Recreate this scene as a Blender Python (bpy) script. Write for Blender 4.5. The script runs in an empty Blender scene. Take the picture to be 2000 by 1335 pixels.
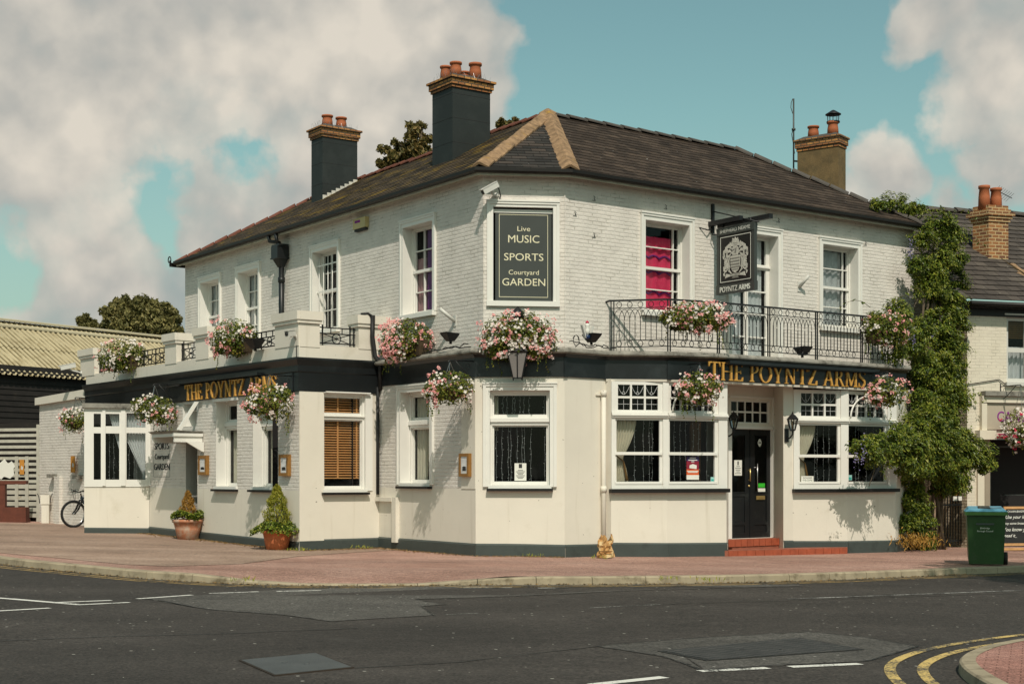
import bpy, math, random
from mathutils import Vector, Matrix
R = math.radians
sc = bpy.context.scene
COL = sc.collection

# ------------------------------------------------------------------ camera
FPX, HOR, EYE = 2800.0, 925.0, 1.55          # focal length in photo pixels, horizon row, eye height
cam_d = bpy.data.cameras.new("camera"); cam = bpy.data.objects.new("camera", cam_d); COL.objects.link(cam)
cam.location = (0, 0, EYE); cam.rotation_euler = (R(90), 0, 0)
cam_d.sensor_width = 36; cam_d.lens = FPX / 2000 * 36
cam_d.shift_y = (HOR - 667.5) / 2000
cam_d.clip_end = 3000
sc.camera = cam

# ------------------------------------------------------------------ sun, sky, exposure
SUN_AZ, SUN_EL = 8.0, 49.0                  # degrees to the right of straight behind the camera; elevation
sd = bpy.data.lights.new("sun", 'SUN'); so = bpy.data.objects.new("sun", sd); COL.objects.link(so)
sd.energy = 3.6; sd.angle = R(0.5); sd.color = (1.0, 0.915, 0.80)
sv = Vector((math.sin(R(SUN_AZ)) * math.cos(R(SUN_EL)), -math.cos(R(SUN_AZ)) * math.cos(R(SUN_EL)), math.sin(R(SUN_EL))))
so.rotation_euler = sv.to_track_quat('Z', 'Y').to_euler()
so.location = (0, -20, 40)
sc.view_settings.view_transform = 'Standard'; sc.view_settings.look = 'None'
sc.view_settings.exposure = 0.0; sc.view_settings.gamma = 1.0

W = bpy.data.worlds.new("World"); sc.world = W; W.use_nodes = True

class NT:
    """tiny node-tree writer"""
    def __init__(s, nt): s.nt = nt; s.n = nt.nodes; s.l = nt.links
    def add(s, t, **kw):
        nd = s.n.new(t)
        for k, v in kw.items():
            if k == 'inp':
                for i, x in v.items():
                    if hasattr(x, 'node'): s.l.new(x, nd.inputs[i])
                    else: nd.inputs[i].default_value = x
            else: setattr(nd, k, v)
        return nd
    def math(s, op, a, b=0.0, c=None, clamp=False):
        nd = s.add('ShaderNodeMath', operation=op, use_clamp=clamp)
        for i, x in enumerate((a, b, c)):
            if x is None: continue
            if hasattr(x, 'node'): s.l.new(x, nd.inputs[i])
            else: nd.inputs[i].default_value = x
        return nd.outputs[0]
    def vmath(s, op, a, b=None):
        nd = s.add('ShaderNodeVectorMath', operation=op)
        for i, x in enumerate((a, b)):
            if x is None: continue
            if hasattr(x, 'node'): s.l.new(x, nd.inputs[i])
            else: nd.inputs[i].default_value = x
        return nd
    def noise(s, vec, scale, detail=4, rough=0.55, out=0):
        return s.add('ShaderNodeTexNoise', inp={'Vector': vec, 'Scale': scale, 'Detail': detail, 'Roughness': rough}).outputs[out]
    def ramp(s, fac, stops, interp='LINEAR'):
        nd = s.add('ShaderNodeValToRGB'); cr = nd.color_ramp; cr.interpolation = interp
        while len(cr.elements) > 1: cr.elements.remove(cr.elements[-1])
        for i, (p, c) in enumerate(stops):
            e = cr.elements[0] if i == 0 else cr.elements.new(p)
            e.position = p; e.color = (c, c, c, 1) if isinstance(c, (int, float)) else (*c, 1)
        s.l.new(fac, nd.inputs[0]); return nd.outputs[0]
    def mix(s, fac, a, b, mode='MIX'):
        nd = s.add('ShaderNodeMix', data_type='RGBA', blend_type=mode)
        for i, x in ((0, fac), (6, a), (7, b)):
            if hasattr(x, 'node'): s.l.new(x, nd.inputs[i])
            elif isinstance(x, (int, float)): nd.inputs[i].default_value = x
            else: nd.inputs[i].default_value = (*x, 1)
        return nd.outputs[2]

def sky():
    t = NT(W.node_tree); t.n.clear()
    S = 0.10
    st = t.add('ShaderNodeTexSky', sky_type='NISHITA', sun_disc=False, sun_elevation=R(SUN_EL), sun_rotation=R(180 - SUN_AZ),
               air_density=1.0, dust_density=1.2, ozone_density=1.0)
    blue = t.mix(1.0, st.outputs[0], (1.06, 1.29, 0.89), 'MULTIPLY')
    d = t.add('ShaderNodeTexCoord').outputs['Generated']
    zz = t.add('ShaderNodeSeparateXYZ', inp={0: d}).outputs[2]
    blue = t.mix(t.ramp(zz, [(0.0, .7), (0.10, .45), (0.24, 0)]), blue, (3.1, 3.75, 3.75))      # the blue pales towards the horizon
    def pd(px, py): return Vector(((px - 1000) / FPX, 1, (HOR - py) / FPX)).normalized()
    wn = t.noise(d, 9.0, 3, 0.5, 1)
    wv = t.vmath('SCALE', t.vmath('SUBTRACT', wn, (0.5, 0.5, 0.5)).outputs[0]); wv.inputs[3].default_value = 0.07
    dw = t.vmath('ADD', d, wv.outputs[0]).outputs[0]
    blobs = [(110, 130, 330, .62), (420, 40, 330, .55), (740, 60, 340, .62), (60, 320, 240, .45), (900, 120, 190, .6), (330, 190, 240, .42), (690, 250, 180, .5), (560, 230, 160, .35),
             (1850, 50, 130, .5), (1940, 130, 150, .5), (1990, 300, 140, .4), (1740, 330, 95, .55), (1700, 400, 120, .35), (1860, 400, 120, .3),
             (430, 440, 240, .40), (640, 400, 260, .55), (120, 500, 230, .30), (300, 590, 220, .34), (760, 250, 120, .5), (40, 650, 200, .32),
             (430, 320, 120, -.26), (270, 400, 170, -.24), (520, 340, 100, -.20), (30, 500, 150, -.25), (420, 200, 120, -.10), (120, 440, 120, -.15),
             (1330, 150, 330, -.55), (1450, 350, 260, -.4), (1150, 260, 170, -.4), (1200, 30, 200, -.45)]
    acc = None; holes = None
    for (px, py, r, w) in blobs:
        dist = t.vmath('DISTANCE', dw, tuple(pd(px, py))).outputs['Value']
        f = t.add('ShaderNodeMapRange', interpolation_type='SMOOTHSTEP', inp={0: dist, 1: r / FPX * 1.25, 2: r / FPX * 0.1, 3: 0.0, 4: w}).outputs[0]
        if w > 0: acc = f if acc is None else t.math('MAXIMUM', acc, f)
        else: holes = f if holes is None else t.math('MINIMUM', holes, f)
    ws = t.vmath('SCALE', wv.outputs[0]); ws.inputs[3].default_value = 0.28
    dn = t.vmath('ADD', d, ws.outputs[0]).outputs[0]
    def billow(vec, scale, detail=2.0):      # rounded heaps
        v = t.add('ShaderNodeTexVoronoi', feature='F1', normalize=True, inp={'Vector': vec, 'Scale': scale, 'Detail': detail, 'Roughness': 0.5, 'Lacunarity': 2.3})
        return v.outputs['Distance']
    def up(x, z): return t.vmath('ADD', dn, (x, 0.0, z)).outputs[0]
    big = t.math('MULTIPLY', t.math('SUBTRACT', t.noise(dn, 6.0, 6, 0.55), 0.5), 0.95)
    bil = billow(dn, 13.0)
    acc = t.math('ADD', t.math('ADD', acc, holes), t.math('ADD', big, 0.12))
    det = t.noise(dn, 24, 8, 0.6)
    dens = t.math('ADD', t.math('ADD', acc, t.math('MULTIPLY', t.math('SUBTRACT', det, 0.5), 0.34)), t.math('MULTIPLY', t.math('SUBTRACT', 0.36, bil), 0.9))
    mask = t.ramp(dens, [(0.25, 0), (0.31, 0.38), (0.38, 0.84), (0.58, 1)])
    g1 = t.math('SUBTRACT', billow(up(.010, .024), 13.0), bil)
    g2 = t.math('SUBTRACT', t.noise(dn, 12, 5, 0.55), t.noise(up(.010, .024), 12, 5, 0.55))
    lit = t.math('ADD', t.math('ADD', t.math('MULTIPLY', g1, 1.5), t.math('MULTIPLY', g2, 1.1)), t.math('ADD', t.math('MULTIPLY', t.noise(dn, 5, 3), 1.5), -0.22), clamp=True)
    k = 1 / S
    shade = t.ramp(lit, [(0.04, (0.345 * k, 0.385 * k, 0.375 * k)), (0.40, (0.49 * k, 0.48 * k, 0.44 * k)), (0.85, (0.72 * k, 0.665 * k, 0.575 * k))])
    colr = t.mix(mask, blue, shade)
    bg = t.add('ShaderNodeBackground', inp={'Color': colr, 'Strength': S})
    t.l.new(bg.outputs[0], t.add('ShaderNodeOutputWorld').inputs[0])
sky()

# ------------------------------------------------------------------ materials
MATS = {}
def newmat(name):
    m = bpy.data.materials.new(name); m.use_nodes = True; t = NT(m.node_tree); t.n.clear()
    out = t.add('ShaderNodeOutputMaterial'); p = t.add('ShaderNodeBsdfPrincipled')
    t.l.new(p.outputs[0], out.inputs[0]); MATS[name] = m
    return m, t, p
def M(name, col, rough=0.6, var=0.12, vs=2.0, bump=0.0, bs=30.0, metal=0.0, spec=0.4, dirt=None, dirt_s=1.5, dirt_lo=0.55, dirt_hi=0.75, streak=None):
    """plain painted / stone / metal surface with blotchy variation, optional second (dirt) colour and fine bump"""
    m, t, p = newmat(name)
    co = t.add('ShaderNodeTexCoord').outputs['Object']
    n = t.noise(co, vs, 6, 0.6)
    c = t.mix(1.0, col, t.ramp(n, [(0.25, 1 - var), (0.75, 1 + var)]), 'MULTIPLY')
    if dirt is not None:
        dn = t.noise(co, dirt_s, 7, 0.65)
        c = t.mix(t.ramp(dn, [(dirt_lo, 0), (dirt_hi, 1)]), c, dirt)
    if streak is not None:      # thin runs of rain dirt, and the odd chip
        sm = t.add('ShaderNodeMapping', inp={0: co, 3: (4.5, 4.5, .3)}).outputs[0]
        c = t.mix(t.ramp(t.noise(sm, 1.3, 5, .6), [(.58, 0), (.80, .4)]), c, streak)
        c = t.mix(t.ramp(t.noise(co, 11, 3, .5), [(.745, 0), (.76, .9)]), c, (.12, .10, .08))
    t.l.new(c, p.inputs['Base Color'])
    p.inputs['Roughness'].default_value = rough; p.inputs['Metallic'].default_value = metal
    p.inputs['Specular IOR Level'].default_value = spec
    if bump:
        b = t.add('ShaderNodeBump', inp={'Strength': bump, 'Distance': 0.01, 'Height': t.noise(co, bs, 5, 0.6)})
        t.l.new(b.outputs[0], p.inputs['Normal'])
    return m
def Mbrick(name, c1, c2, mort, bw=0.225, bh=0.075, mw=0.012, bump=0.6, rough=0.75, dirt=None, dlo=.6, dhi=.8, paint=False, dist=0.012):
    """brickwork on UV laid out in metres"""
    m, t, p = newmat(name)
    uv = t.add('ShaderNodeUVMap').outputs[0]
    w = t.noise(uv, 7.0, 3, 0.5, 1)
    w2 = t.vmath('SCALE', t.vmath('SUBTRACT', w, (0.5, 0.5, 0.5)).outputs[0]); w2.inputs[3].default_value = 0.016
    v = t.vmath('ADD', uv, w2.outputs[0]).outputs[0]
    br = t.add('ShaderNodeTexBrick', inp={'Vector': v, 'Color1': (*c1, 1), 'Color2': (*c2, 1), 'Mortar': (*mort, 1), 'Scale': 1.0,
                                          'Mortar Size': mw, 'Mortar Smooth': 0.35 if paint else 0.1, 'Brick Width': bw, 'Row Height': bh, 'Bias': 0.0})
    n = t.noise(uv, 2.2, 6, 0.6)
    c = t.mix(1.0, br.outputs[0], t.ramp(n, [(0.25, 0.88), (0.75, 1.08)]), 'MULTIPLY')
    if paint:      # open joints where the paint has cracked, and odd chips
        br2 = t.add('ShaderNodeTexBrick', inp={'Vector': v, 'Scale': 1.0, 'Mortar Size': mw * .35, 'Mortar Smooth': 0.2, 'Brick Width': bw, 'Row Height': bh})
        c = t.mix(t.math('MULTIPLY', br2.outputs[1], t.ramp(t.noise(uv, 3.2, 5, 0.65), [(.50, 0), (.62, .75)])), c, (.20, .175, .13))
        c = t.mix(t.ramp(t.noise(uv, 13, 3, .5), [(.735, 0), (.75, .85)]), c, (.17, .145, .11))
    if dirt is not None:
        c = t.mix(t.ramp(t.noise(uv, 1.7, 8, 0.7), [(dlo, 0), (dhi, 0.8)]), c, dirt)
    t.l.new(c, p.inputs['Base Color']); p.inputs['Roughness'].default_value = rough
    h = t.math('ADD', t.math('MULTIPLY', br.outputs[1], -1.0), t.math('MULTIPLY', t.noise(uv, 28, 5, 0.65), 0.9))
    hb = t.math('ADD', h, t.math('MULTIPLY', t.noise(uv, 9, 3, 0.5), 0.8))
    b = t.add('ShaderNodeBump', inp={'Strength': bump, 'Distance': dist, 'Height': hb})
    t.l.new(b.outputs[0], p.inputs['Normal'])
    return m
def Mslate(name, cols, moss=None, mlo=.6, mhi=.75, sw=0.3, rh=0.19):
    m, t, p = newmat(name)
    uv = t.add('ShaderNodeUVMap').outputs[0]
    br = t.add('ShaderNodeTexBrick', inp={'Vector': uv, 'Color1': (0, 0, 0, 1), 'Color2': (1, 1, 1, 1), 'Mortar': (0.0, 0.0, 0.0, 1), 'Scale': 1.0,
                                          'Mortar Size': 0.006, 'Mortar Smooth': 0.1, 'Brick Width': sw, 'Row Height': rh})
    c = t.ramp(br.outputs[0], [(i / max(1, len(cols) - 1), x) for i, x in enumerate(cols)])
    c = t.mix(br.outputs[1], c, (0.012, 0.011, 0.010))
    c = t.mix(1.0, c, t.ramp(t.noise(uv, 1.1, 7, 0.65), [(0.25, 0.65), (0.75, 1.3)]), 'MULTIPLY')
    if moss is not None:
        st = t.add('ShaderNodeMapping', inp={0: uv, 3: (0.9, 1.3, 1)}).outputs[0]
        c = t.mix(t.ramp(t.noise(st, 1.4, 9, 0.72), [(mlo, 0), (mhi, 0.85)]), c, moss)
    sp = t.noise(uv, 16, 2, 0.4)
    c = t.mix(t.ramp(sp, [(0.765, 0), (0.78, 1)]), c, (0.55, 0.53, 0.48))
    t.l.new(c, p.inputs['Base Color']); p.inputs['Roughness'].default_value = 0.75; p.inputs['Specular IOR Level'].default_value = 0.12
    b = t.add('ShaderNodeBump', inp={'Strength': 0.6, 'Distance': 0.012, 'Height': t.math('ADD', t.math('MULTIPLY', br.outputs[1], -1.0), t.math('ADD', t.math('MULTIPLY', br.outputs[0], .35), t.math('MULTIPLY', t.noise(uv, 14, 5), .6)))})
    t.l.new(b.outputs[0], p.inputs['Normal'])
    return m
def Mleaf(name, stops, rough=0.45, trans=0.25, noise_s=2.5):
    """leaves and petals: a colour per loose leaf, drifting in clumps"""
    m, t, p = newmat(name)
    g = t.add('ShaderNodeNewGeometry')
    co = t.add('ShaderNodeTexCoord').outputs['Object']
    f = t.math('ADD', t.math('MULTIPLY', g.outputs['Random Per Island'], 0.62), t.math('MULTIPLY', t.math('SUBTRACT', t.noise(co, noise_s, 3), 0.2), 0.62), clamp=True)
    c = t.ramp(f, stops)
    t.l.new(c, p.inputs['Base Color']); p.inputs['Roughness'].default_value = rough
    p.inputs['Specular IOR Level'].default_value = 0.3
    if trans:
        tr = t.add('ShaderNodeBsdfTranslucent', inp={'Color': c}); mx = t.add('ShaderNodeMixShader', inp={0: trans, 1: p.outputs[0], 2: tr.outputs[0]})
        t.l.new(mx.outputs[0], [x for x in t.n if x.type == 'OUTPUT_MATERIAL'][0].inputs[0])
    return m
def Mglass(name, refl=0.10, tint=(0.75, 0.78, 0.78)):
    m, t, p = newmat(name); t.n.remove(p)
    tr = t.add('ShaderNodeBsdfTransparent', inp={'Color': (*tint, 1)})
    co = t.add('ShaderNodeTexCoord').outputs['Object']
    b = t.add('ShaderNodeBump', inp={'Strength': 0.15, 'Distance': 0.01, 'Height': t.noise(co, 2.5, 2)})
    gl = t.add('ShaderNodeBsdfGlossy', inp={'Color': (1, 1, 1, 1), 'Roughness': 0.02, 'Normal': b.outputs[0]})
    fr = t.add('ShaderNodeLayerWeight', inp={'Blend': 0.35}).outputs['Fresnel']
    mx = t.add('ShaderNodeMixShader', inp={0: t.math('MULTIPLY', fr, refl * 3, clamp=True), 1: tr.outputs[0], 2: gl.outputs[0]})
    t.l.new(mx.outputs[0], [x for x in t.n if x.type == 'OUTPUT_MATERIAL'][0].inputs[0])
    return m
def Mground(name, cols, scale, speck=None, patch=None, bump=0.5, rough=0.85, uvbrick=None, fine=160):
    m, t, p = newmat(name)
    co = t.add('ShaderNodeTexCoord').outputs['Object']
    st = t.add('ShaderNodeMapping', inp={0: co, 3: (1, 1.6, 1)}).outputs[0]
    n = t.noise(st, scale, 8, 0.62)
    c = t.ramp(n, [(0.3, cols[0]), (0.5, cols[1]), (0.7, cols[2])])
    f = t.noise(co, fine, 3, 0.6)
    c = t.mix(1.0, c, t.ramp(f, [(0.38, 0.6), (0.62, 1.42)]), 'MULTIPLY')
    f2 = t.noise(co, fine * 0.3, 2, 0.5)
    c = t.mix(1.0, c, t.ramp(t.noise(t.add('ShaderNodeMapping', inp={0: co, 2: (0, 0, R(-33)), 3: (.25, 1, 1)}).outputs[0], .55, 3, .5), [(.3, .82), (.7, 1.2)]), 'MULTIPLY')
    c = t.mix(1.0, c, t.ramp(f2, [(0.3, 0.8), (0.7, 1.2)]), 'MULTIPLY')
    if patch is not None:
        c = t.mix(t.ramp(t.noise(st, scale * 2.3, 6, 0.7), [(0.58, 0), (0.72, 0.7)]), c, patch)
    if speck is not None:
        vo = t.add('ShaderNodeTexVoronoi', inp={'Vector': co, 'Scale': 5.0})
        rnd = t.math('GREATER_THAN', t.noise(co, 3.1, 2), 0.5)
        c = t.mix(t.math('MULTIPLY', t.math('LESS_THAN', vo.outputs['Distance'], 0.085), rnd), c, speck)
    h = t.math('ADD', f, t.math('MULTIPLY', f2, 0.6))
    if uvbrick:
        br = t.add('ShaderNodeTexBrick', inp={'Vector': t.add('ShaderNodeMapping', inp={0: co, 2: (0, 0, R(uvbrick[2]))}).outputs[0], 'Scale': 1.0, 'Brick Width': uvbrick[0], 'Row Height': uvbrick[1], 'Mortar Size': 0.006,
                                              'Color1': (.92, .92, .92, 1), 'Color2': (1.08, 1.08, 1.08, 1), 'Mortar': (.55, .52, .50, 1)})
        c = t.mix(1.0, c, br.outputs[0], 'MULTIPLY')
    t.l.new(c, p.inputs['Base Color']); p.inputs['Roughness'].default_value = rough; p.inputs['Specular IOR Level'].default_value = 0.25
    b = t.add('ShaderNodeBump', inp={'Strength': bump, 'Distance': 0.008, 'Height': h})
    t.l.new(b.outputs[0], p.inputs['Normal'])
    return m

CREAM = (0.68, 0.63, 0.545)
m_wbrick = Mbrick("painted_brick", (0.69, 0.64, 0.585), (0.655, 0.61, 0.555), (0.66, 0.615, 0.56), paint=True, bump=0.6, mw=0.015, dirt=(0.45, 0.43, 0.37), dlo=.66, dhi=.84)
m_render = M("painted_render", CREAM, 0.7, 0.06, 0.8, 0.16, 14, dirt=(0.50, 0.45, 0.35), dirt_s=0.9, dirt_lo=.60, dirt_hi=.85, streak=(.40, .345, .25))
m_white = M("white_gloss_paint", (0.72, 0.70, 0.65), 0.4, 0.05, 1.5, 0.1, 25, dirt=(0.55, 0.52, 0.46), dirt_s=5, dirt_lo=.68, dirt_hi=.82)
m_black = M("black_gloss_paint", (0.008, 0.009, 0.010), 0.42, 0.25, 1.5, 0.12, 18, dirt=(0.05, 0.055, 0.05), dirt_s=2.5, dirt_lo=.6, dirt_hi=.85)
m_fascia = M("black_fascia_paint", (0.010, 0.012, 0.013), 0.36, 0.25, 1.2, 0.12, 9, dirt=(0.030, 0.036, 0.038), dirt_s=1.2, dirt_lo=.5, dirt_hi=.8)
m_plinth = M("grey_green_plinth_paint", (0.050, 0.062, 0.058), 0.5, 0.15, 2, 0.2, 22, dirt=(0.02, 0.022, 0.02), dirt_s=2, dirt_lo=.55, dirt_hi=.75)
m_chim = M("black_chimney_render", (0.017, 0.021, 0.020), 0.6, 0.2, 1.2, 0.15, 12, dirt=(0.035, 0.04, 0.038), dirt_s=1.3, dirt_lo=.5, dirt_hi=.8)
m_stackbrick = Mbrick("chimney_brick", (0.50, 0.235, 0.065), (0.27, 0.095, 0.032), (0.07, 0.05, 0.028), bw=.17, bh=.065, dirt=(0.035, 0.025, 0.012), dlo=.55, dhi=.72)
m_yellowbrick = Mbrick("yellow_stock_brick", (0.33, 0.135, 0.042), (0.12, 0.045, 0.022), (0.46, 0.33, 0.17), bw=.2, bh=.085, dirt=(0.05, 0.03, 0.02), dlo=.6, dhi=.8)
m_stackrender = M("brown_rendered_chimney", (0.16, 0.105, 0.045), 0.85, 0.3, 3, 0.4, 30, dirt=(0.06, 0.05, 0.025), dirt_s=2.5, dirt_lo=.45, dirt_hi=.75)
m_pot = M("terracotta", (0.36, 0.105, 0.040), 0.75, 0.2, 5, 0.25, 30)
m_potnew = M("orange_terracotta", (0.50, 0.145, 0.055), 0.7, 0.12, 5, 0.2, 30)
m_potold = M("lime_stained_terracotta", (0.42, 0.17, 0.09), 0.8, 0.2, 4, 0.3, 30, dirt=(0.46, 0.34, 0.26), dirt_s=6, dirt_lo=.45, dirt_hi=.65)
m_slate = Mslate("brown_slate", [(0.036, 0.026, 0.020), (0.054, 0.039, 0.030), (0.078, 0.056, 0.042)], moss=(0.115, 0.078, 0.050), mlo=.58, mhi=.8)
m_slateL = Mslate("mossy_slate", [(0.034, 0.026, 0.018), (0.062, 0.045, 0.030), (0.095, 0.068, 0.042)], moss=(0.27, 0.17, 0.022), mlo=.53, mhi=.66)
m_slateF = Mslate("grey_slate", [(0.026, 0.024, 0.022), (0.046, 0.041, 0.037), (0.075, 0.058, 0.048)], moss=(0.10, 0.065, 0.05))
m_slateN = Mslate("grey_brown_concrete_tile", [(0.062, 0.052, 0.046), (0.082, 0.068, 0.059), (0.10, 0.083, 0.07)], sw=.32, rh=.27)
m_hip = M("lichened_stone_hip", (0.25, 0.155, 0.085), 0.9, 0.6, 7, 0.6, 30, dirt=(0.36, 0.20, 0.03), dirt_s=3.2, dirt_lo=.58, dirt_hi=.74)
m_ridge = M("grey_ridge_tile", (0.075, 0.064, 0.055), 0.85, 0.3, 4, 0.3, 30, dirt=(0.22, 0.15, 0.03), dirt_s=2.2, dirt_lo=.64, dirt_hi=.8)
m_redridge = M("red_clay_ridge", (0.15, 0.050, 0.030), 0.85, 0.35, 5, 0.3, 30)
m_gutter = M("dark_brown_gutter", (0.009, 0.007, 0.006), 0.5, 0.3, 4, 0.1)
m_soffit = M("greyed_soffit_paint", (0.40, 0.385, 0.31), 0.7, 0.25, 4, 0.15, 25, dirt=(0.18, 0.16, 0.11), dirt_s=4, dirt_lo=.55, dirt_hi=.8)
m_lead = M("weathered_lead", (0.23, 0.215, 0.185), 0.75, 0.4, 5, 0.5, 14, dirt=(0.07, 0.062, 0.05), dirt_s=4, dirt_lo=.5, dirt_hi=.68)
m_glass = Mglass("window_glass", 0.14)
m_glassb = Mglass("bright_window_glass", 0.5)
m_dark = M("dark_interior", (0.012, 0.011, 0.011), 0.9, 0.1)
m_blackiron = M("black_iron", (0.010, 0.010, 0.011), 0.45, 0.2, 8)
m_curtain = M("cream_curtain", (0.78, 0.70, 0.55), 0.9, 0.1, 6)
m_net = M("grey_net_curtain", (0.62, 0.62, 0.62), 0.9, 0.25, 9)
m_netw = M("white_net_curtain", (0.80, 0.80, 0.80), 0.9, 0.1, 4)
m_pink = M("pink_curtain", (0.97, 0.06, 0.17), 0.8, 0.12, 5)
m_purple = M("purple_curtain", (0.22, 0.02, 0.22), 0.8, 0.2, 5)
m_mauve = M("mauve_curtain", (0.50, 0.26, 0.27), 0.8, 0.2, 5)
m_blind = M("orange_wood_blind", (0.95, 0.47, 0.18), 0.5, 0.1, 6)
m_gold = M("gold_leaf_lettering", (0.62, 0.33, 0.075), 0.4, 0.2, 9, metal=0.2)
m_goldwood = M("gilt_wood_frame", (0.25, 0.12, 0.028), 0.5, 0.25, 9)
m_paper = M("white_paper", (0.70, 0.69, 0.63), 0.8, 0.05)
m_ink = M("dark_ink", (0.03, 0.03, 0.03), 0.8, 0.05)
m_signgrey = M("slate_grey_sign_paint", (0.045, 0.050, 0.046), 0.45, 0.12, 2)
m_signblack = M("black_sign_paint", (0.008, 0.008, 0.008), 0.4, 0.1)
m_signletter = M("cream_sign_letter", (0.72, 0.66, 0.46), 0.5, 0.05)
m_silver = M("silver_crest_paint", (0.50, 0.48, 0.43), 0.45, 0.3, 22)
m_silverd = M("dark_silver_crest_paint", (0.20, 0.19, 0.17), 0.5, 0.2, 22)
m_tile = M("red_quarry_tile", (0.33, 0.075, 0.035), 0.55, 0.25, 5, 0.15, 20)
m_grout = M("pale_grout", (0.42, 0.24, 0.16), 0.9, 0.1)
m_redstep = M("red_brick_step", (0.27, 0.085, 0.05), 0.8, 0.3, 6, 0.3, 25)
m_lantglass = M("frosted_lantern_glass", (0.22, 0.20, 0.19), 0.25, 0.1)
m_amber = M("amber_lantern_glass", (0.45, 0.33, 0.17), 0.25, 0.2)
m_camwhite = M("camera_housing", (0.55, 0.54, 0.50), 0.4, 0.05)
m_wire = M("black_cable", (0.012, 0.012, 0.012), 0.6, 0.1)
m_brass = M("brass", (0.60, 0.44, 0.18), 0.3, 0.15, metal=0.8)
m_steel = M("steel", (0.50, 0.50, 0.50), 0.3, 0.1, metal=0.9)
m_fairy = M("fairy_light_bulb", (0.62, 0.62, 0.60), 0.4, 0.05)
m_bark = M("bark", (0.10, 0.075, 0.05), 0.9, 0.3, 8, 0.5, 20)
m_leaf = Mleaf("basket_leaf", [(0.05, (0.030, 0.050, 0.006)), (0.4, (0.085, 0.115, 0.013)), (0.68, (0.19, 0.20, 0.028)), (0.95, (0.30, 0.19, 0.035))])
m_fwhite = Mleaf("white_petal", [(0.0, (0.74, 0.68, 0.60)), (0.6, (0.80, 0.74, 0.68)), (1.0, (0.78, 0.52, 0.52))], 0.6, 0.2)
m_fpink = Mleaf("pink_petal", [(0.0, (0.76, 0.22, 0.24)), (0.5, (0.80, 0.38, 0.36)), (1.0, (0.84, 0.56, 0.51))], 0.6, 0.2)
m_fred = Mleaf("crimson_petal", [(0.0, (0.50, 0.012, 0.045)), (1.0, (0.66, 0.05, 0.12))], 0.6, 0.2)
m_flilac = Mleaf("lilac_petal", [(0.0, (0.16, 0.14, 0.33)), (1.0, (0.34, 0.29, 0.46))], 0.6, 0.2)
m_ivy = Mleaf("climber_leaf", [(0.08, (0.012, 0.026, 0.003)), (0.32, (0.050, 0.084, 0.008)), (0.58, (0.145, 0.185, 0.019)), (0.92, (0.34, 0.32, 0.048))], 0.42, 0.22, 2.6)
m_conif = Mleaf("golden_conifer_leaf", [(0.1, (0.105, 0.125, 0.012)), (0.5, (0.245, 0.255, 0.025)), (0.9, (0.42, 0.35, 0.045))], 0.55, 0.2, 4)
m_conifdry = Mleaf("browning_conifer_leaf", [(0.1, (0.15, 0.095, 0.015)), (0.5, (0.36, 0.19, 0.035)), (0.9, (0.52, 0.29, 0.075))], 0.55, 0.2, 4)
m_tree = Mleaf("dark_tree_leaf", [(0.05, (0.050, 0.052, 0.016)), (0.45, (0.14, 0.130, 0.042)), (0.9, (0.30, 0.25, 0.09))], 0.55, 0.2, 0.6)
m_treeb = Mleaf("bronze_tree_leaf", [(0.05, (0.048, 0.050, 0.013)), (0.5, (0.13, 0.110, 0.034)), (0.9, (0.31, 0.20, 0.07))], 0.5, 0.2, 0.9)
m_moss = M("basket_moss", (0.05, 0.032, 0.015), 0.95, 0.3, 12, 0.5, 40)
m_soil = M("soil_and_leaf_litter", (0.10, 0.065, 0.035), 0.95, 0.4, 7, 0.5, 40)
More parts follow.
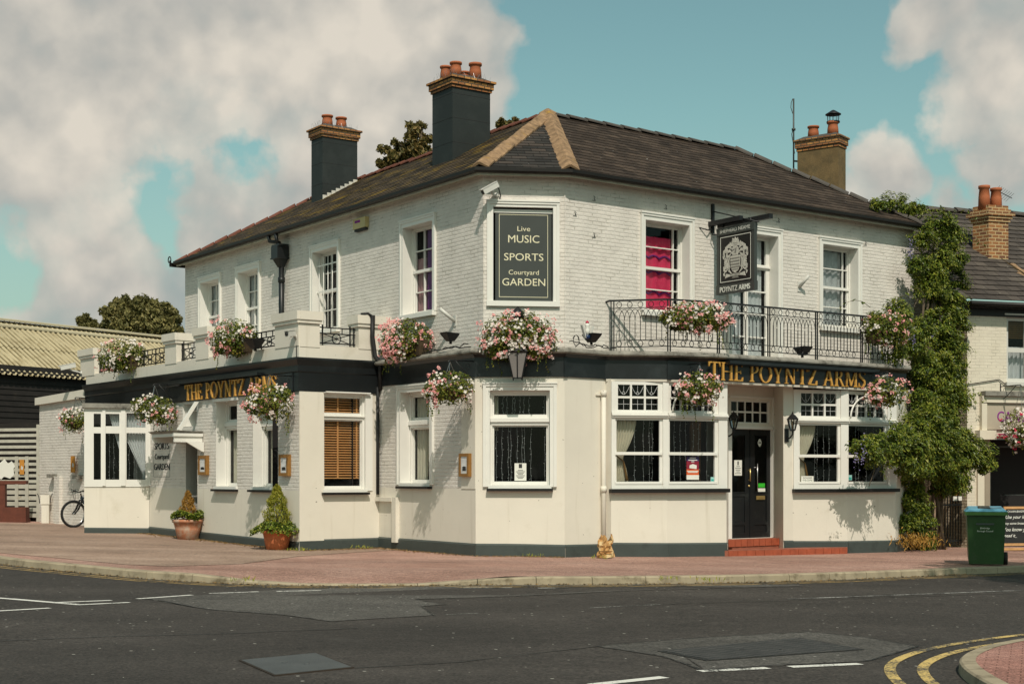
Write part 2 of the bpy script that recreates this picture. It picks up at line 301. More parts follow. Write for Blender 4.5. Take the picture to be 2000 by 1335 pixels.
# ------------------------------------------------------------------ geometry helpers
class MB:
    def __init__(s): s.v = []; s.f = []; s.uv = []; s.mi = []; s.sm = []
    def face(s, pts, uv=None, mi=0, sm=False):
        i = len(s.v); s.v += [tuple(p) for p in pts]; s.f.append(tuple(range(i, i + len(pts))))
        s.uv.append(uv if uv is not None else [(0, 0)] * len(pts)); s.mi.append(mi); s.sm.append(sm)
    def mesh(s, verts, faces, mi=0, sm=False):
        i = len(s.v); s.v += [tuple(p) for p in verts]
        for f in faces:
            s.f.append(tuple(i + k for k in f)); s.uv.append([(0, 0)] * len(f)); s.mi.append(mi); s.sm.append(sm)
    def box(s, F, u0, u1, z0, z1, n0, n1, mi=0):
        P = F.p
        if n1 < n0: n0, n1 = n1, n0
        s.face([P(u0, z0, n1), P(u1, z0, n1), P(u1, z1, n1), P(u0, z1, n1)], [(u0, z0), (u1, z0), (u1, z1), (u0, z1)], mi)
        s.face([P(u1, z0, n0), P(u0, z0, n0), P(u0, z1, n0), P(u1, z1, n0)], [(u1, z0), (u0, z0), (u0, z1), (u1, z1)], mi)
        s.face([P(u0, z0, n0), P(u0, z0, n1), P(u0, z1, n1), P(u0, z1, n0)], [(n0, z0), (n1, z0), (n1, z1), (n0, z1)], mi)
        s.face([P(u1, z0, n1), P(u1, z0, n0), P(u1, z1, n0), P(u1, z1, n1)], [(-n1, z0), (-n0, z0), (-n0, z1), (-n1, z1)], mi)
        s.face([P(u0, z1, n1), P(u1, z1, n1), P(u1, z1, n0), P(u0, z1, n0)], [(u0, n1), (u1, n1), (u1, n0), (u0, n0)], mi)
        s.face([P(u0, z0, n0), P(u1, z0, n0), P(u1, z0, n1), P(u0, z0, n1)], [(u0, n0), (u1, n0), (u1, n1), (u0, n1)], mi)
    def prism(s, F, poly, n0, n1, mi=0):
        """extrude a (u, z) outline (counter-clockwise seen from outside) from n0 to n1"""
        a = sum(poly[i][0] * poly[(i + 1) % len(poly)][1] - poly[(i + 1) % len(poly)][0] * poly[i][1] for i in range(len(poly)))
        if a < 0: poly = poly[::-1]
        s.face([F.p(u, z, n1) for u, z in poly], list(poly), mi)
        s.face([F.p(u, z, n0) for u, z in reversed(poly)], list(reversed(poly)), mi)
        for i in range(len(poly)):
            a, b = poly[i], poly[(i + 1) % len(poly)]
            s.face([F.p(*a, n0), F.p(*b, n0), F.p(*b, n1), F.p(*a, n1)], [(n0, a[1]), (n0, b[1]), (n1, b[1]), (n1, a[1])], mi)
    def hexa(s, lo, hi, mi=0):
        """solid between two quads (lists of 4 points, counter-clockwise from above)"""
        s.face(lo[::-1], None, mi); s.face(hi, [(p[0], p[1]) for p in hi], mi)
        for i in range(4):
            j = (i + 1) % 4
            w = (Vector(lo[j]) - Vector(lo[i])).length
            s.face([lo[i], lo[j], hi[j], hi[i]], [(0, lo[i][2]), (w, lo[j][2]), (w, hi[j][2]), (0, hi[i][2])], mi)
    def tube(s, path, r, seg=8, mi=0, cap=True, closed=False):
        path = [Vector(p) for p in path]; n = len(path); rr = r if isinstance(r, (list, tuple)) else [r] * n
        rings = []; up = None
        for i, p in enumerate(path):
            if closed: t = path[(i + 1) % n] - path[i - 1]
            else: t = path[min(i + 1, n - 1)] - path[max(i - 1, 0)]
            if t.length < 1e-9: t = Vector((0, 0, 1))
            t.normalize()
            if up is None:
                up = Vector((0, 0, 1)) if abs(t.z) < 0.9 else Vector((1, 0, 0))
            a = up.cross(t)
            if a.length < 1e-6: a = Vector((1, 0, 0)).cross(t)
            a.normalize(); b = t.cross(a); up = b
            rings.append([p + (a * math.cos(2 * math.pi * k / seg) + b * math.sin(2 * math.pi * k / seg)) * rr[i] for k in range(seg)])
        vs = [q for ring in rings for q in ring]; fs = []
        for i in range(n if closed else n - 1):
            j = (i + 1) % n
            for k in range(seg):
                k2 = (k + 1) % seg
                fs.append((i * seg + k, i * seg + k2, j * seg + k2, j * seg + k))
        if cap and not closed:
            fs.append(tuple(range(seg - 1, -1, -1))); fs.append(tuple((n - 1) * seg + k for k in range(seg)))
        s.mesh(vs, fs, mi, seg > 5)
    def lathe(s, prof, c, seg=20, mi=0, axis=None, sm=True):
        """profile of (radius, height) pairs turned about a vertical axis through c"""
        vs = []; fs = []; c = Vector(c)
        for r, h in prof:
            for k in range(seg):
                a = 2 * math.pi * k / seg
                q = Vector((r * math.cos(a), r * math.sin(a), h))
                if axis is not None: q = axis @ q
                vs.append(c + q)
        for i in range(len(prof) - 1):
            for k in range(seg):
                k2 = (k + 1) % seg
                fs.append((i * seg + k, i * seg + k2, (i + 1) * seg + k2, (i + 1) * seg + k))
        fs.append(tuple(range(seg - 1, -1, -1))); fs.append(tuple((len(prof) - 1) * seg + k for k in range(seg)))
        s.mesh(vs, fs, mi, sm)
    def leaf(s, c, nrm, up, L, Wd, mi=0, fold=0.25):
        """one pointed leaf folded along its middle"""
        n = nrm; u = up - n * up.dot(n)
        if u.length < 1e-5: u = n.orthogonal()
        u = u.normalized(); w = u.cross(n)
        b = c - u * L * .5; tip = c + u * L * .5; m = c + u * L * .05
        l = m + w * Wd * .5 + n * fold * Wd; r = m - w * Wd * .5 + n * fold * Wd
        i = len(s.v); s.v += [tuple(b), tuple(r), tuple(tip), tuple(l)]
        s.f += [(i, i + 1, i + 2), (i, i + 2, i + 3)]; s.uv += [[(0, 0)] * 3] * 2; s.mi += [mi] * 2; s.sm += [False] * 2
    def flower(s, c, nrm, r, mi=0, k=5, rot=0.0, cup=0.35):
        n = nrm.normalized(); a = n.orthogonal().normalized(); b = n.cross(a)
        i = len(s.v); s.v.append(tuple(c - n * r * cup))
        for j in range(2 * k):
            an = rot + math.pi * j / k; q = r * (1.0 if j % 2 == 0 else 0.62)
            s.v.append(tuple(c + (a * math.cos(an) + b * math.sin(an)) * q))
        for j in range(2 * k):
            s.f.append((i, i + 1 + j, i + 1 + (j + 1) % (2 * k))); s.uv.append([(0, 0)] * 3); s.mi.append(mi); s.sm.append(False)
    def build(s, name, mats, parent=None, label=None, kind=None):
        me = bpy.data.meshes.new(name)
        o = bpy.data.objects.new(name, me); COL.objects.link(o)
        off = Vector((0, 0, 0)); q = parent
        while q is not None: off += q.location; q = q.parent
        vs = [(x - off.x, y - off.y, z - off.z) for x, y, z in s.v]
        me.from_pydata(vs, [], s.f)
        ul = me.uv_layers.new(name="UVMap")
        flat = [c for f in s.uv for p in f for c in p]
        if len(flat) == 2 * len(me.loops): ul.data.foreach_set('uv', flat)
        me.polygons.foreach_set('material_index', s.mi); me.polygons.foreach_set('use_smooth', s.sm)
        for m in (mats if isinstance(mats, (list, tuple)) else [mats]): me.materials.append(m)
        if parent is not None: o.parent = parent
        if label: o["label"] = label
        if kind: o["kind"] = kind
        me.update(); return o

def tag(o, label, cat, group=None):
    o["label"] = label; o["category"] = cat
    if group: o["group"] = group
    return o
def thing(name, loc, label, cat, group=None):
    o = bpy.data.objects.new(name, None); COL.objects.link(o); o.location = loc; o.empty_display_size = .1
    return tag(o, label, cat, group)
def bevel(o, w=0.006, seg=1):
    m = o.modifiers.new("soft_edges", 'BEVEL'); m.width = w; m.segments = seg; m.limit_method = 'ANGLE'; m.angle_limit = R(40)
    return o
def weld(o):
    m = o.modifiers.new("weld", 'WELD'); m.merge_threshold = 0.0005; return o

def V2(x, y): return Vector((x, y))
class Frame:
    """vertical plane: origin O, unit direction d (to the right seen from outside), outward normal n; u along, z up, n out"""
    def __init__(s, a, b=None, d=None):
        s.O = Vector(a[:2]); s.d = (Vector(b[:2]) - s.O) if b is not None else Vector(d)
        s.L = s.d.length; s.d = s.d.normalized(); s.N = V2(s.d.y, -s.d.x)
    def p(s, u, z, n=0.0):
        q = s.O + s.d * u + s.N * n; return Vector((q.x, q.y, z))
    def u(s, px, n=0.0):
        a = (px - 1000) / FPX; o = s.O + s.N * n
        return (a * o.y - o.x) / (s.d.x - a * s.d.y)
    def Y(s, px, n=0.0): return (s.O + s.N * n + s.d * s.u(px, n)).y
    def z(s, px, py, n=0.0): return EYE + (HOR - py) * s.Y(px, n) / FPX
    def off(s, n, u=0.0):
        q = s.O + s.N * n + s.d * u; f = Frame(q, d=s.d); f.L = s.L; return f
    def at(s, px, py, n=0.0): return s.p(s.u(px, n), s.z(px, py, n), n)
def isect(F, G):
    """plan intersection of two frame lines"""
    cr = F.d.x * G.d.y - F.d.y * G.d.x; w = G.O - F.O
    return F.O + F.d * ((w.x * G.d.y - w.y * G.d.x) / cr)
def ray(px, py, Y): return Vector(((px - 1000) / FPX * Y, Y, EYE + (HOR - py) / FPX * Y))
def lerp(a, b, t): return a + (b - a) * t

def gz(x):
    """pavement level: the street falls gently to the right"""
    if x < -4.3: return 0.022 * (-4.3 - max(x, -30))
    if x > 0: return -0.018 * min(x, 40)
    return 0.0
def on_road(px, py):
    Y = 20.0
    for _ in range(30):
        x = (px - 1000) / FPX * Y; Y = (EYE - (gz(x) - 0.12)) * FPX / (py - HOR)
    return Vector(((px - 1000) / FPX * Y, Y, gz((px - 1000) / FPX * Y) - 0.12))
def on_pave(px, py, dz=0.0):
    Y = 25.0
    for _ in range(30):
        x = (px - 1000) / FPX * Y; Y = (EYE - gz(x) - dz) * FPX / (py - HOR)
    return Vector(((px - 1000) / FPX * Y, Y, gz((px - 1000) / FPX * Y) + dz))

def wall(mb, F, u0, u1, z0, z1, holes=(), n=0.0, rev=0.22, zb=None):
    """a wall face with real openings and reveals; zb = (z at u0, z at u1) for a sloping foot"""
    us = sorted({u0, u1} | {min(max(h[i], u0), u1) for h in holes for i in (0, 1)})
    zs = sorted({z0, z1} | {min(max(h[i], z0), z1) for h in holes for i in (2, 3)})
    for a, b in zip(us, us[1:]):
        for c, d in zip(zs, zs[1:]):
            if b - a < 1e-5 or d - c < 1e-5: continue
            mu, mz = (a + b) / 2, (c + d) / 2
            if any(h[0] < mu < h[1] and h[2] < mz < h[3] for h in holes): continue
            mb.face([F.p(a, c, n), F.p(b, c, n), F.p(b, d, n), F.p(a, d, n)], [(a, c), (b, c), (b, d), (a, d)])
    for h in holes:
        a, b, c, d = h[:4]; r = h[4] if len(h) > 4 else rev; mi = 1
        mb.face([F.p(a, c, n - r), F.p(a, c, n), F.p(a, d, n), F.p(a, d, n - r)][::-1], [(0, c), (r, c), (r, d), (0, d)], mi)
        mb.face([F.p(b, c, n), F.p(b, c, n - r), F.p(b, d, n - r), F.p(b, d, n)][::-1], [(0, c), (r, c), (r, d), (0, d)], mi)
        mb.face([F.p(a, d, n), F.p(b, d, n), F.p(b, d, n - r), F.p(a, d, n - r)][::-1], [(a, 0), (b, 0), (b, r), (a, r)], mi)
        mb.face([F.p(a, c, n - r), F.p(b, c, n - r), F.p(b, c, n), F.p(a, c, n)][::-1], [(a, 0), (b, 0), (b, r), (a, r)], mi)

def text_mb(mb, F, s, uc, zb, h, n0, n1, width=None, mi=0, align='C', shear=0.0):
    """flat lettering: cap height h, centred on uc (or left at uc)"""
    c = bpy.data.curves.new('t', 'FONT'); c.body = s; c.size = 1; c.resolution_u = 3; c.shear = shear
    o = bpy.data.objects.new('t', c); me = bpy.data.meshes.new_from_object(o)
    xs = [v.co.x for v in me.vertices]; x0, x1 = min(xs), max(xs)
    sz = h / 0.69; sx = sz if width is None else width / (x1 - x0)
    ox = uc - (x0 + x1) / 2 * sx if align == 'C' else uc - x0 * sx
    def P(v, n): return F.p(ox + v.co.x * sx, zb + v.co.y * sz, n)
    mb.mesh([P(v, n1) for v in me.vertices], [tuple(p.vertices) for p in me.polygons], mi)
    if n1 - n0 > 0.004:
        cnt = {}
        for p in me.polygons:
            for e in p.edge_keys: cnt[e] = cnt.get(e, 0) + 1
        for (a, b), k in cnt.items():
            if k == 1:
                A, B = me.vertices[a], me.vertices[b]
                mb.face([P(A, n0), P(B, n0), P(B, n1), P(A, n1)], None, mi)
    bpy.data.objects.remove(o); bpy.data.curves.remove(c); bpy.data.meshes.remove(me)
# ------------------------------------------------------------------ plan of the pub
DL = Vector((1980, -2800)).normalized()      # left street front, running towards the corner
DR = Vector((3900, 2800)).normalized()       # right street front, running away from the corner
U0 = V2(-.536, 27.28); U1 = V2(1.02, 27.47)
UL = Frame(U0, d=DL); UF = Frame(U0, U1); UR = Frame(U1, d=DR)
UL_LEN, UR_LEN = 14.53, 10.3
G0 = V2(-.686, 27.04); J = G0 - DL * 3.64
P1 = V2(.99, 26.95); P2 = V2(1.80, 27.60)
def urp(px, n): q = UR.p(UR.u(px, n), 0, n); return V2(q.x, q.y)
B0 = V2(1.90, 27.50); B1 = V2(3.005, 27.77); B2 = urp(1419, 1.13)
B3 = urp(1549, .82); B4 = urp(1655, 1.18); B5 = urp(1749, 1.20)
GL = Frame(J, G0); GF = Frame(G0, P1); GR = Frame(P1, P2); BA = Frame(B0, B1); BB = Frame(B1, B2); BC = Frame(B3, B4); BD = Frame(B4, B5)
C0 = V2(-4.30, 28.93); DE = Vector((2150, -2800)).normalized()
EL = Frame(C0, d=DE); ER = Frame(C0, J); EL_LEN = 11.5
EB = Frame(V2(-10.25, 34.35), V2(-8.80, 34.78))          # canted bay front at the far left
GD = UR.off(.20)                                          # plane of the doors
Z_FB, Z_FT, Z_LB, Z_LT = 3.375, 3.80, 3.80, 3.91          # fascia and lead ledge, main front
Z_EV = 7.24
E_FB, E_FT = 3.22, 3.90                                   # fascia of the single-storey wing
OVER = 0.27

pub = thing("pub_building", (0, 29, 0), "two storey white painted brick corner pub with black fascia, hipped slate roof and tall chimneys", "pub")

# ---- openings measured on the photograph and laid on their wall planes: (u0, u1, z0, z1)
def op(F, pl, pr, zt, zb, n=0.0): return (F.u(pl, n), F.u(pr, n), zb, zt)
zlt = UL.z(789, 446); zlb = UL.z(812, 613)
wA = op(UL, 393, 429, zlt, zlb); wB = op(UL, 466, 505.6, zlt, zlb); wC = op(UL, 612, 660, zlt, zlb); wD = op(UL, 789, 846.6, zlt, zlb)
zrt = UR.z(1259, 429); zrb = UR.z(1259, 607)
w1 = op(UR, 1259, 1345, zrt, zrb); w2 = op(UR, 1428, 1518, zrt + .02, 3.95); w3 = op(UR, 1605.6, 1674, zrt, zrb)
wS = op(UF, 963, 1080, UF.z(1020, 405), UF.z(1020, 588))
gA = op(GL, 784, 841, GL.z(784, 767), GL.z(812, 944))
gF = op(GF, 957, 1074, GF.z(1010, 762), GF.z(1010, 948))
eR = op(ER, 632, 713, ER.z(670, 768), ER.z(670, 956))
e1 = op(EL, 422, 463, EL.z(440, 783), EL.z(440, 950)); e2 = op(EL, 494, 543, e1[3], e1[2])
eF = op(EL, 357, 384, EL.z(370, 788), EL.z(370, 832)); eDoor = op(EL, 363, 385.5, EL.z(375, 858), EL.z(375, 1052))

# ---- walls
mb = MB()
wall(mb, UL, -UL_LEN, 0, 3.6, Z_EV, [wA, wB, wC, wD], rev=.24)
wall(mb, UF, 0, UF.L, 3.6, Z_EV, [wS + (.09,)])
wall(mb, UR, 0, UR_LEN, 3.6, Z_EV, [w1, w2, w3], rev=.24)
R1 = UR.p(UR_LEN, 0); R2 = UR.p(UR_LEN, 0, -6.3); L1 = UL.p(-UL_LEN, 0); L2 = UL.p(-UL_LEN, 0, -6.3)
IN = isect(UR.off(-6.3), UL.off(-6.3))
FRE = Frame(R1, R2); FLE = Frame(L2, L1)
for F_, L_ in ((FRE, 6.3), (FLE, 6.3)): wall(mb, F_, 0, L_, -.6, Z_EV)
for a, b in ((R2, (IN.x, IN.y, 0)), ((IN.x, IN.y, 0), L2)):
    F_ = Frame(a, b); wall(mb, F_, 0, F_.L, -.6, Z_EV)
# quoin strips beside the corner facet and iron wall ties
mb.box(UL, -.16, 0.0, 3.9, Z_EV, 0, .012); mb.box(UF, UF.L - .02, UF.L + .0, 3.9, Z_EV, 0, .02)
mb.build("upper_wall", [m_wbrick, m_white], pub)

mb = MB()      # ground floor, smooth-rendered fronts
zr = 1.30
def ground_wall(F, L, holes=(), zt=Z_FB, u0=0.0):
    wall(mb, F, u0, L, -.5, zt, holes, rev=.20)
ground_wall(GF, GF.L, [gF]); ground_wall(GR, GR.L)
wall(mb, GL, 0, GL.L, -.5, GL.z(850, 953), [])
mb.box(GL, GL.u(902), GL.L - .002, GL.z(850, 953), Z_FB, 0, .012)
wall(mb, EL, -7.4, 0, -.5, EL.z(560, 957), [(eDoor[0], eDoor[1], -.2, 3)], rev=.5)
wall(mb, ER, 0, ER.L, -.5, E_FB, [eR], rev=.10)
mb.box(ER, 0.0, ER.u(632) - .002, -.4, E_FB, 0, .025)
for F_, L_ in ((BA, BA.L), (BB, BB.L), (BC, BC.L), (BD, BD.L)): wall(mb, F_, 0, L_, -.5, 1.36)
bl = Frame(P2, B0); wall(mb, bl, 0, bl.L, -.5, Z_FB)
br = Frame(B5, urp(1800, 0.0)); wall(mb, br, 0, br.L, -.5, Z_FB)
wall(mb, EB, 0, EB.L, -.4, 1.37)
FBs = Frame(V2(-10.9, 38.6), V2(-10.25, 34.35)); wall(mb, FBs, 0, FBs.L, -.4, E_FB)
# door recess: back wall, cheeks
uD0, uD1 = GD.u(1428), GD.u(1508.5); zd0, zd1 = GD.z(1468, 1050), GD.z(1468, 838)
zf0, zf1 = GD.z(1468, 826), GD.z(1468, 783)
wall(mb, GD, GD.u(1380), GD.u(1511.5), -.4, Z_FB, [(uD0, uD1, zd0, zd1, .06), (GD.u(1428), GD.u(1503), zf0, zf1, .06)])
cl = Frame(B2, urp(1423, .2)); wall(mb, cl, 0, cl.L, -.5, Z_FB)
cr_ = Frame(urp(1511, .2), urp(1530, .80)); wall(mb, cr_, 0, cr_.L, -.5, Z_FB); pil = Frame(urp(1530, .80), B3); wall(mb, pil, 0, pil.L, -.5, Z_FB)
mb.build("rendered_ground_wall", [m_render, m_white], pub)

mb = MB()      # ground floor, painted brick above the rendered dado
wall(mb, GL, 0, GL.L, GL.z(850, 953), Z_FB, [gA], rev=.24)
mb.build("brick_ground_wall", [m_wbrick, m_white], pub); mb = MB()
wall(mb, EL, -EL_LEN, 0, EL.z(560, 957), E_FB, [e1, e2, eF, (eDoor[0], eDoor[1], -.2, eDoor[3])], rev=.30)
mb.build("brick_ground_wall", [m_wbrick, m_white], pub)

mb = MB()      # plinth
def plinth(F, u0, u1, zt=.24, n=.03):
    for k in range(6):
        a, b = lerp(u0, u1, k / 6), lerp(u0, u1, (k + 1) / 6)
        q = F.p((a + b) / 2, 0)
        mb.face([F.p(a, -.5, n), F.p(b, -.5, n), F.p(b, zt + gz(F.p(b, 0).x) - .03, n), F.p(a, zt + gz(F.p(a, 0).x) - .03, n)])
        mb.face([F.p(a, zt + gz(F.p(a, 0).x) - .03, n), F.p(b, zt + gz(F.p(b, 0).x) - .03, n), F.p(b, zt + gz(F.p(b, 0).x), 0), F.p(a, zt + gz(F.p(a, 0).x), 0)])
plinth(GL, 0, GL.L + .03); plinth(GF, -.0, GF.L + .01); plinth(GR, 0, GR.L); plinth(bl, 0, bl.L); plinth(BA, 0, BA.L + .005, .27); plinth(BB, 0, BB.L, .27); plinth(cl, 0, .25, .27)
mb.build("plinth", m_plinth, pub); mb = MB()
plinth(pil, 0, pil.L, .27); plinth(BC, 0, BC.L, .26); plinth(BD, 0, BD.L + .02, .26); plinth(br, 0, br.L, .26)
mb.build("plinth", m_plinth, pub); mb = MB()
plinth(ER, 0, ER.L, .22); plinth(EL, -EL_LEN, 0.03, .18, .025); plinth(EB, 0, EB.L, .14)
mb.build("plinth", m_plinth, pub)

# ---- fascia, cornice and lead ledge
def poly_off(pts, o):
    """offset an open plan polyline outward (to the viewer's side)"""
    fr = [Frame(a, b).off(o) for a, b in zip(pts, pts[1:])]
    out = [fr[0].O.copy()]
    for f, g in zip(fr, fr[1:]):
        out.append(isect(f, g) if abs(f.d.x * g.d.y - f.d.y * g.d.x) > 1e-3 else g.O.copy())
    e = fr[-1]; out.append(e.O + e.d * e.L); return out
def band(mb, pts, prof, mi=0, close_ends=True):
    """sweep a closed profile of (offset, z) along an open plan polyline"""
    rows = [[Vector((q.x, q.y, z)) for q in poly_off(pts, o)] for o, z in prof]
    n = len(prof); acc = 0.0
    for i in range(len(pts) - 1):
        L_ = (pts[i + 1] - pts[i]).length
        for k in range(n):
            a, b = rows[k], rows[(k + 1) % n]
            z0, z1 = prof[k][1], prof[(k + 1) % n][1]
            mb.face([a[i], a[i + 1], b[i + 1], b[i]], [(acc, z0), (acc + L_, z0), (acc + L_, z1), (acc, z1)], mi)
        acc += L_
    if close_ends:
        mb.face([r[0] for r in rows][::-1], None, mi); mb.face([r[-1] for r in rows], None, mi)
sgn0, sgn1 = urp(1412, 1.22), urp(1700, 1.24)
BE = urp(1768, 1.24)
FPTS = [J, G0, P1, P2, B1 + V2(.02, -.03), urp(1400, 1.17), BE]
mb = MB()
band(mb, FPTS, [(.0, Z_FB), (.03, Z_FB), (.03, 3.74), (.09, 3.80), (.0, 3.80)])
# butted panel joints
for F_, u_ in ((Frame(FPTS[2], FPTS[3]), .0), (Frame(FPTS[3], FPTS[4]), .02), (Frame(FPTS[4], FPTS[5]), .0)):
    mb.box(F_, u_ - .045, u_ + .045, Z_FB - .01, 3.74, .03, .042)
# wing fascia: cornice mould and board
EPTS = [C0 - DE * EL_LEN, C0, J + (J - C0).normalized() * -.02]
band(mb, EPTS, [(.0, E_FB), (.03, E_FB), (.03, 3.60), (.05, 3.62), (.05, 3.74), (.12, 3.86), (.12, E_FT), (.0, E_FT)])
mb.box(EL, -6.3, -1.5, 3.62, 3.68, .05, .16)
bevel(mb.build("fascia", m_fascia, pub), .004)
mb = MB()
band(mb, FPTS, [(-.3, Z_LB + .002), (.13, Z_LB + .002), (.17, 3.83), (.17, 3.86), (.12, Z_LT), (-.5, Z_LT + .02)])
# balcony floor behind the ledge
fl = [V2(*UR.p(.5, 0, .02)[:2]), V2(*UR.p(UR_LEN, 0, .02)[:2])]
mb.hexa([Vector((q.x, q.y, 3.82)) for q in (B1, BE, fl[1], fl[0])], [Vector((q.x, q.y, Z_LT + .012)) for q in (B1, BE, fl[1], fl[0])])
mb.build("lead_ledge", m_lead, pub)
mb = MB()      # soffit over the door recess and balcony underside
mb.face([Vector((q.x, q.y, Z_FB + .004)) for q in (urp(1400, .1), urp(1560, .1), urp(1600, 1.2), urp(1400, 1.18))])
band(mb, [P2, B1, urp(1400, 1.17), BE], [(-.02, Z_FB - .045), (.05, Z_FB - .045), (.06, Z_FB - .002), (-.02, Z_FB - .002)])
mb.build("recess_soffit", m_render, pub)

# ---- parapet of the single-storey wing
mb = MB()
zpa = lambda px, py: EL.z(px, py)
PT = 4.17
band(mb, EPTS, [(-.28, E_FT - .1), (.0, E_FT + .002), (.0, PT), (-.28, PT)])
piers = [(EL.u(158), EL.u(185), 4.85), (EL.u(323), EL.u(345), 4.85), (EL.u(383), EL.u(408), 4.86), (EL.u(538), 0.0, 4.84)]
for a, b, zt in piers:
    mb.box(EL, a, b, PT - .03, zt - .24, -.36, .012); mb.box(EL, a - .04, b + .035, zt - .24, zt - .17, -.40, .05); mb.box(EL, a - .06, b + .055, zt - .172, zt, -.42, .075)
ua, ub = .02, ER.u(624)
mb.box(ER, ua, ub, PT - .05, 4.84 - .242, -.36, .010); mb.box(ER, ua - .02, ub + .035, 4.84 - .24, 4.84 - .17, -.3, .048); mb.box(ER, ua - .03, ub + .055, 4.84 - .172, 4.842, -.3, .073)
ua, ub = ER.u(700), ER.L + .3
mb.box(ER, ua, ub, PT - .03, 4.60, -.34, .012); mb.box(ER, ua - .035, ub, 4.60, 4.67, -.38, .05); mb.box(ER, ua - .055, ub, 4.668, 4.84, -.40, .075)
mb.face([Vector((q.x, q.y, 3.98)) for q in (C0, J, V2(*UL.p(-UL_LEN, 0)[:2]), EPTS[0])])
bevel(mb.build("parapet", m_render, pub), .006)

# ---- roof
def e_pt(F, u, o): return F.p(u, 0, o)
o_ = OVER
cE0 = isect(UL.off(o_), UF.off(o_)); cE1 = isect(UF.off(o_), UR.off(o_))
FREo = FRE.off(o_); FLEo = FLE.off(o_); IRo = isect(UR.off(-6.3 - o_), UL.off(-6.3 - o_))
cER = isect(UR.off(o_), FREo); cERb = isect(UR.off(-6.3 - o_), FREo); cEL = isect(UL.off(o_), FLEo); cELb = isect(UL.off(-6.3 - o_), FLEo)
ze = Z_EV + .05
def v3(q, z): return Vector((q.x, q.y, z))
vE0, vE1, vER, vERb, vEL, vELb, vEI = (v3(q, ze) for q in (cE0, cE1, cER, cERb, cEL, cELb, IRo))
APX = Vector((.775, 31.0, 9.33))
RR = Vector((APX.x + DR.x * 5.64, APX.y + DR.y * 5.64, 9.30)); RL = Vector((APX.x - DL.x * 9.6, APX.y - DL.y * 9.6, 9.30))
def slope(mb, e0, e1, r1, r0, course=.19, lift=.009):
    """a roof plane laid in overlapping courses from the eave e0-e1 up to r0-r1"""
    nrm = (e1 - e0).cross(r0 - e0).normalized()
    if nrm.z < 0: nrm = -nrm
    ed = (e1 - e0).normalized(); sd_ = nrm.cross(ed)
    hgt = max((r0 - e0).dot(sd_), (r1 - e0).dot(sd_)); n = max(1, round(abs(hgt) / course))
    for i in range(n):
        t0, t1 = i / n, (i + 1) / n
        a, b, c, d = lerp(e0, r0, t0), lerp(e1, r1, t0), lerp(e1, r1, t1), lerp(e0, r0, t1)
        A, B = a + nrm * lift, b + nrm * lift
        uvf = lambda q: ((q - e0).dot(ed), (q - e0).dot(sd_) * n * course / abs(hgt))
        mb.face([A, B, c, d], [(uvf(a)[0], i * course + .008), (uvf(b)[0], i * course + .008), (uvf(c)[0], (i + 1) * course - .004), (uvf(d)[0], (i + 1) * course - .004)])
        mb.face([a, b, B, A], [(uvf(a)[0], i * course)] * 4)
mb = MB(); slope(mb, vE1, vER, RR, APX); slope(mb, vER, vERb, RR, RR); slope(mb, vERb, vEI, APX, RR)
mb.build("roof", m_slate, pub)
mb = MB(); slope(mb, vEL, vE0, APX, RL); slope(mb, vELb, vEL, RL, RL); slope(mb, vEI, vELb, RL, APX)
mb.build("roof", m_slateL, pub, "mossy slate slope over the left street front")
mb = MB(); slope(mb, vE0, vE1, APX, APX)
mb.build("roof", m_slateF, pub, "small grey slate slope over the corner")
def ridge(mb, a, b, w, h, seg=.45, sides=(None, None), thick=.03, jit=.01, rng=random.Random(3), half=None):
    """angled ridge or hip tiles from a to b: wings fall w to each side and h down"""
    L_ = (b - a).length; n = max(1, round(L_ / seg)); t = (b - a).normalized(); s = Vector((t.y, -t.x, 0)).normalized()
    up = s.cross(t)
    if up.z < 0: up = -up
    for i in range(n):
        p, q = a + t * (L_ * i / n), a + t * (L_ * (i + 1) / n - .03)
        dz = up * rng.uniform(-jit, jit)
        prof = [(-w, -h), (-w * .12, -.004), (w * .12, -.004), (w, -h), (w, -h - thick), (0, -thick * 1.5), (-w, -h - thick)]
        P = [[o + dz + s * x + up * y for x, y in prof] for o in (p + up * .022, q)]
        k = len(prof)
        for j in range(k): mb.face([P[0][j], P[0][(j + 1) % k], P[1][(j + 1) % k], P[1][j]])
        mb.face(P[0][::-1]); mb.face(P[1])
up = Vector((0, 0, .10))
mb = MB(); ridge(mb, APX + up, lerp(APX, vE0, .985) + up, .185, .10, .42); ridge(mb, APX + up, lerp(APX, vE1, .985) + up, .185, .10, .42)
mb.build("hip_tiles", m_hip, pub)
mb = MB(); ridge(mb, APX + up * .55, RR + up * .55, .15, .075, .5, jit=.004); ridge(mb, RR + up * .75, lerp(RR, vER, .99) + up * .75, .15, .08, .5)
mb.build("ridge_tiles", m_ridge, pub)
mb = MB(); ridge(mb, APX + up * .6, RL + up * .6, .14, .09, .4); ridge(mb, RL + up * .6, lerp(RL, vEL, .99) + up * .6, .14, .09, .4)
mb.build("ridge_tiles", m_redridge, pub, "red clay ridge along the left wing")
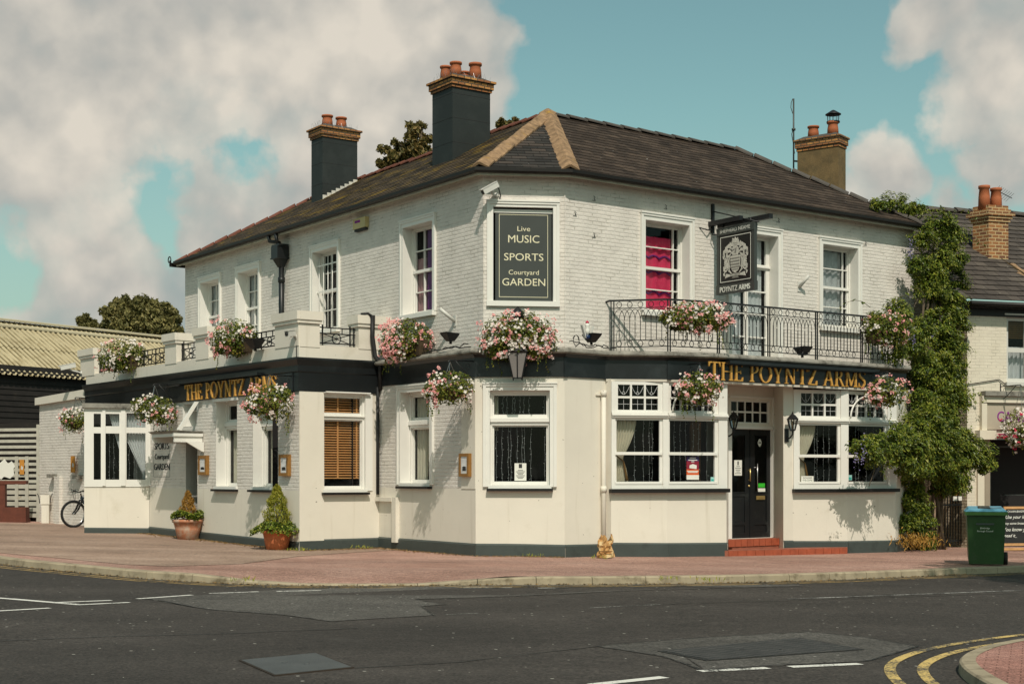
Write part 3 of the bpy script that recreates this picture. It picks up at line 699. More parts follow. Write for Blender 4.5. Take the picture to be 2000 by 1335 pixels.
# soffit, moulding and gutter
mb = MB()
SP = [V2(*L1[:2]), U0, U1, V2(*R1[:2])]
band(mb, SP, [(.0, Z_EV - .002), (OVER - .04, Z_EV - .002), (OVER - .02, Z_EV + .03), (.0, Z_EV + .03)])
band(mb, SP, [(OVER - .06, Z_EV - .055), (OVER - .02, Z_EV - .055), (OVER - .02, Z_EV - .004), (OVER - .06, Z_EV - .004)])
mb.build("soffit", m_soffit, pub)
mb = MB()
gp = [V2(*FLEo.p(-.2, 0)[:2])] + poly_off(SP, OVER + .05)
gp[1] = cEL - UL.N * -.05; gp[-1] = cER + UR.N * .05
band(mb, poly_off(SP, OVER), [(-.02, Z_EV - .012), (.05, Z_EV - .012), (.075, Z_EV + .015), (.08, Z_EV + .075), (-.02, Z_EV + .075)])
mb.box(FLE, 5.9, 6.62, Z_EV - .03, Z_EV + .08, OVER, OVER + .06)
# small scroll at the far left end of the gutter
sc_ = UL.p(-UL_LEN - OVER - .06, Z_EV + .15, OVER + .05)
mb.tube([sc_ + UL.p(0, 0) * 0 + Vector((DL.x, DL.y, 0)) * (.11 * math.cos(a) * (1 - a / 11)) + Vector((0, 0, 1)) * (.11 * math.sin(a) * (1 - a / 11)) for a in [k * .4 - 1.5 for k in range(20)]], .016, 6)
mb.build("gutter", m_gutter, pub)
# interior: dark rooms behind the fronts
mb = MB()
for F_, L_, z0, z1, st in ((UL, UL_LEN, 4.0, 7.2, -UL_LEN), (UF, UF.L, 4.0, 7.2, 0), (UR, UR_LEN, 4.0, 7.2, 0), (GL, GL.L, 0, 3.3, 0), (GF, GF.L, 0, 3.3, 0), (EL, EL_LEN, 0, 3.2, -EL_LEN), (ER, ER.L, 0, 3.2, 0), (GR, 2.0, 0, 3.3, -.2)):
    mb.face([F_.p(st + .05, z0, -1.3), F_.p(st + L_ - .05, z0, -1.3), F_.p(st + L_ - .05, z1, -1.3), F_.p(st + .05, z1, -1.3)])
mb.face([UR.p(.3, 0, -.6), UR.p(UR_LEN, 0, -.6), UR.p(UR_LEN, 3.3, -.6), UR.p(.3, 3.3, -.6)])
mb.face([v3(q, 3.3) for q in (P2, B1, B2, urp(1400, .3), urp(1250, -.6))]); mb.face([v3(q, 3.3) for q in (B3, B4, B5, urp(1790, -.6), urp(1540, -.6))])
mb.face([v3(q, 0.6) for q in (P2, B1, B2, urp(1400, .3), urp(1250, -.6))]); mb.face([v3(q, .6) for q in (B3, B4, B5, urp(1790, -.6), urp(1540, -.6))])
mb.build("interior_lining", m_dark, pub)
# ------------------------------------------------------------------ windows, doors, chimneys, pipes of the pub
def cells(a, b, fr, bar):
    """split a..b into columns with relative widths fr, separated by bars"""
    tot = (b - a) - bar * (len(fr) - 1); s = sum(fr); out = []; x = a
    for f in fr:
        w = tot * f / s; out.append((x, x + w)); x += w + bar
    return out
def curtain(mb, F, u0, u1, z0, z1, n, waves=7, amp=.03, edge=None, ny=10, from_right=False, mi=0):
    nx = waves * 6; rows = []
    for j in range(ny + 1):
        t = j / ny; z = z1 + (z0 - z1) * t; e = 1.0 if edge is None else edge(t)
        row = []
        for i in range(nx + 1):
            s = i / nx
            uu = u0 + (u1 - u0) * s * e if not from_right else u1 - (u1 - u0) * s * e
            row.append(F.p(uu, z, n + amp * math.sin(s * waves * 2 * math.pi) * (0.6 + .4 * e)))
        rows.append(row)
    vs = [p for r in rows for p in r]
    fs = [(j * (nx + 1) + i, j * (nx + 1) + i + 1, (j + 1) * (nx + 1) + i + 1, (j + 1) * (nx + 1) + i) for j in range(ny) for i in range(nx)]
    mb.mesh(vs, fs, mi, True)
def tie(t):                                    # drape that is gathered by a tie-back
    if t < .62: return 1 - .62 * (t / .62) ** 1.6
    return .38 + .28 * (1 - math.exp(-(t - .62) * 6))
def tie2(t): return 1.0 - .55 * max(0, t - .12) ** 1.2 if t < .75 else .45
def architrave(mb, F, o, w=.11, top=.13, n=.035, sill=True, foot=None):
    u0, u1, z0, z1 = o
    zb = z0 if foot is None else foot
    for a, b in ((u0 - w, u0), (u1, u1 + w)):
        mb.box(F, a, b, zb, z1 + top, 0, n)
    mb.box(F, u0 - w * 1.0, u0 - w * .55, zb, z1 + top + .001, n - .002, n + .018); mb.box(F, u1 + w * .55, u1 + w * 1.0, zb, z1 + top + .001, n - .002, n + .018)
    mb.box(F, u0, u1, z1, z1 + top, 0, n)
    mb.box(F, u0 - w - .012, u1 + w + .012, z1 + top, z1 + top + .03, 0, n + .035); mb.box(F, u0 - w - .003, u1 + w + .003, z1 + top - .045, z1 + top - .002, n - .002, n + .02)
def window(F, panes, frame, n, label=None, glass=None, thick=.05, extra=None):
    """frame = (u0,u1,z0,z1); panes = holes in it"""
    mb = MB(); wall(mb, F, *frame, [p + (thick,) for p in panes], n=n)
    if extra: extra(mb)
    w = mb.build("window", [m_white, m_white], pub, label)
    g = MB()
    for p in panes: g.face([F.p(p[0], p[2], n - thick + .012), F.p(p[1], p[2], n - thick + .012), F.p(p[1], p[3], n - thick + .012), F.p(p[0], p[3], n - thick + .012)])
    g.build("glass", glass or m_glass, w)
    return w
def sash(F, o, depth, cu, ru, cl, rl, label, gls=None, aw=.11, sill=True, arch=True, sill_dark=False, mid=.5, foot=None):
    u0, u1, z0, z1 = o; zm = lerp(z0, z1, mid); st = .065; bar = .022
    up = [(a, b, c, d) for a, b in cells(u0 + st, u1 - st, cu, bar) for c, d in cells(zm + .025, z1 - .07, ru, bar)]
    lo = [(a, b, c, d) for a, b in cells(u0 + st + .01, u1 - st - .01, cl, bar) for c, d in cells(z0 + .09, zm - .03, rl, bar)]
    def ex(mb):
        mb.box(F, u0 + .02, u1 - .02, zm - .028, zm + .03, -depth, -depth + .035)       # meeting rail
        mb.box(F, u0, u0 + .035, z0, z1, -depth, -depth + .03); mb.box(F, u1 - .035, u1, z0, z1, -depth, -depth + .03); mb.box(F, u0 + .035, u1 - .035, z1 - .035, z1, -depth, -depth + .03)
    w = window(F, up + lo, (u0, u1, z0, z1), -depth, label, gls, extra=ex)
    if arch:
        a = MB(); architrave(a, F, o, aw, foot=foot); bevel(a.build("architrave", m_white, w), .004)
    if sill:
        s = MB(); s.box(F, u0 - .10, u1 + .10, z0 - .09, z0 - .001, -depth + .0, .10)
        s.build("sill", m_white if not sill_dark else m_gutter, w)
    return w
fp = lambda F, u0, u1, z0, z1, n: [F.p(u0, z0, n), F.p(u1, z0, n), F.p(u1, z1, n), F.p(u0, z1, n)]
T3 = (1, 1, 1); MARG = (.17, 1, .17)
a_ = sash(UL, wA, .24, T3, (1, 1), T3, (1, 1), "sash window with white net curtain nearest the far left corner", m_glassb)
b_ = sash(UL, wB, .24, T3, (1, 1), T3, (1, 1), "sash window with white net curtain beside the black downpipe", m_glassb)
for w_, o in ((a_, wA), (b_, wB)):
    m = MB(); curtain(m, UL, o[0] + .04, o[1] - .03, o[2] + .1, o[3] - .05, -.33, 6, .015); m.build("curtain", m_netw, w_)
c_ = sash(UL, wC, .24, T3, (1, 1), T3, (1, 1), "sash window behind white security bars")
m = MB()
for k in range(6):
    uu = lerp(wC[0] + .1, wC[1] - .02, k / 5); m.tube([UL.p(uu, wC[2] + .05, -.1), UL.p(uu, wC[3] - .12, -.1)], .011, 6)
for zz in (.27, .60): m.box(UL, wC[0] - .02, wC[1], lerp(wC[3], wC[2], zz - .10) - .015, lerp(wC[3], wC[2], zz - .10) + .015, -.115, -.095)
m.build("security_bars", m_white, c_)
d_ = sash(UL, wD, .24, T3, (1, 1), T3, (1, 1), "sash window with purple and mauve curtains")
m = MB(); curtain(m, UL, wD[0] + .42, wD[1] - .03, wD[2] + .1, wD[3] - .05, -.32, 6, .02); m.build("curtain", m_purple, d_, "deep purple curtain")
m = MB(); curtain(m, UL, wD[0] + .05, wD[0] + .38, wD[2] + .1, wD[3] - .62, -.32, 3, .02); m.build("curtain", m_mauve, d_, "dull mauve curtain")
x_ = sash(UR, w1, .24, MARG, (1, 1), MARG, (1, 1), "sash window filled by a bright pink curtain", aw=.12)
m = MB(); curtain(m, UR, w1[0] + .04, w1[1] - .22, w1[2] + .08, lerp(w1[2], w1[3], .86), -.31, 4, .015); m.build("curtain", m_pink, x_)
m = MB()
for zz in (.22, .45, .62): # pelmet-like scalloped darker folds across the curtain
    path = [UR.p(lerp(w1[0] + .05, w1[1] - .24, i / 24), lerp(w1[2], w1[3], zz) + .055 * abs(math.sin(i / 24 * math.pi * 3)), -.30) for i in range(25)]
    m.tube(path, .022, 6)
m.build("curtain_swag", m_purple, x_, "dark scalloped swags across the pink curtain")
y_ = sash(UR, w3, .24, MARG, (1, 1), MARG, (1, 1), "sash window with grey net curtain near the climbing plant", aw=.12)
m = MB(); curtain(m, UR, w3[0] + .04, w3[1] - .16, w3[2] + .08, w3[3] - .06, -.36, 5, .02); m.build("curtain", m_net, y_)
# french doors on the balcony
u0, u1, z0, z1 = w2; um = (u0 + u1) / 2; zt_ = z0 + (z1 - z0) * .76
pn = []
for a, b in ((u0 + .10, um - .05), (um + .05, u1 - .10)):
    pn += [(a, b, c, d) for c, d in cells(z0 + .10, zt_ - .06, (.9, 1, 1, 1), .03)] + [(a, b, zt_ + .05, z1 - .07)]
v_ = window(UR, pn, w2, -.24, "tall glazed french doors with net curtains onto the balcony", extra=lambda mb: (mb.box(UR, um - .02, um + .02, z0, zt_, -.24, -.21), mb.box(UR, u0, u1, zt_ - .02, zt_ + .02, -.24, -.20)))
m = MB(); architrave(m, UR, w2, .12); bevel(m.build("architrave", m_white, v_), .004)
m = MB(); curtain(m, UR, u0 + .06, um - .10, z0, z1 - .05, -.32, 4, .012); curtain(m, UR, um + .03, u1 - .16, z0, z1 - .05, -.32, 4, .012); m.build("curtain", m_netw, v_)
# blind window frame on the corner holds the signboard
m = MB(); architrave(m, UF, wS, .12, .10)
m.box(UF, wS[0] - .13, wS[1] + .13, wS[2] - .10, wS[2] - .001, 0, .06); m.box(UF, wS[0], wS[1], wS[3] - .10, wS[3] - .035, -.088, -.04)
bevel(m.build("blind_window", m_white, pub, "blind window surround on the corner facet"), .004)

# ---- ground floor windows with a transom
def transom_window(F, o, depth, zt0, zt1, label, aw=.13, arch=True, st=.07, um=None):
    u0, u1, z0, z1 = o
    pn = [(u0 + st, u1 - st, zt1, z1 - .09), (u0 + st, u1 - st, z0 + .08, zt0)]
    def ex(mb):
        mb.box(F, u0 + .02, u1 - .02, zt0 + .03, zt1 - .05, -depth, -depth + .05); mb.box(F, u0 + .005, u1 - .005, zt0 + .09, zt1 - .075, -depth + .04, -depth + .085)
        for a, b in ((u0, u0 + .04), (u1 - .04, u1)): mb.box(F, a, b, z0, z1, -depth, -depth + .04)
        mb.box(F, u0 + .04, u1 - .04, z1 - .05, z1, -depth, -depth + .04)
    w = window(F, pn, o, -depth, label, extra=ex)
    if arch: a = MB(); architrave(a, F, o, aw, .12, foot=z0 - .02); bevel(a.build("architrave", m_white, w), .004)
    s = MB(); s.box(F, u0 - .03, u1 + .03, z0 - .05, z0 + .012, -depth + .01, .05); s.build("sill", m_white, w)
    s = MB(); s.box(F, u0 - .06, u1 + .06, z0 - .10, z0 - .052, .005, .11); s.build("drip_sill", m_gutter, w)
    return w, pn
def fairy(parent, F, u0, u1, z0, z1, n, k, rng):
    m = MB()
    for i in range(k):
        uu = lerp(u0, u1, (i + .5 + rng.uniform(-.35, .35)) / k); pth = [F.p(uu + .008 * math.sin(j * 1.7 + i), lerp(z1, z0, j / 8), n) for j in range(9)]
        m.tube(pth, .0022, 3, 1, cap=False)
        zz = z1 - rng.uniform(.02, .1)
        while zz > z0:
            c = F.p(uu + rng.uniform(-.012, .012), zz, n + .006); d_ = Vector((rng.uniform(-1, 1), -.4, rng.uniform(-.6, .3))).normalized() * .026
            m.tube([c, c + d_], .0042, 4, 0); zz -= rng.uniform(.07, .15)
    return m.build("fairy_lights", [m_fairy, m_net], parent)
rg = random.Random(11)
zt = lambda F, px, py, n: F.z(px, py, n)
wf, pn = transom_window(GF, gF, .13, zt(GF, 1015, 833, -.13), zt(GF, 1015, 809, -.13), "large corner window hung with strings of fairy lights")
for p in pn: fairy(wf, GF, p[0] + .02, p[0] + (p[1] - p[0]) * .72, p[2], p[3], -.26, 8, rg); fairy(wf, GF, p[1] - .06, p[1] - .01, p[2], p[3], -.26, 1, rg)
m = MB(); curtain(m, GF, pn[0][0], pn[0][0] + .07, pn[0][2] - .3, pn[0][3], -.3, 2, .01); m.build("curtain", m_curtain, wf)
wg, pn = transom_window(GL, gA, .24, zt(GL, 820, 838, -.24), zt(GL, 820, 815, -.24), "window with pale curtain and a half drawn wooden blind")
m = MB(); curtain(m, GL, pn[1][0] - .02, pn[1][0] + .5, pn[1][2], pn[0][3], -.36, 4, .03, ny=16, edge=lambda t: 1 - .25 * t); m.build("curtain", m_curtain, wg)
def blind(parent, F, u0, u1, z0, z1, n, gap=.052, cords=(), mat=None, drop=True):
    m = MB(); z = z1 - .02
    while z > z0 + .03:
        pts = [F.p(u0, z + .016, n - .018), F.p(u1, z + .016, n - .018), F.p(u1, z - .012, n + .022), F.p(u0, z - .012, n + .022)]
        lo = [p + Vector((0, 0, -.004)) for p in pts]
        m.hexa(lo, pts); z -= gap
    m.box(F, u0, u1, z0, z0 + .025, n - .02, n + .02)
    for c in cords: m.box(F, lerp(u0, u1, c) - .018, lerp(u0, u1, c) + .018, z0, z1, n + .024, n + .028)
    return m.build("blind", mat or m_blind, parent)
blind(wg, GL, pn[1][0] + .62, pn[1][1] + .3, pn[1][2] + .12, pn[1][3], -.42); blind(wg, GL, pn[0][0] + .66, pn[0][1] + .3, pn[0][2], pn[0][3], -.42)
wr, pn = transom_window(ER, eR, .09, zt(ER, 668, 822, -.09), zt(ER, 668, 806, -.09), "window with orange venetian blind on the wing end", arch=False, st=.06)
blind(wr, ER, pn[0][0] - .02, pn[0][1] + .02, pn[0][2] - .02, pn[0][3], -.17, .052, (.41, .91))
blind(wr, ER, pn[1][0] - .02, pn[1][1] + .02, zt(ER, 668, 934, -.1), pn[1][3], -.17, .052, (.41, .91))
m = MB(); m.box(ER, eR[0] - .02, eR[1] + .04, eR[3], E_FB - .002, .0, .05); m.box(ER, eR[0] + .02, eR[1] + .09, eR[3] + .03, E_FB - .01, .05, .09)
m.box(ER, eR[1], eR[1] + .17, eR[2] - .02, eR[3], .0, .02)
m.build("architrave", m_white, wr)
for e_, lab in ((e1, "narrow transom window nearer the canopy door"), (e2, "narrow transom window nearer the wing corner")):
    ww, pn = transom_window(EL, e_, .28, zt(EL, (452 if e_ is e1 else 530), 840, -.28), zt(EL, (452 if e_ is e1 else 530), 819, -.28), lab, arch=False)
    m = MB(); curtain(m, EL, pn[1][0] - .02, pn[1][0] + .52, pn[1][2], pn[1][3], -.42, 5, .03); m.build("curtain", m_curtain, ww)
    m = MB(); m.box(EL, e_[0] - .1, e_[1] + .1, e_[3], E_FB - .002, .0, .04); m.build("architrave", m_white, ww)
ww = window(EL, [(eF[0] + .1, eF[1] - .06, eF[2] + .07, eF[3] - .07)], eF, -.25, "fanlight above the canopy")

# ---- splayed bays
def lead_light(mb, F, p, n):
    """leaded tracery in one small pane"""
    u0, u1, z0, z1 = p; um = (u0 + u1) / 2
    pts = lambda f: [F.p(*f(t / 14), n) for t in range(15)]
    return pts
def bay(F, us, zz, n, label, posts, cols=3, arch=False):
    """us=(u0, pane0, pane1, u1), zz = (foot, pane bottom, rail, transom low, transom high, top pane top, top)"""
    u0, a, b, u1 = us; zb, p0, rl, t0, t1, p1, zt_ = zz
    pn = [(a, b, p0, rl - .03), (a, b, rl + .03, t0)]
    tp = [(c, d, e, f) for c, d in cells(a + .03, b - .03, [1] * cols, .035) for e, f in cells(t1, p1, (1, 1), .04)]
    def ex(mb):
        mb.box(F, a - .05, b + .05, rl - .028, rl + .028, n, n + .035)
        mb.box(F, u0, u1, t0 + .05, t1 - .05, n, n + .06); mb.box(F, u0, u1, t0 + .085, t0 + .11, n + .06, n + .085)
        mb.box(F, a - .045, b + .045, p0 - .05, p0 - .005, n, n + .03)
        for q in posts: mb.box(F, q[0], q[1], zb, zt_, n - .06, n + .03)
        mb.box(F, u0, u1, zb, p0 - .06, n - .02, n + .025)
    w = window(F, pn + tp, (u0, u1, zb, zt_), n, label, extra=ex)
    lead = MB()
    for i, p in enumerate(tp):
        pu0, pu1, pz0, pz1 = p; um = (pu0 + pu1) / 2; zm = (pz0 + pz1) / 2; nn = n - .028
        P = lambda u, z: F.p(u, z, nn)
        if i % 2 == 1:   # upper row: swags
            lead.tube([P(lerp(pu0, pu1, t / 12), pz1 - .02 - (pz1 - pz0) * .75 * math.sin(t / 12 * math.pi)) for t in range(13)], .0035, 4)
            lead.tube([P(um, pz1), P(um, zm - .03)], .0035, 4); lead.tube([P(um + .022 * math.cos(t * .7), zm - .05 + .026 * math.sin(t * .7)) for t in range(10)], .0035, 4)
        else:
            lead.tube([P(um, pz0), P(um, pz1)], .0035, 4); lead.tube([P(pu0, zm), P(pu1, zm)], .0035, 4)
    lead.build("leading", m_net, w)
    s = MB(); s.box(F, u0 - .03, u1 + .0, zb - .075, zb - .002, -.05, .13); s.build("sill", m_gutter, w)
    return w, pn, tp
zA = lambda y, px=1245, F=BA: F.z(px, y)
wa, pa, ta = bay(BA, (0, BA.u(1204), BA.u(1288), BA.L), (zA(954), zA(940), zA(885), zA(820), zA(800), zA(751), Z_FB - .05), .0, "left light of the splayed bay with tied back curtain", [(0, BA.u(1201)), (BA.u(1294), BA.L + .01)])
zBv = lambda y: zA(y)
wb, pb, tb = bay(BB, (0, BB.u(1308), BB.u(1396), BB.L), (zA(954), zA(940), zA(885), zA(820), zA(800), zA(751), Z_FB - .05), .0, "right light of the splayed bay with an event poster", [(-.0, BB.u(1305)), (BB.u(1402), BB.L)], 4)
zC = lambda y: BC.z(1600, y)
zz = (zC(954), zC(940), zC(890), zC(830), zC(812), zC(768), Z_FB - .06)
wc, pc, tc = bay(BC, (0, BC.u(1562), BC.u(1636), BC.L), zz, .0, "left light of the bay right of the door with tied back curtain", [(0, BC.u(1559)), (BC.u(1641), BC.L + .01)])
wd, pd_, td = bay(BD, (0, BD.u(1656), BD.u(1728), BD.L), zz, .0, "right light of the bay half hidden by the climber", [(0, BD.u(1654)), (BD.u(1732), BD.L)], 4)
for w_, F_, p in ((wa, BA, pa), (wc, BC, pc)):
    ww_ = (p[0][1] - p[0][0])
    m = MB(); curtain(m, F_, p[0][0] + .0, p[0][0] + ww_ * .52, p[0][2], p[1][3], -.16, 7, .03, tie, 22); m.build("curtain", m_curtain, w_)
    m = MB(); q = F_.p(p[0][0] + ww_ * .02, p[0][3] + .0, -.11); m.tube([q, F_.p(p[0][0] + ww_ * .20, p[0][3] - .12, -.1), F_.p(p[0][0] + ww_ * .26, p[0][2] + .12, -.1), F_.p(p[0][0] + ww_ * .28, p[0][2] + .02, -.1)], [.014, .016, .024, .034], 6); m.build("tie_back", m_goldwood, w_)
for w_, F_, p, k, a0 in ((wa, BA, pa, 4, .45), (wb, BB, pb, 7, .05), (wc, BC, pc, 4, .42), (wd, BD, pd_, 5, .04)):
    fairy(w_, F_, lerp(p[0][0], p[0][1], a0), p[0][1], p[0][2], p[1][3], -.2, k, rg)
m = MB(); m.box(BB, lerp(pb[0][0], pb[0][1], .70), lerp(pb[0][0], pb[0][1], .92), pb[0][2], pb[1][3], -.42, -.36); m.build("wood_post", M("brown_wood_post", (0.10, 0.05, 0.022), .6, .2, 5), wb)
# arched lead ornaments over the outer bay lights
for w_, F_, p in ((wb, BB, tb), (wd, BD, td)):
    a, b = p[0][0] + .02, p[-1][1] - .02; z0, z1 = p[0][2] - .03, p[1][3] - .04; m = MB()
    m.tube([F_.p((a + b) / 2 - (b - a) / 2 * math.cos(t / 20 * math.pi), z0 + (z1 - z0) * math.sin(t / 20 * math.pi), .035) for t in range(21)], .020, 6)
    m.build("arched_rail", m_white, w_)

# ---- far left bay
zE = lambda y: EB.z(240, y)
zz = (zE(948), zE(936), zE(830), zE(845), zE(833), zE(800), zE(792))
frame = (0, EB.L, zE(950), zE(797))
q = lambda a, b, y0, y1: (EB.u(a), EB.u(b), zE(y1), zE(y0))
pn = [q(183, 197, 808, 834), q(183, 197, 846, 936), q(206, 233, 808, 832), q(206, 233, 846, 936), q(247, 284, 806, 834), q(247, 284, 845, 936)]
we = window(EB, pn, frame, .02, "three light bay window with draped white curtains", extra=lambda mb: (mb.box(EB, EB.u(200), EB.u(206), zE(948), zE(799), .02, .045), mb.box(EB, EB.u(236), EB.u(245), zE(948), zE(799), .02, .045), mb.box(EB, EB.u(284), EB.L + .05, zE(948), zE(799), -.1, .045)))
m = MB(); curtain(m, EB, EB.u(246), EB.u(286), zE(934), zE(806), -.14, 7, .03, ny=18, edge=lambda t: .98 if t < .4 else max(.18, .98 - (t - .4) * 1.5), from_right=True)
curtain(m, EB, EB.u(212), EB.u(236), zE(905), zE(806), -.14, 4, .02, ny=18, edge=lambda t: max(.1, .98 - t * 1.2), from_right=True)
m.build("curtain", m_netw, we)
fairy(we, EB, EB.u(206), EB.u(284), zE(936), zE(846), -.2, 8, rg)
m = MB(); m.box(EB, -.05, EB.L + .03, zE(797), zE(788), -.4, .10); m.build("bay_roof", m_lead, we)
m = MB(); m.box(EB, 0, EB.L, zE(788), E_FB + .0, -.5, -.03); m.build("bay_head", m_fascia, we)
m = MB()
for z0, dz in ((0, 1.3),): m.face([v3(q_, .9) for q_ in (EB.p(0, 0), EB.p(EB.L, 0), EB.p(EB.L, 0, -1.2), EB.p(0, 0, -1.2))])
m.face(fp(EB, .05, EB.L + .2, .8, 3.1, -.9)); m.build("bay_interior", m_dark, we)

# ---- street doors
m = MB()
uw = (uD1 - uD0); um = uD0 + uw * .5
pn = [(uD0 + uw * .07, um - uw * .12, lerp(zd0, zd1, .42), lerp(zd0, zd1, .95)), (um + uw * .12, uD1 - uw * .09, lerp(zd0, zd1, .42), lerp(zd0, zd1, .95))]
pl = [(p[0], p[1], lerp(zd0, zd1, lo), lerp(zd0, zd1, hi)) for p in pn for lo, hi in ((.05, .12), (.145, .385))]
wall(m, GD, uD0, uD1, zd0, zd1, [p + (.02,) for p in pn + pl], n=-.06)
for p in pl: m.face(fp(GD, p[0], p[1], p[2], p[3], -.08))
m.box(GD, um - .008, um + .012, zd0, zd1, -.06, -.045)
for p in pn:
    for k in (0, 1): m.box(GD, p[0] - .02, p[1] + .02, p[2 + k] - .012, p[2 + k] + .012, -.06, -.046)
door = m.build("door", [m_black, m_black], pub, "black half glazed double door at the top of the steps")
m = MB()
for p in pn: m.face(fp(GD, p[0], p[1], p[2], p[3], -.075))
m.build("glass", m_glass, door)
m = MB(); m.tube([GD.p(um - .03, lerp(zd0, zd1, .52), -.02), GD.p(um - .03, lerp(zd0, zd1, .64), -.02)], .013, 8); m.box(GD, um - .04, um - .02, lerp(zd0, zd1, .53), lerp(zd0, zd1, .54), -.06, -.02); m.box(GD, um - .04, um - .02, lerp(zd0, zd1, .62), lerp(zd0, zd1, .63), -.06, -.02)
m.lathe([(.022, 0), (.022, .012), (.01, .02)], GD.p(um - .045, lerp(zd0, zd1, .48), -.045), 10, axis=Matrix.Rotation(R(90), 3, 'X')); m.build("handle", m_brass, door)
m = MB(); m.tube([GD.p(um + uw * .16, lerp(zd0, zd1, .44), -.03), GD.p(um + uw * .16, lerp(zd0, zd1, .685), -.03)], .009, 8); m.tube([GD.p(um + uw * .09, lerp(zd0, zd1, .65), -.05), GD.p(um + uw * .16, lerp(zd0, zd1, .65), -.03)], .007, 6); m.build("handle", m_steel, door)
m = MB(); m.box(GD, um + uw * .15, um + uw * .36, lerp(zd0, zd1, .352), lerp(zd0, zd1, .388), -.06, -.05); m.box(GD, um + uw * .19, um + uw * .32, lerp(zd0, zd1, .362), lerp(zd0, zd1, .376), -.05, -.043); m.build("letterbox", m_brass, door)
pn = [(c, d, e, f) for c, d in cells(GD.u(1428), GD.u(1501), (1,) * 5, .028) for e, f in cells(zf0 + .02, zf1 - .02, (1, 1), .035)]
fl_ = window(GD, pn, (GD.u(1424), GD.u(1508), zf0 - .06, zf1 + .06), -.03, "ten pane fanlight above the black double door", thick=.03, extra=lambda mb: (mb.box(GD, GD.u(1420), GD.u(1511), zd1 + .005, zf0 - .065, -.04, .03), mb.box(GD, GD.u(1420), GD.u(1428) - .004, zd0, zd1, -.05, .03), mb.box(GD, GD.u(1508.5) + .002, GD.u(1511), zd0, zf1 + .1, -.05, .03), mb.box(GD, GD.u(1424), GD.u(1508), zf1 + .061, zf1 + .1, -.03, .02)))
m = MB(); m.box(EL, eDoor[0], eDoor[1], -.2, eDoor[3], -.50, -.45); m.box(EL, eDoor[0] + .25, eDoor[1] - .1, 1.3, 2.4, -.45, -.43); m.build("door", m_black, pub, "dark recessed door under the small canopy")
# side-door canopy
m = MB()
uc0, uc1 = EL.u(300, .66), EL.u(393, .05); zc = EL.z(393, 846, .05)
m.hexa([EL.p(uc0, zc - .0, .02), EL.p(uc0, zc - .0, .72), EL.p(uc1, zc - .0, .72), EL.p(uc1, zc - .0, .02)][::-1], [EL.p(uc0 - .05, zc + .05, .02), EL.p(uc0 - .05, zc + .05, .78), EL.p(uc1 + .05, zc + .05, .78), EL.p(uc1 + .05, zc + .05, .02)][::-1], 1)
m.box(EL, uc1 - .05, uc1 + .0, zc - .2, zc - .002, .02, .70); m.box(EL, uc1 - .04, uc1 + .035, zc - .07, zc - .003, .02, .73); m.box(EL, uc0, uc0 + .05, zc - .2, zc - .002, .02, .70); m.box(EL, uc0 + .05, uc1 - .05, zc - .08, zc - .002, .64, .70)
m.prism(Frame(EL.p(uc1 + .02, 0, .02), EL.p(uc1 + .02, 0, .60)), [(0.0, zc - .42), (.06, zc - .40), (.42, zc - .2), (0, zc - .2)], -.06, 0)
m.build("door_canopy", [m_white, m_lead], pub)
m = MB() # raised white bar standing for a streak of sunlight above the canopy
m.prism(Frame(EL.p(uc1 - .15, 0, 0), EL.p(uc1 - .15, 0, .6)), [(.05, zc + .72), (.13, zc + .72), (.56, zc + .08), (.48, zc + .06)], -.035, .035); m.build("sun_streak", m_white, pub)

# ---- steps
st = thing("door_steps", GD.p(GD.u(1490), 0, .9), "two red tiled steps with a brick edge in front of the black double door", "steps")
m = MB(); ga = gz(4.5)
uS0, uS1 = GD.u(1400, .3), GD.u(1530, .16)
m.box(GD, uD0 - .3, uS1 + .1, ga - .2, zd0 - .006, -.06, .34); m.build("tread", m_redstep, st)
m = MB()
k = 9
for a, b in cells(GD.u(1424, .36), GD.u(1529, .36), (1,) * k, .012): m.box(GD, a, b, lerp(ga, zd0, .50), zd0 - .002, .335, .36)
bevel(m.build("riser_tiles", m_tile, st), .004)
s0, s1, s2, s3 = B2 + V2(-.3, .0), B2 + V2(-.02, -.06), urp(1655, 1.32), urp(1655, .9)
for nm, zlo, zhi, grow, mt in (("lower_step", -.5, ga + .115, 0.0, m_redstep),):
    m = MB(); pts = [s0, s1, s2, s3]
    m.hexa([v3(q, zlo) for q in pts], [v3(q, zhi + (gz(q.x) - ga) * .6) for q in pts]); bevel(m.build(nm, mt, st), .012, 2)
m = MB(); fs_ = Frame(s1, s2)
for i, (a, b) in enumerate(cells(fs_.L * .02, fs_.L * .995, (1,) * 14, .012)): m.box(fs_, a, b, gz(s1.x) - .06 - .012 * a, ga + .105 - .011 * a, -.02, .018)
bevel(m.build("edge_bricks", m_tile, st), .006)

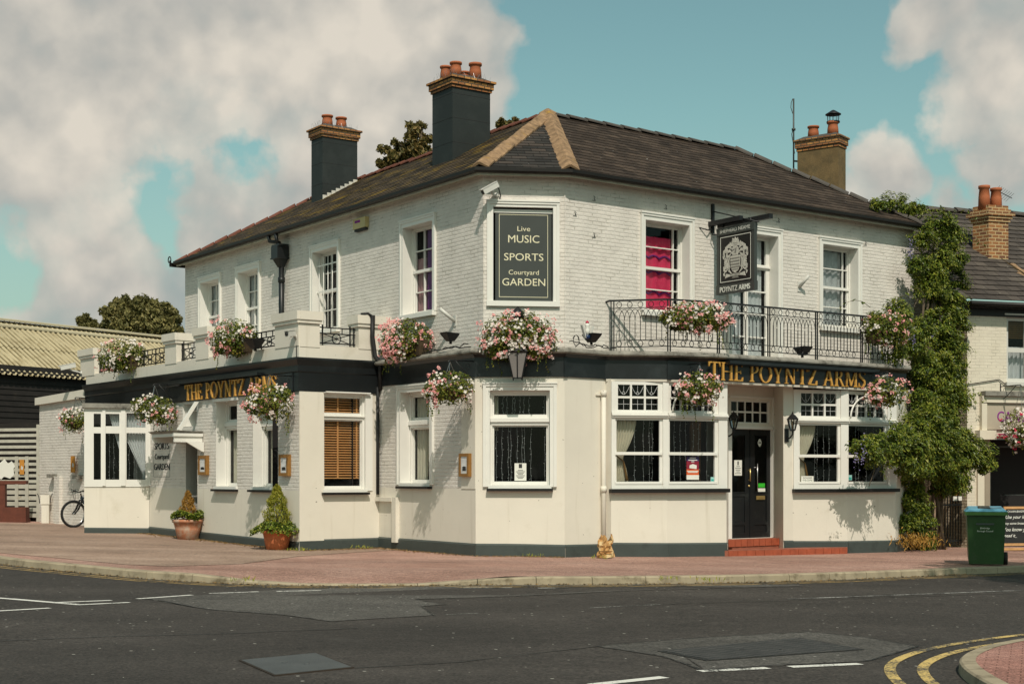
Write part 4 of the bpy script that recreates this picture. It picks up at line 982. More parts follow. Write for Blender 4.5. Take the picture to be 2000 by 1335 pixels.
# ---- chimneys
def chimney(name_lab, corner, dL, lenL, lenR, zbase, ztop, mats, capN, capz, pots, flash=None):
    """corner = nearest plan corner, dL = direction of the left face going away; right face is square to it"""
    dRt = Vector((-dL.y, dL.x)) * -1
    if dRt.x < 0: dRt = -dRt
    A, B, C, D = corner, corner + dRt * lenR, corner + dRt * lenR + dL * lenL, corner + dL * lenL
    def ring(o): return [A - dL * o - dRt * o, B - dL * o + dRt * o, C + dL * o + dRt * o, D + dL * o - dRt * o]
    m = MB(); m.hexa([v3(q, zbase) for q in ring(0)], [v3(q, ztop) for q in ring(0)])
    o = m.build("chimney", mats[0], pub, name_lab)
    m = MB(); z = ztop
    for h, ov in capz:
        m.hexa([v3(q, z) for q in ring(ov)], [v3(q, z + h - .003) for q in ring(ov)]); z += h
    m.build("brick_cap", mats[1], o)
    if mats[0] is m_chim:
        m = MB(); k = 3
        for i in range(k): zz_ = lerp(zbase + .9, ztop, (i + .75) / k); m.hexa([v3(q, zz_) for q in ring(.004)], [v3(q, zz_ + .008) for q in ring(.004)])
        m.build("render_joint", m_ink, o)
    m = MB(); m.hexa([v3(q, z) for q in ring(.05)], [v3(q, z + .1) for q in ring(-.12)]); m.build("mortar_flaunching", m_ridge, o)
    for (fl, fr, r, h, sq) in pots:
        c = A + dRt * lenR * fr + dL * lenL * fl; m = MB()
        m.lathe([(r * 1.05, 0), (r * .98, h * .5), (r * .86, h * .78), (r * .92, h * .84), (r * 1.08, h * .86), (r * 1.08, h), (r * .8, h), (r * .76, h * .5)], v3(c, z + .06), 18)
        m.build("chimney_pot", m_pot, o)
    return o, A, B, C, D, z
def onroof(px, py):
    """where the sight line meets the left roof plane"""
    n = (vE0 - vEL).cross(APX - vEL).normalized(); d = ray(px, py, 1) - Vector((0, 0, EYE)); e = Vector((0, 0, EYE))
    return e + d * ((vEL - e).dot(n) / d.dot(n))
dLu = V2(-DL.x, -DL.y)
q = onroof(884, 312); zt_ = EYE + (HOR - 169) / FPX * q.y
c1, *_r = chimney("tall black rendered chimney over the left slope nearest the corner", V2(q.x, q.y), dLu, .82, .98, q.z - .9, zt_, (m_chim, m_stackbrick), 0, [(.06, .03), (.13, .06), (.05, .10)],
        [(.25, .22, .125, .30, 0), (.25, .74, .135, .36, 0), (.72, .20, .115, .30, 0), (.74, .72, .12, .26, 0)])
ch1 = _r
q2 = onroof(630, 388); zt_ = EYE + (HOR - 266) / FPX * q2.y
c2, *_r2 = chimney("shorter black chimney with two pots further left along the roof", V2(q2.x, q2.y), dLu, .62, 1.02, q2.z - .9, zt_, (m_chim, m_stackbrick), 0, [(.07, .03), (.15, .06), (.05, .10)],
        [(.45, .28, .14, .30, 0), (.45, .68, .14, .30, 0)])
m = MB()     # stepped white flashing at the foot of the further chimney
A, B = _r2[0], _r2[1]; Fq = Frame(A, B)
for i in range(8):
    t0, t1 = i / 8, (i + 1) / 8
    zs = [q2.z + (lerp(0, 1, t) * Fq.L) * .56 for t in (t0, t1)]
    m.box(Fq, Fq.L * t0, Fq.L * t1 - .01, zs[0] - .06, zs[1] + .03, .004, .018)
m.build("stepped_flashing", M("pale_flashing", (.55, .53, .48), .7, .15, 5), c2)
q3 = ray(1637, 352, 36.2); dU = V2(-UR.N.x, -UR.N.y)
zt_ = EYE + (HOR - 285) / FPX * q3.y
# this stack stands behind the right ridge; its nearest corner is the one between its two visible faces
A3 = V2(q3.x, q3.y); m = MB()
LQ, RQ = V2(-DR.x * .0 - UR.N.x * -1 * 0, 0), None
dl3 = V2(-DR.x, -DR.y) * .25 + dU * .97; dl3.normalize()
c3, *_r3 = chimney("brown rendered chimney behind the right hand ridge", A3, V2(-.80, .60), 1.12, .46, 7.4, zt_, (m_stackrender, m_stackbrick), 0, [(.08, .02), (.16, .05), (.05, .08)],
        [(.70, .5, .14, .30, 0), (.22, .5, .14, .34, 0)])
m = MB(); cq = A3 + V2(.80, .60) * .25 * .5 + V2(-.8, .6) * 1.55 * .22; cq = A3 + V2(.6, .8) * .25 + V2(-.80, .60) * 1.12 * .22; zc3 = _r3[4] + .38
m.lathe([(.17, 0), (.17, .03)], v3(cq, zc3), 16); m.lathe([(.20, .20), (.20, .215), (.11, .27), (.05, .31), (.0, .33)], v3(cq, zc3), 16)
for k in range(10): m.tube([v3(cq, zc3 + .02) + Vector((.14 * math.cos(k * .628), .14 * math.sin(k * .628), 0)), v3(cq, zc3 + .2) + Vector((.15 * math.cos(k * .628), .15 * math.sin(k * .628), 0))], .006, 4)
m.build("pot_cowl", m_blackiron, c3)
# bird spikes on the two black chimneys
for o_c, rr in ((c1, _r), (c2, _r2)):
    m = MB(); A, B, C, D, z = rr
    rgx = random.Random(5)
    for a, b in ((A, B), (A, D)):
        k = int((b - a).length / .045)
        for i in range(k):
            p = v3(a + (b - a) * ((i + .5) / k), z + .02); m.tube([p, p + Vector((rgx.uniform(-.07, .07), rgx.uniform(-.07, .07), rgx.uniform(.1, .16)))], .0022, 3, cap=False)
    m.build("bird_spikes", m_steel, o_c)

# ---- rainwater pipes and cables
m = MB(); u_ = UL.u(552, .1)
zh = UL.z(552, 492, .12)
m.tube([UL.p(u_ - .35, Z_EV - .02, OVER + .03), UL.p(u_ - .35, Z_EV - .14, OVER - .0), UL.p(u_ - .02, zh + .22, .17), UL.p(u_, zh + .1, .15)], .045, 8)
m.tube([UL.p(u_ + .05, Z_EV - .02, OVER + .03), UL.p(u_ + .04, Z_EV - .2, OVER), UL.p(u_, zh + .1, .15)], .045, 8)
for a, b, c, d, e in ((.19, .20, .13, .17, .02), (.17, .17, -.15, .13, .0)): m.box(UL, u_ - a, u_ + b, zh + c, zh + d, .02 + e, .32 - e)
m.box(UL, u_ - .20, u_ + .20, zh - .17, zh - .14, .02, .33)
m.hexa([UL.p(u_ - .06, zh - .36, .08), UL.p(u_ + .06, zh - .36, .08), UL.p(u_ + .06, zh - .36, .2), UL.p(u_ - .06, zh - .36, .2)][::-1], [UL.p(u_ - .16, zh - .17, .03), UL.p(u_ + .16, zh - .17, .03), UL.p(u_ + .16, zh - .17, .28), UL.p(u_ - .16, zh - .17, .28)][::-1])
m.tube([UL.p(u_, zh - .3, .13), UL.p(u_, 4.0, .13)], .066, 10); m.tube([UL.p(u_, zh - .72, .13), UL.p(u_, zh - .60, .13)], .085, 10)
m.build("downpipe", m_black, pub, "black downpipe with a square hopper head")
m = MB(); jj = Vector((J.x, J.y, 0)); q_ = lambda n, z, du=0: GL.p(.06 + du, z, n)
m.tube([q_(.06, 3.36), q_(.06, 1.12)], .035, 8); m.tube([ER.p(ER.u(722), 4.80, .1), ER.p(ER.u(723), 4.84, .11), ER.p(ER.u(722), 4.4, .11), ER.p(ER.u(727), 4.0, .11), ER.p(ER.u(733), 3.85, .2), ER.p(ER.u(738), 3.3, .1)], .05, 8)
m.tube([ER.p(ER.u(704), 4.86, .02), ER.p(ER.u(716), 4.88, .06), ER.p(ER.u(722), 4.82, .1)], .03, 6)
m.build("downpipe", m_wire, pub, "black pipe and cable bundle in the corner beside the wing")
m = MB(); up_ = GR.u(1179, .07)
m.tube([GR.p(up_, -.2, .07), GR.p(up_, GR.z(1180, 762, .07), .07)], .046, 12)
for y in (768, 955): m.tube([GR.p(up_, GR.z(1180, y + 6, .07), .07), GR.p(up_, GR.z(1180, y - 6, .07), .07)], .058, 12)
m.box(GR, up_ - .15, up_ + .16, GR.z(1180, 772, .07), GR.z(1180, 769, .07), .0, .03)
m.build("downpipe", m_render, pub, "cream downpipe beside the splayed bay")
m = MB(); m.box(GL, GL.u(741), GL.u(772), GL.z(750, 978), GL.z(750, 970), 0, .1); m.box(GL, GL.u(772), GL.u(780), .15, GL.z(775, 970), 0, .09); m.tube([GL.p(GL.u(768, .05), .15, .05), GL.p(GL.u(768, .05), GL.z(768, 985, .05), .05)], .02, 6); m.build("pipe_boxing", m_render, pub)

m = MB(); rc = random.Random(3)
for F_, a, b, z in ((GL, GL.u(800), GL.u(928), Z_LT + .03), (GL, GL.u(815), GL.L - .1, Z_LT + .05), (GR, .05, GR.L, Z_LT + .06), (GR, GR.u(1120), GR.L + .2, Z_LT + .03)):
    m = MB(); m.tube([F_.p(lerp(a, b, k / 12), z + abs(rc.gauss(0, .035)), .06 + rc.uniform(-.03, .05)) for k in range(13)], .010, 5); m.build("cable", m_wire, pub)
m = MB()
m.tube([GR.p(GR.u(1122) + .06 * math.cos(k * .7) * (1 + k * .04), Z_LT + .16 + .10 * math.sin(k * .7), .05) for k in range(14)], .007, 4)
m.build("cable", m_wire, pub)
m = MB()
for px, py in ((1160, 387), (1160, 459), (1123, 417), (1300, 404), (1690, 475), (1520, 430)):
    u = UR.u(px); z = UR.z(px, py); m.tube([UR.p(u - .02, z + .04, .015), UR.p(u + .015, z + .015, .02), UR.p(u - .01, z - .015, .02), UR.p(u + .02, z - .04, .015)], .006, 5); m.box(UR, u - .05, u + .04, z - .05, z - .044, .001, .008)
m.build("wall_tie", m_blackiron, pub)
# ------------------------------------------------------------------ ground, road, pavements
m_road = Mground("asphalt", [(0.038, 0.0325, 0.0285), (0.047, 0.040, 0.035), (0.060, 0.051, 0.045)], .35, speck=(0.36, 0.34, 0.30), patch=(0.060, 0.053, 0.047), bump=1.0, fine=34)
m_patch = Mground("worn_grey_asphalt", [(0.066, 0.060, 0.054), (0.082, 0.075, 0.067), (0.102, 0.094, 0.084)], .8, speck=(0.36, 0.34, 0.31), bump=1.0, fine=34)
m_newtar = Mground("fresh_dark_asphalt", [(0.028, 0.024, 0.022), (0.035, 0.030, 0.027), (0.043, 0.037, 0.034)], .8, bump=.9, fine=80)
m_pave = Mground("red_tinted_pavement", [(0.28, 0.158, 0.122), (0.34, 0.20, 0.157), (0.40, 0.25, 0.20)], .5, speck=(0.40, 0.34, 0.29), bump=.7, fine=60, uvbrick=(.42, .21, 36))
m_pavel = Mground("brown_worn_tarmac_pavement", [(0.225, 0.150, 0.110), (0.295, 0.203, 0.153), (0.36, 0.258, 0.20)], .5, speck=(0.45, 0.41, 0.34), patch=(0.14, 0.105, 0.082), bump=.8, fine=60)
m_kerb = M("concrete_kerb", (0.33, 0.27, 0.185), 0.9, 0.25, 3, 0.4, 40, dirt=(0.10, 0.075, 0.04), dirt_s=3.5, dirt_lo=.52, dirt_hi=.72)
def Mpaint(name, col, wear=.5):
    m, t, p = newmat(name); co = t.add('ShaderNodeTexCoord').outputs['Object']
    n = t.noise(co, 38, 4, .7); n2 = t.noise(co, 3, 3)
    t.l.new(t.mix(t.ramp(t.math('ADD', n, t.math('MULTIPLY', t.math('SUBTRACT', n2, .5), .7)), [(wear - .06, 0), (wear + .06, 1)]), (0.05, .047, .043), col), p.inputs['Base Color']); p.inputs['Roughness'].default_value = .8
    return m
m_line = Mpaint("white_road_paint", (.68, .655, .60), .38); m_linew = Mpaint("worn_white_road_paint", (.40, .39, .36), .52)
m_yel = Mpaint("yellow_road_paint", (.60, .42, .14), .49); m_yelw = Mpaint("worn_yellow_road_paint", (.50, .33, .12), .46)

mb = MB()
xs = [-900, -300, -60, -30, -20, -12, -8, -4.3, -2, 0, 2, 4, 8, 12, 20, 40, 100, 300, 900]; ys = [-300, -60, -20, 0, 5, 10, 15, 20, 25, 30, 40, 60, 120, 300, 1500]
for a, b in zip(xs, xs[1:]):
    for c, d in zip(ys, ys[1:]): mb.face([(a, c, gz(a) - .12), (b, c, gz(b) - .12), (b, d, gz(b) - .12), (a, d, gz(a) - .12)])
o = mb.build("road", m_road); o["kind"] = "structure"
# kerb line, measured along its foot
KP = [(-30.5, 52.0), (-17.2, 35.4), (-11.3, 28.0)] + [tuple(on_road(px, py)[:2]) for px, py in ((0, 1101), (150, 1117), (300, 1131), (400, 1137), (480, 1140.5), (560, 1142.5), (650, 1143.5), (760, 1143.5), (880, 1142.5), (1000, 1141.5), (1150, 1141), (1300, 1139.5), (1450, 1137), (1600, 1133), (1800, 1125), (2000, 1117))]
lx, ly = KP[-1]; KP += [(lx + .84 * t, ly + .54 * t) for t in (8, 25)]
def resample(P, step):
    P = [V2(*p) for p in P]; out = [P[0]]; acc = 0
    # Catmull-Rom smoothing
    S = []
    for i in range(len(P) - 1):
        p0, p1, p2, p3 = P[max(i - 1, 0)], P[i], P[i + 1], P[min(i + 2, len(P) - 1)]
        for k in range(8):
            t = k / 8; S.append(.5 * ((2 * p1) + (p2 - p0) * t + (2 * p0 - 5 * p1 + 4 * p2 - p3) * t * t + (3 * p1 - p0 - 3 * p2 + p3) * t ** 3))
    S.append(P[-1])
    for a, b in zip(S, S[1:]):
        L_ = (b - a).length
        while acc + L_ >= step:
            t = (step - acc) / L_; a = a + (b - a) * t; out.append(a.copy()); L_ = (b - a).length; acc = 0
        acc += L_
    return out
KR = resample(KP, .45)
def nrm(P, i):
    t = P[min(i + 1, len(P) - 1)] - P[max(i - 1, 0)]; t.normalize(); return V2(-t.y, t.x)     # towards the pub
xd0, xd1 = on_road(520, 1141)[0], on_road(860, 1142)[0]
def kh(q):
    """kerb height: dropped at the crossing"""
    if q.y > 30 or q.x > 5: return .12
    d = min(max((q.x - (xd0 - .9)) / .9, 0), 1) * min(max(((xd1 + .9) - q.x) / .9, 0), 1)
    return .12 - .095 * d
mb = MB()
for i in range(0, len(KR) - 2, 2):
    a, b = KR[i], KR[i + 2]; na, nb = nrm(KR, i), nrm(KR, i + 2); b = lerp(a, b, .988)
    def rows(q, n): 
        z = gz(q.x) - .12; h = kh(q); return [Vector((*(q), z - .1)), Vector((*(q + n * .01), z + h - .02)), Vector((*(q + n * .03), z + h)), Vector((*(q + n * .15), z + h + .003)), Vector((*(q + n * .15), z - .1))]
    A, B = rows(a, na), rows(b, nb)
    for k in range(4): mb.face([A[k], B[k], B[k + 1], A[k + 1]])
    mb.face(A[::-1]); mb.face(B)
o = mb.build("kerb", m_kerb); o["kind"] = "structure"
spine = [(-30, 70), (-12, 44), (-4, 36), (3, 36), (12, 44), (40, 62)]
def paveat(i, t):
    q = KR[i] + nrm(KR, i) * .15
    f = i / (len(KR) - 1)
    # nearest spine point by blended direction
    best = lerp(V2(*spine[0]), V2(*spine[-1]), f); seg = min(range(len(spine)), key=lambda k: (V2(*spine[k]) - q).length)
    u = max(0.0, min(1.0, (q.x + 30) / 70)); x = -30 + 70 * u
    for s0, s1 in zip(spine, spine[1:]):
        if s0[0] <= x <= s1[0]: best = lerp(V2(*s0), V2(*s1), (x - s0[0]) / (s1[0] - s0[0]))
    p = lerp(q, best, t); hz = gz(q.x) - .12 + kh(q); e = min(1, t * 9)
    return Vector((p.x, p.y, lerp(hz, gz(p.x), e) + .001))
ts = [0, .03, .06, .11, .2, .35, .6, 1]
mb = MB(); mc = MB()
for i in range(len(KR) - 1):
    for t0, t1 in zip(ts, ts[1:]):
        q = [paveat(i, t0), paveat(i + 1, t0), paveat(i + 1, t1), paveat(i, t1)]
        mb.face(q)
o = mb.build("pavement", m_pave); o["kind"] = "structure"
def sheet(name, pix, mat, lift=.004, f=on_road, kind="structure"):
    P = [f(px, py) for px, py in pix]; Q = []; rj = random.Random(len(pix))
    for a, b in zip(P, P[1:] + P[:1]):      # ragged edge
        k = max(2, int((b - a).length / .07))
        for j in range(k): q = lerp(a, b, j / k) + Vector((rj.gauss(0, .022), rj.gauss(0, .03), 0)); q.z = gz(q.x) - .12 + lift; Q.append(q)
    mb = MB(); mb.face(Q[::-1]); o = mb.build(name, mat); o["kind"] = kind; return o
# brown tarmac part of the pavement (left), laid as a sheet over the red paving
mb = MB()
bp = [(-40, 1100), (120, 1104), (250, 1118), (320, 1112), (470, 1108), (560, 1083), (620, 1078), (700, 1073), (760, 1066), (740, 1040), (300, 1010), (-40, 1000)]
edge0 = [on_pave(px, py) for px, py in ((-300, 1058), (-40, 1076), (130, 1091), (240, 1102), (330, 1106), (470, 1101), (585, 1086), (700, 1078), (790, 1073))]
back = [on_pave(px, py) for px, py in ((-300, 1018), (-40, 1020), (130, 1022), (240, 1026), (330, 1036), (470, 1050), (585, 1066), (700, 1064), (790, 1066))]
for i in range(len(edge0) - 1):
    for k in range(3):
        a, b = lerp(edge0[i], back[i], k / 3), lerp(edge0[i + 1], back[i + 1], k / 3); c, d = lerp(edge0[i + 1], back[i + 1], (k + 1) / 3), lerp(edge0[i], back[i], (k + 1) / 3)
        mb.face([Vector((q.x, q.y, gz(q.x) + .007)) for q in (a, b, c, d)])
o = mb.build("tarmac_pavement", m_pavel); o["kind"] = "structure"
# road patches
sheet("road_patch", [(285, 1168), (560, 1150), (900, 1144), (1560, 1141), (1560, 1144), (1230, 1153), (1000, 1164), (810, 1170), (870, 1180), (822, 1184), (848, 1201), (650, 1213), (560, 1201), (410, 1190)], m_patch)
sheet("road_patch", [(1165, 1262), (1330, 1247), (1580, 1234), (1690, 1244), (1790, 1262), (1700, 1290), (1500, 1300), (1370, 1308), (1300, 1282)], m_patch)
# sealed joints and cracks
m_seal = M("bitumen_joint", (.014, .013, .012), .5, .2, 6)
# manhole covers
m_iron = M("worn_iron_cover", (0.066, 0.070, 0.070), .55, .25, 3, .3, 60)
m_rust = M("rusty_iron_rim", (0.030, 0.019, 0.012), .8, .3, 6, .3, 60)
m_cheq, _t, _p = newmat("chequered_iron"); _ch = _t.add('ShaderNodeTexChecker', inp={'Vector': _t.add('ShaderNodeTexCoord').outputs['Object'], 'Scale': 14.0, 'Color1': (.020, .019, .018, 1), 'Color2': (.050, .046, .042, 1)})
_t.l.new(_t.mix(1.0, _ch.outputs[0], _t.ramp(_t.noise(_t.add('ShaderNodeTexCoord').outputs['Object'], 5, 5, .6), [(.3, .6), (.7, 1.5)]), 'MULTIPLY'), _p.inputs['Base Color']); _p.inputs['Roughness'].default_value = .7
def cover(pix, label, mt, rim):
    P = [on_road(*p) for p in pix]; c = sum(P, Vector()) / 4
    t = thing("manhole_cover", c, label, "manhole cover", "covers set in the road"); lo = Vector((0, 0, -.02))
    m = MB(); m.hexa([p + lo for p in P][::-1], [p + Vector((0, 0, .010)) for p in P][::-1]); m.build("rim", rim, t)
    m = MB(); Q = [lerp(p, c, .05) for p in P]; m.hexa([p + lo for p in Q][::-1], [p + Vector((0, 0, .013)) for p in Q][::-1])
    for s in (.38, .62): q = lerp(lerp(P[0], P[2], s), c, .2); m.lathe([(.03, 0), (.022, .004)], q + Vector((0, 0, .0132)), 8)
    m.build("plate", mt, t)
cover([(466, 1290), (618, 1275.5), (692, 1304), (535, 1320)], "smooth grey steel cover with a rust edged rim on the left of the road", m_iron, m_rust)
cover([(1284, 1272), (1560, 1246), (1688, 1269), (1380, 1291)], "wide dark chequered cover within a pale patch on the right of the road", m_cheq, m_seal)
# painted lines
def stripe(name, pts, w, mat, f=on_road, lift=.005, kr=None):
    mb = MB()
    for a, b in zip(pts, pts[1:]):
        t = (b - a); t = Vector((t.x, t.y, 0)).normalized(); n = Vector((-t.y, t.x, 0)) * w / 2; L_ = Vector((0, 0, lift))
        mb.face([a - n + L_, b - n + L_, b + n + L_, a + n + L_])
    o = mb.build(name, mat); o["kind"] = "structure"; return o
S = lambda pix, w, mat: stripe("road_marking", [on_road(*p) for p in pix], w, mat)
S([(-60, 1163.5), (20, 1169), (150, 1180)], .11, m_line); S([(115, 1176), (218, 1172)], .1, m_line); S([(147, 1181), (253, 1176)], .1, m_line); S([(-60, 1196), (98, 1187)], .1, m_line)
for a, b in (((268, 1169), (375, 1161.5)), ((303, 1171.5), (406, 1165)), ((408, 1158.5), (505, 1155)), ((445, 1161), (534, 1157.5)), ((540, 1154.5), (628, 1152.5)), ((570, 1156), (660, 1154.6)), ((664, 1151.7), (750, 1150.3)), ((790, 1149.5), (835, 1149)), ((905, 1147.5), (1000, 1147.2)), ((1050, 1148), (1110, 1147.5))): S([a, b], .1, m_line if a[0] < 700 else m_linew)
for a, b in (((1155, 1337), (1298, 1322)), ((1366, 1310.5), (1500, 1304)), ((1543, 1302), (1680, 1296))): S([a, b], .12, m_line)
S([(1540, 1169.5), (1994, 1152.5)], .09, m_linew); S([(870, 1200), (1290, 1180)], .035, m_linew)
stripe("road_marking", [v3(q, gz(q.x) - .12) for q in (KR[i] - nrm(KR, i) * .22 for i in range(len(KR)))], .055, m_yelw); stripe("road_marking", [v3(q, gz(q.x) - .12) for q in (KR[i] - nrm(KR, i) * .40 for i in range(len(KR)))], .055, m_yelw)
rgs = random.Random(9)
for pix in ([(285, 1168), (410, 1190), (560, 1201), (650, 1213), (848, 1201), (822, 1184), (870, 1180), (810, 1170), (1000, 1164), (1230, 1153), (1560, 1144)], [(1165, 1262), (1300, 1282), (1370, 1308), (1500, 1300), (1700, 1290), (1790, 1262), (1690, 1244), (1580, 1234), (1330, 1247), (1165, 1262)], [(-20, 1252), (200, 1243), (420, 1238), (700, 1226)], [(692, 1304), (900, 1292), (1165, 1262)], [(1290, 1180), (1560, 1172), (1990, 1158)]):
    P = [on_road(*p) for p in pix]; Q = []
    for a, b in zip(P, P[1:]):
        k = max(2, int((b - a).length / .35))
        Q += [lerp(a, b, j / k) + Vector((rgs.gauss(0, .012), rgs.gauss(0, .012), 0)) for j in range(k)]
    stripe("road_seam", Q + [P[-1]], .022, m_seal, lift=.0055)
# litter and dirt in the channel
rg = random.Random(4); mb = MB()
for _ in range(1500):
    i = rg.randrange(40, len(KR) - 60); q = lerp(KR[i], KR[i + 1], rg.random()) - nrm(KR, i) * abs(rg.gauss(.0, .09)); mb.leaf(Vector((q.x, q.y, gz(q.x) - .108)), Vector((rg.uniform(-.5, .5), rg.uniform(-.5, .5), 1)).normalized(), Vector((rg.uniform(-1, 1), rg.uniform(-1, 1), 0)), rg.uniform(.02, .06), rg.uniform(.015, .035))
for _ in range(2600):
    f = rg.random()
    if f < .55: F_, u = EL, -rg.random() * 7.4
    elif f < .75: F_, u = ER, rg.random() * ER.L
    elif f < .9: F_, u = GL, rg.random() * GL.L
    else: F_, u = GF, rg.random() * GF.L
    p = F_.p(u, 0, .04 + abs(rg.gauss(0, .16))); mb.leaf(Vector((p.x, p.y, gz(p.x) + .014)), Vector((rg.uniform(-.6, .6), rg.uniform(-.6, .6), 1)).normalized(), Vector((rg.uniform(-1, 1), rg.uniform(-1, 1), 0)), rg.uniform(.02, .06), rg.uniform(.012, .03))
m_litter = Mleaf("dry_leaf_litter", [(0, (.07, .045, .018)), (.5, (.22, .13, .045)), (1, (.38, .27, .13))], .8, .1)
o = mb.build("leaf_litter", m_litter); o["kind"] = "stuff"
# opposite corner pavement at bottom right
IK = [(2300, 1236), (2120, 1247), (2000, 1263), (1930, 1277), (1890, 1291), (1872, 1305), (1876, 1320), (1900, 1340), (1960, 1375), (2100, 1450)]
ip = [on_road(*p) for p in IK]; RI = resample([p[:2] for p in ip], .12); mb = MB(); mp = MB()
for i in range(len(RI) - 1):
    a, b = RI[i], RI[i + 1]; na, nb = -nrm(RI, i) * -1, -nrm(RI, i + 1) * -1
    def rows(q, n): z = gz(q.x) - .12; return [Vector((*q, z - .05)), Vector((*(q + n * .012), z + .085)), Vector((*(q + n * .03), z + .10)), Vector((*(q + n * .15), z + .103))]
    A, B = rows(a, na), rows(b, nb)
    for k in range(3): mb.face([A[k], B[k], B[k + 1], A[k + 1]], None, 0, True)
o = mb.build("kerb", m_kerb); o["kind"] = "structure"
inner = [RI[i] + nrm(RI, i) * .14 for i in range(len(RI))]
m_pinkpave = Mground("pink_block_paving", [(0.24, 0.11, 0.085), (0.30, 0.15, 0.12), (0.34, 0.19, 0.155)], .8, bump=.7, fine=60, uvbrick=(.20, .10, 20))
mp.face([Vector((q.x, q.y, gz(q.x) - .12 + .101)) for q in inner] + [Vector((inner[-1].x + 6, inner[-1].y, gz(11) - .019)), Vector((inner[0].x + 6, inner[0].y, gz(11) - .019))])
o = mp.build("far_pavement", m_pinkpave); o["kind"] = "structure"
def arcstripe(name, off, w, mat):
    return stripe(name, [v3(q, gz(q.x) - .12) for q in (RI[i] - nrm(RI, i) * off for i in range(len(RI)))], w, mat)
arcstripe("road_marking", .30, .10, m_yel); arcstripe("road_marking", .58, .10, m_yel)
# weeds of ground cover at the foot of the walls
mb = MB()
for px, py, k in ((588, 1076, 30), (705, 1072, 25), (1310, 1135, 12), (1385, 1137, 18), (1170, 1092, 14), (1040, 1089, 14), (480, 1137, 14), (560, 1072, 20)):
    c = on_pave(px, py)
    for _ in range(k): mb.leaf(c + Vector((rg.gauss(0, .12), rg.gauss(0, .05), .03 + rg.random() * .04)), Vector((rg.uniform(-1, 1), -1, rg.uniform(0, 1))).normalized(), Vector((rg.uniform(-.6, .6), 0, 1)), rg.uniform(.05, .10), .014)
o = mb.build("weeds", m_conif); o["kind"] = "stuff"
# ------------------------------------------------------------------ plants
def rdir(r): 
    while True:
        v = Vector((r.uniform(-1, 1), r.uniform(-1, 1), r.uniform(-1, 1)))
        if .05 < v.length < 1: return v.normalized()
def foliage(mb, c, rad, n, L, r, inner=.55, up=.5, mi=0, squash=0):
    for _ in range(n):
        d = rdir(r); k = inner + (1 - inner) * r.random() ** .6
        p = c + Vector((d.x * rad[0], d.y * rad[1], d.z * rad[2])) * k
        nn = (d + rdir(r) * .7 + Vector((0, -.15, .35))).normalized()
        s = L * r.uniform(.6, 1.3)
        mb.leaf(p, nn, Vector((r.uniform(-1, 1), r.uniform(-1, 1), -up)), s, s * .7)
def blooms(mw, mp, c, rad, nw, npk, r, size=.032, zones=None, front=True):
    """white petunia-like blooms singly and pink heads in bunches over the outer shell"""
    k = 0
    while k < nw:
        d = rdir(r)
        if front and d.y > .25: d.y = -d.y
        c0 = c + Vector((d.x * rad[0], d.y * rad[1], d.z * rad[2])) * r.uniform(.90, 1.06)
        for _ in range(r.randint(1, 7)):
            p = c0 + rdir(r) * size * r.uniform(.6, 3.0); k += 1
            mw.flower(p, (d + Vector((0, -.7, .25)) + rdir(r) * .6), size * r.uniform(.6, 1.25), 0, 5, r.random() * 6)
    for _ in range(npk):
        d = rdir(r)
        if front and d.y > .25: d.y = -d.y
        if zones: d.x = zones[0] + zones[1] * d.x
        p = c + Vector((d.x * rad[0], d.y * rad[1], d.z * rad[2])) * r.uniform(.95, 1.16)
        for _ in range(r.randint(5, 9)): mp.flower(p + rdir(r) * size * 1.1, (d + Vector((0, -.8, .3)) + rdir(r) * .8), size * .62, 0, 5, r.random() * 6, .2)
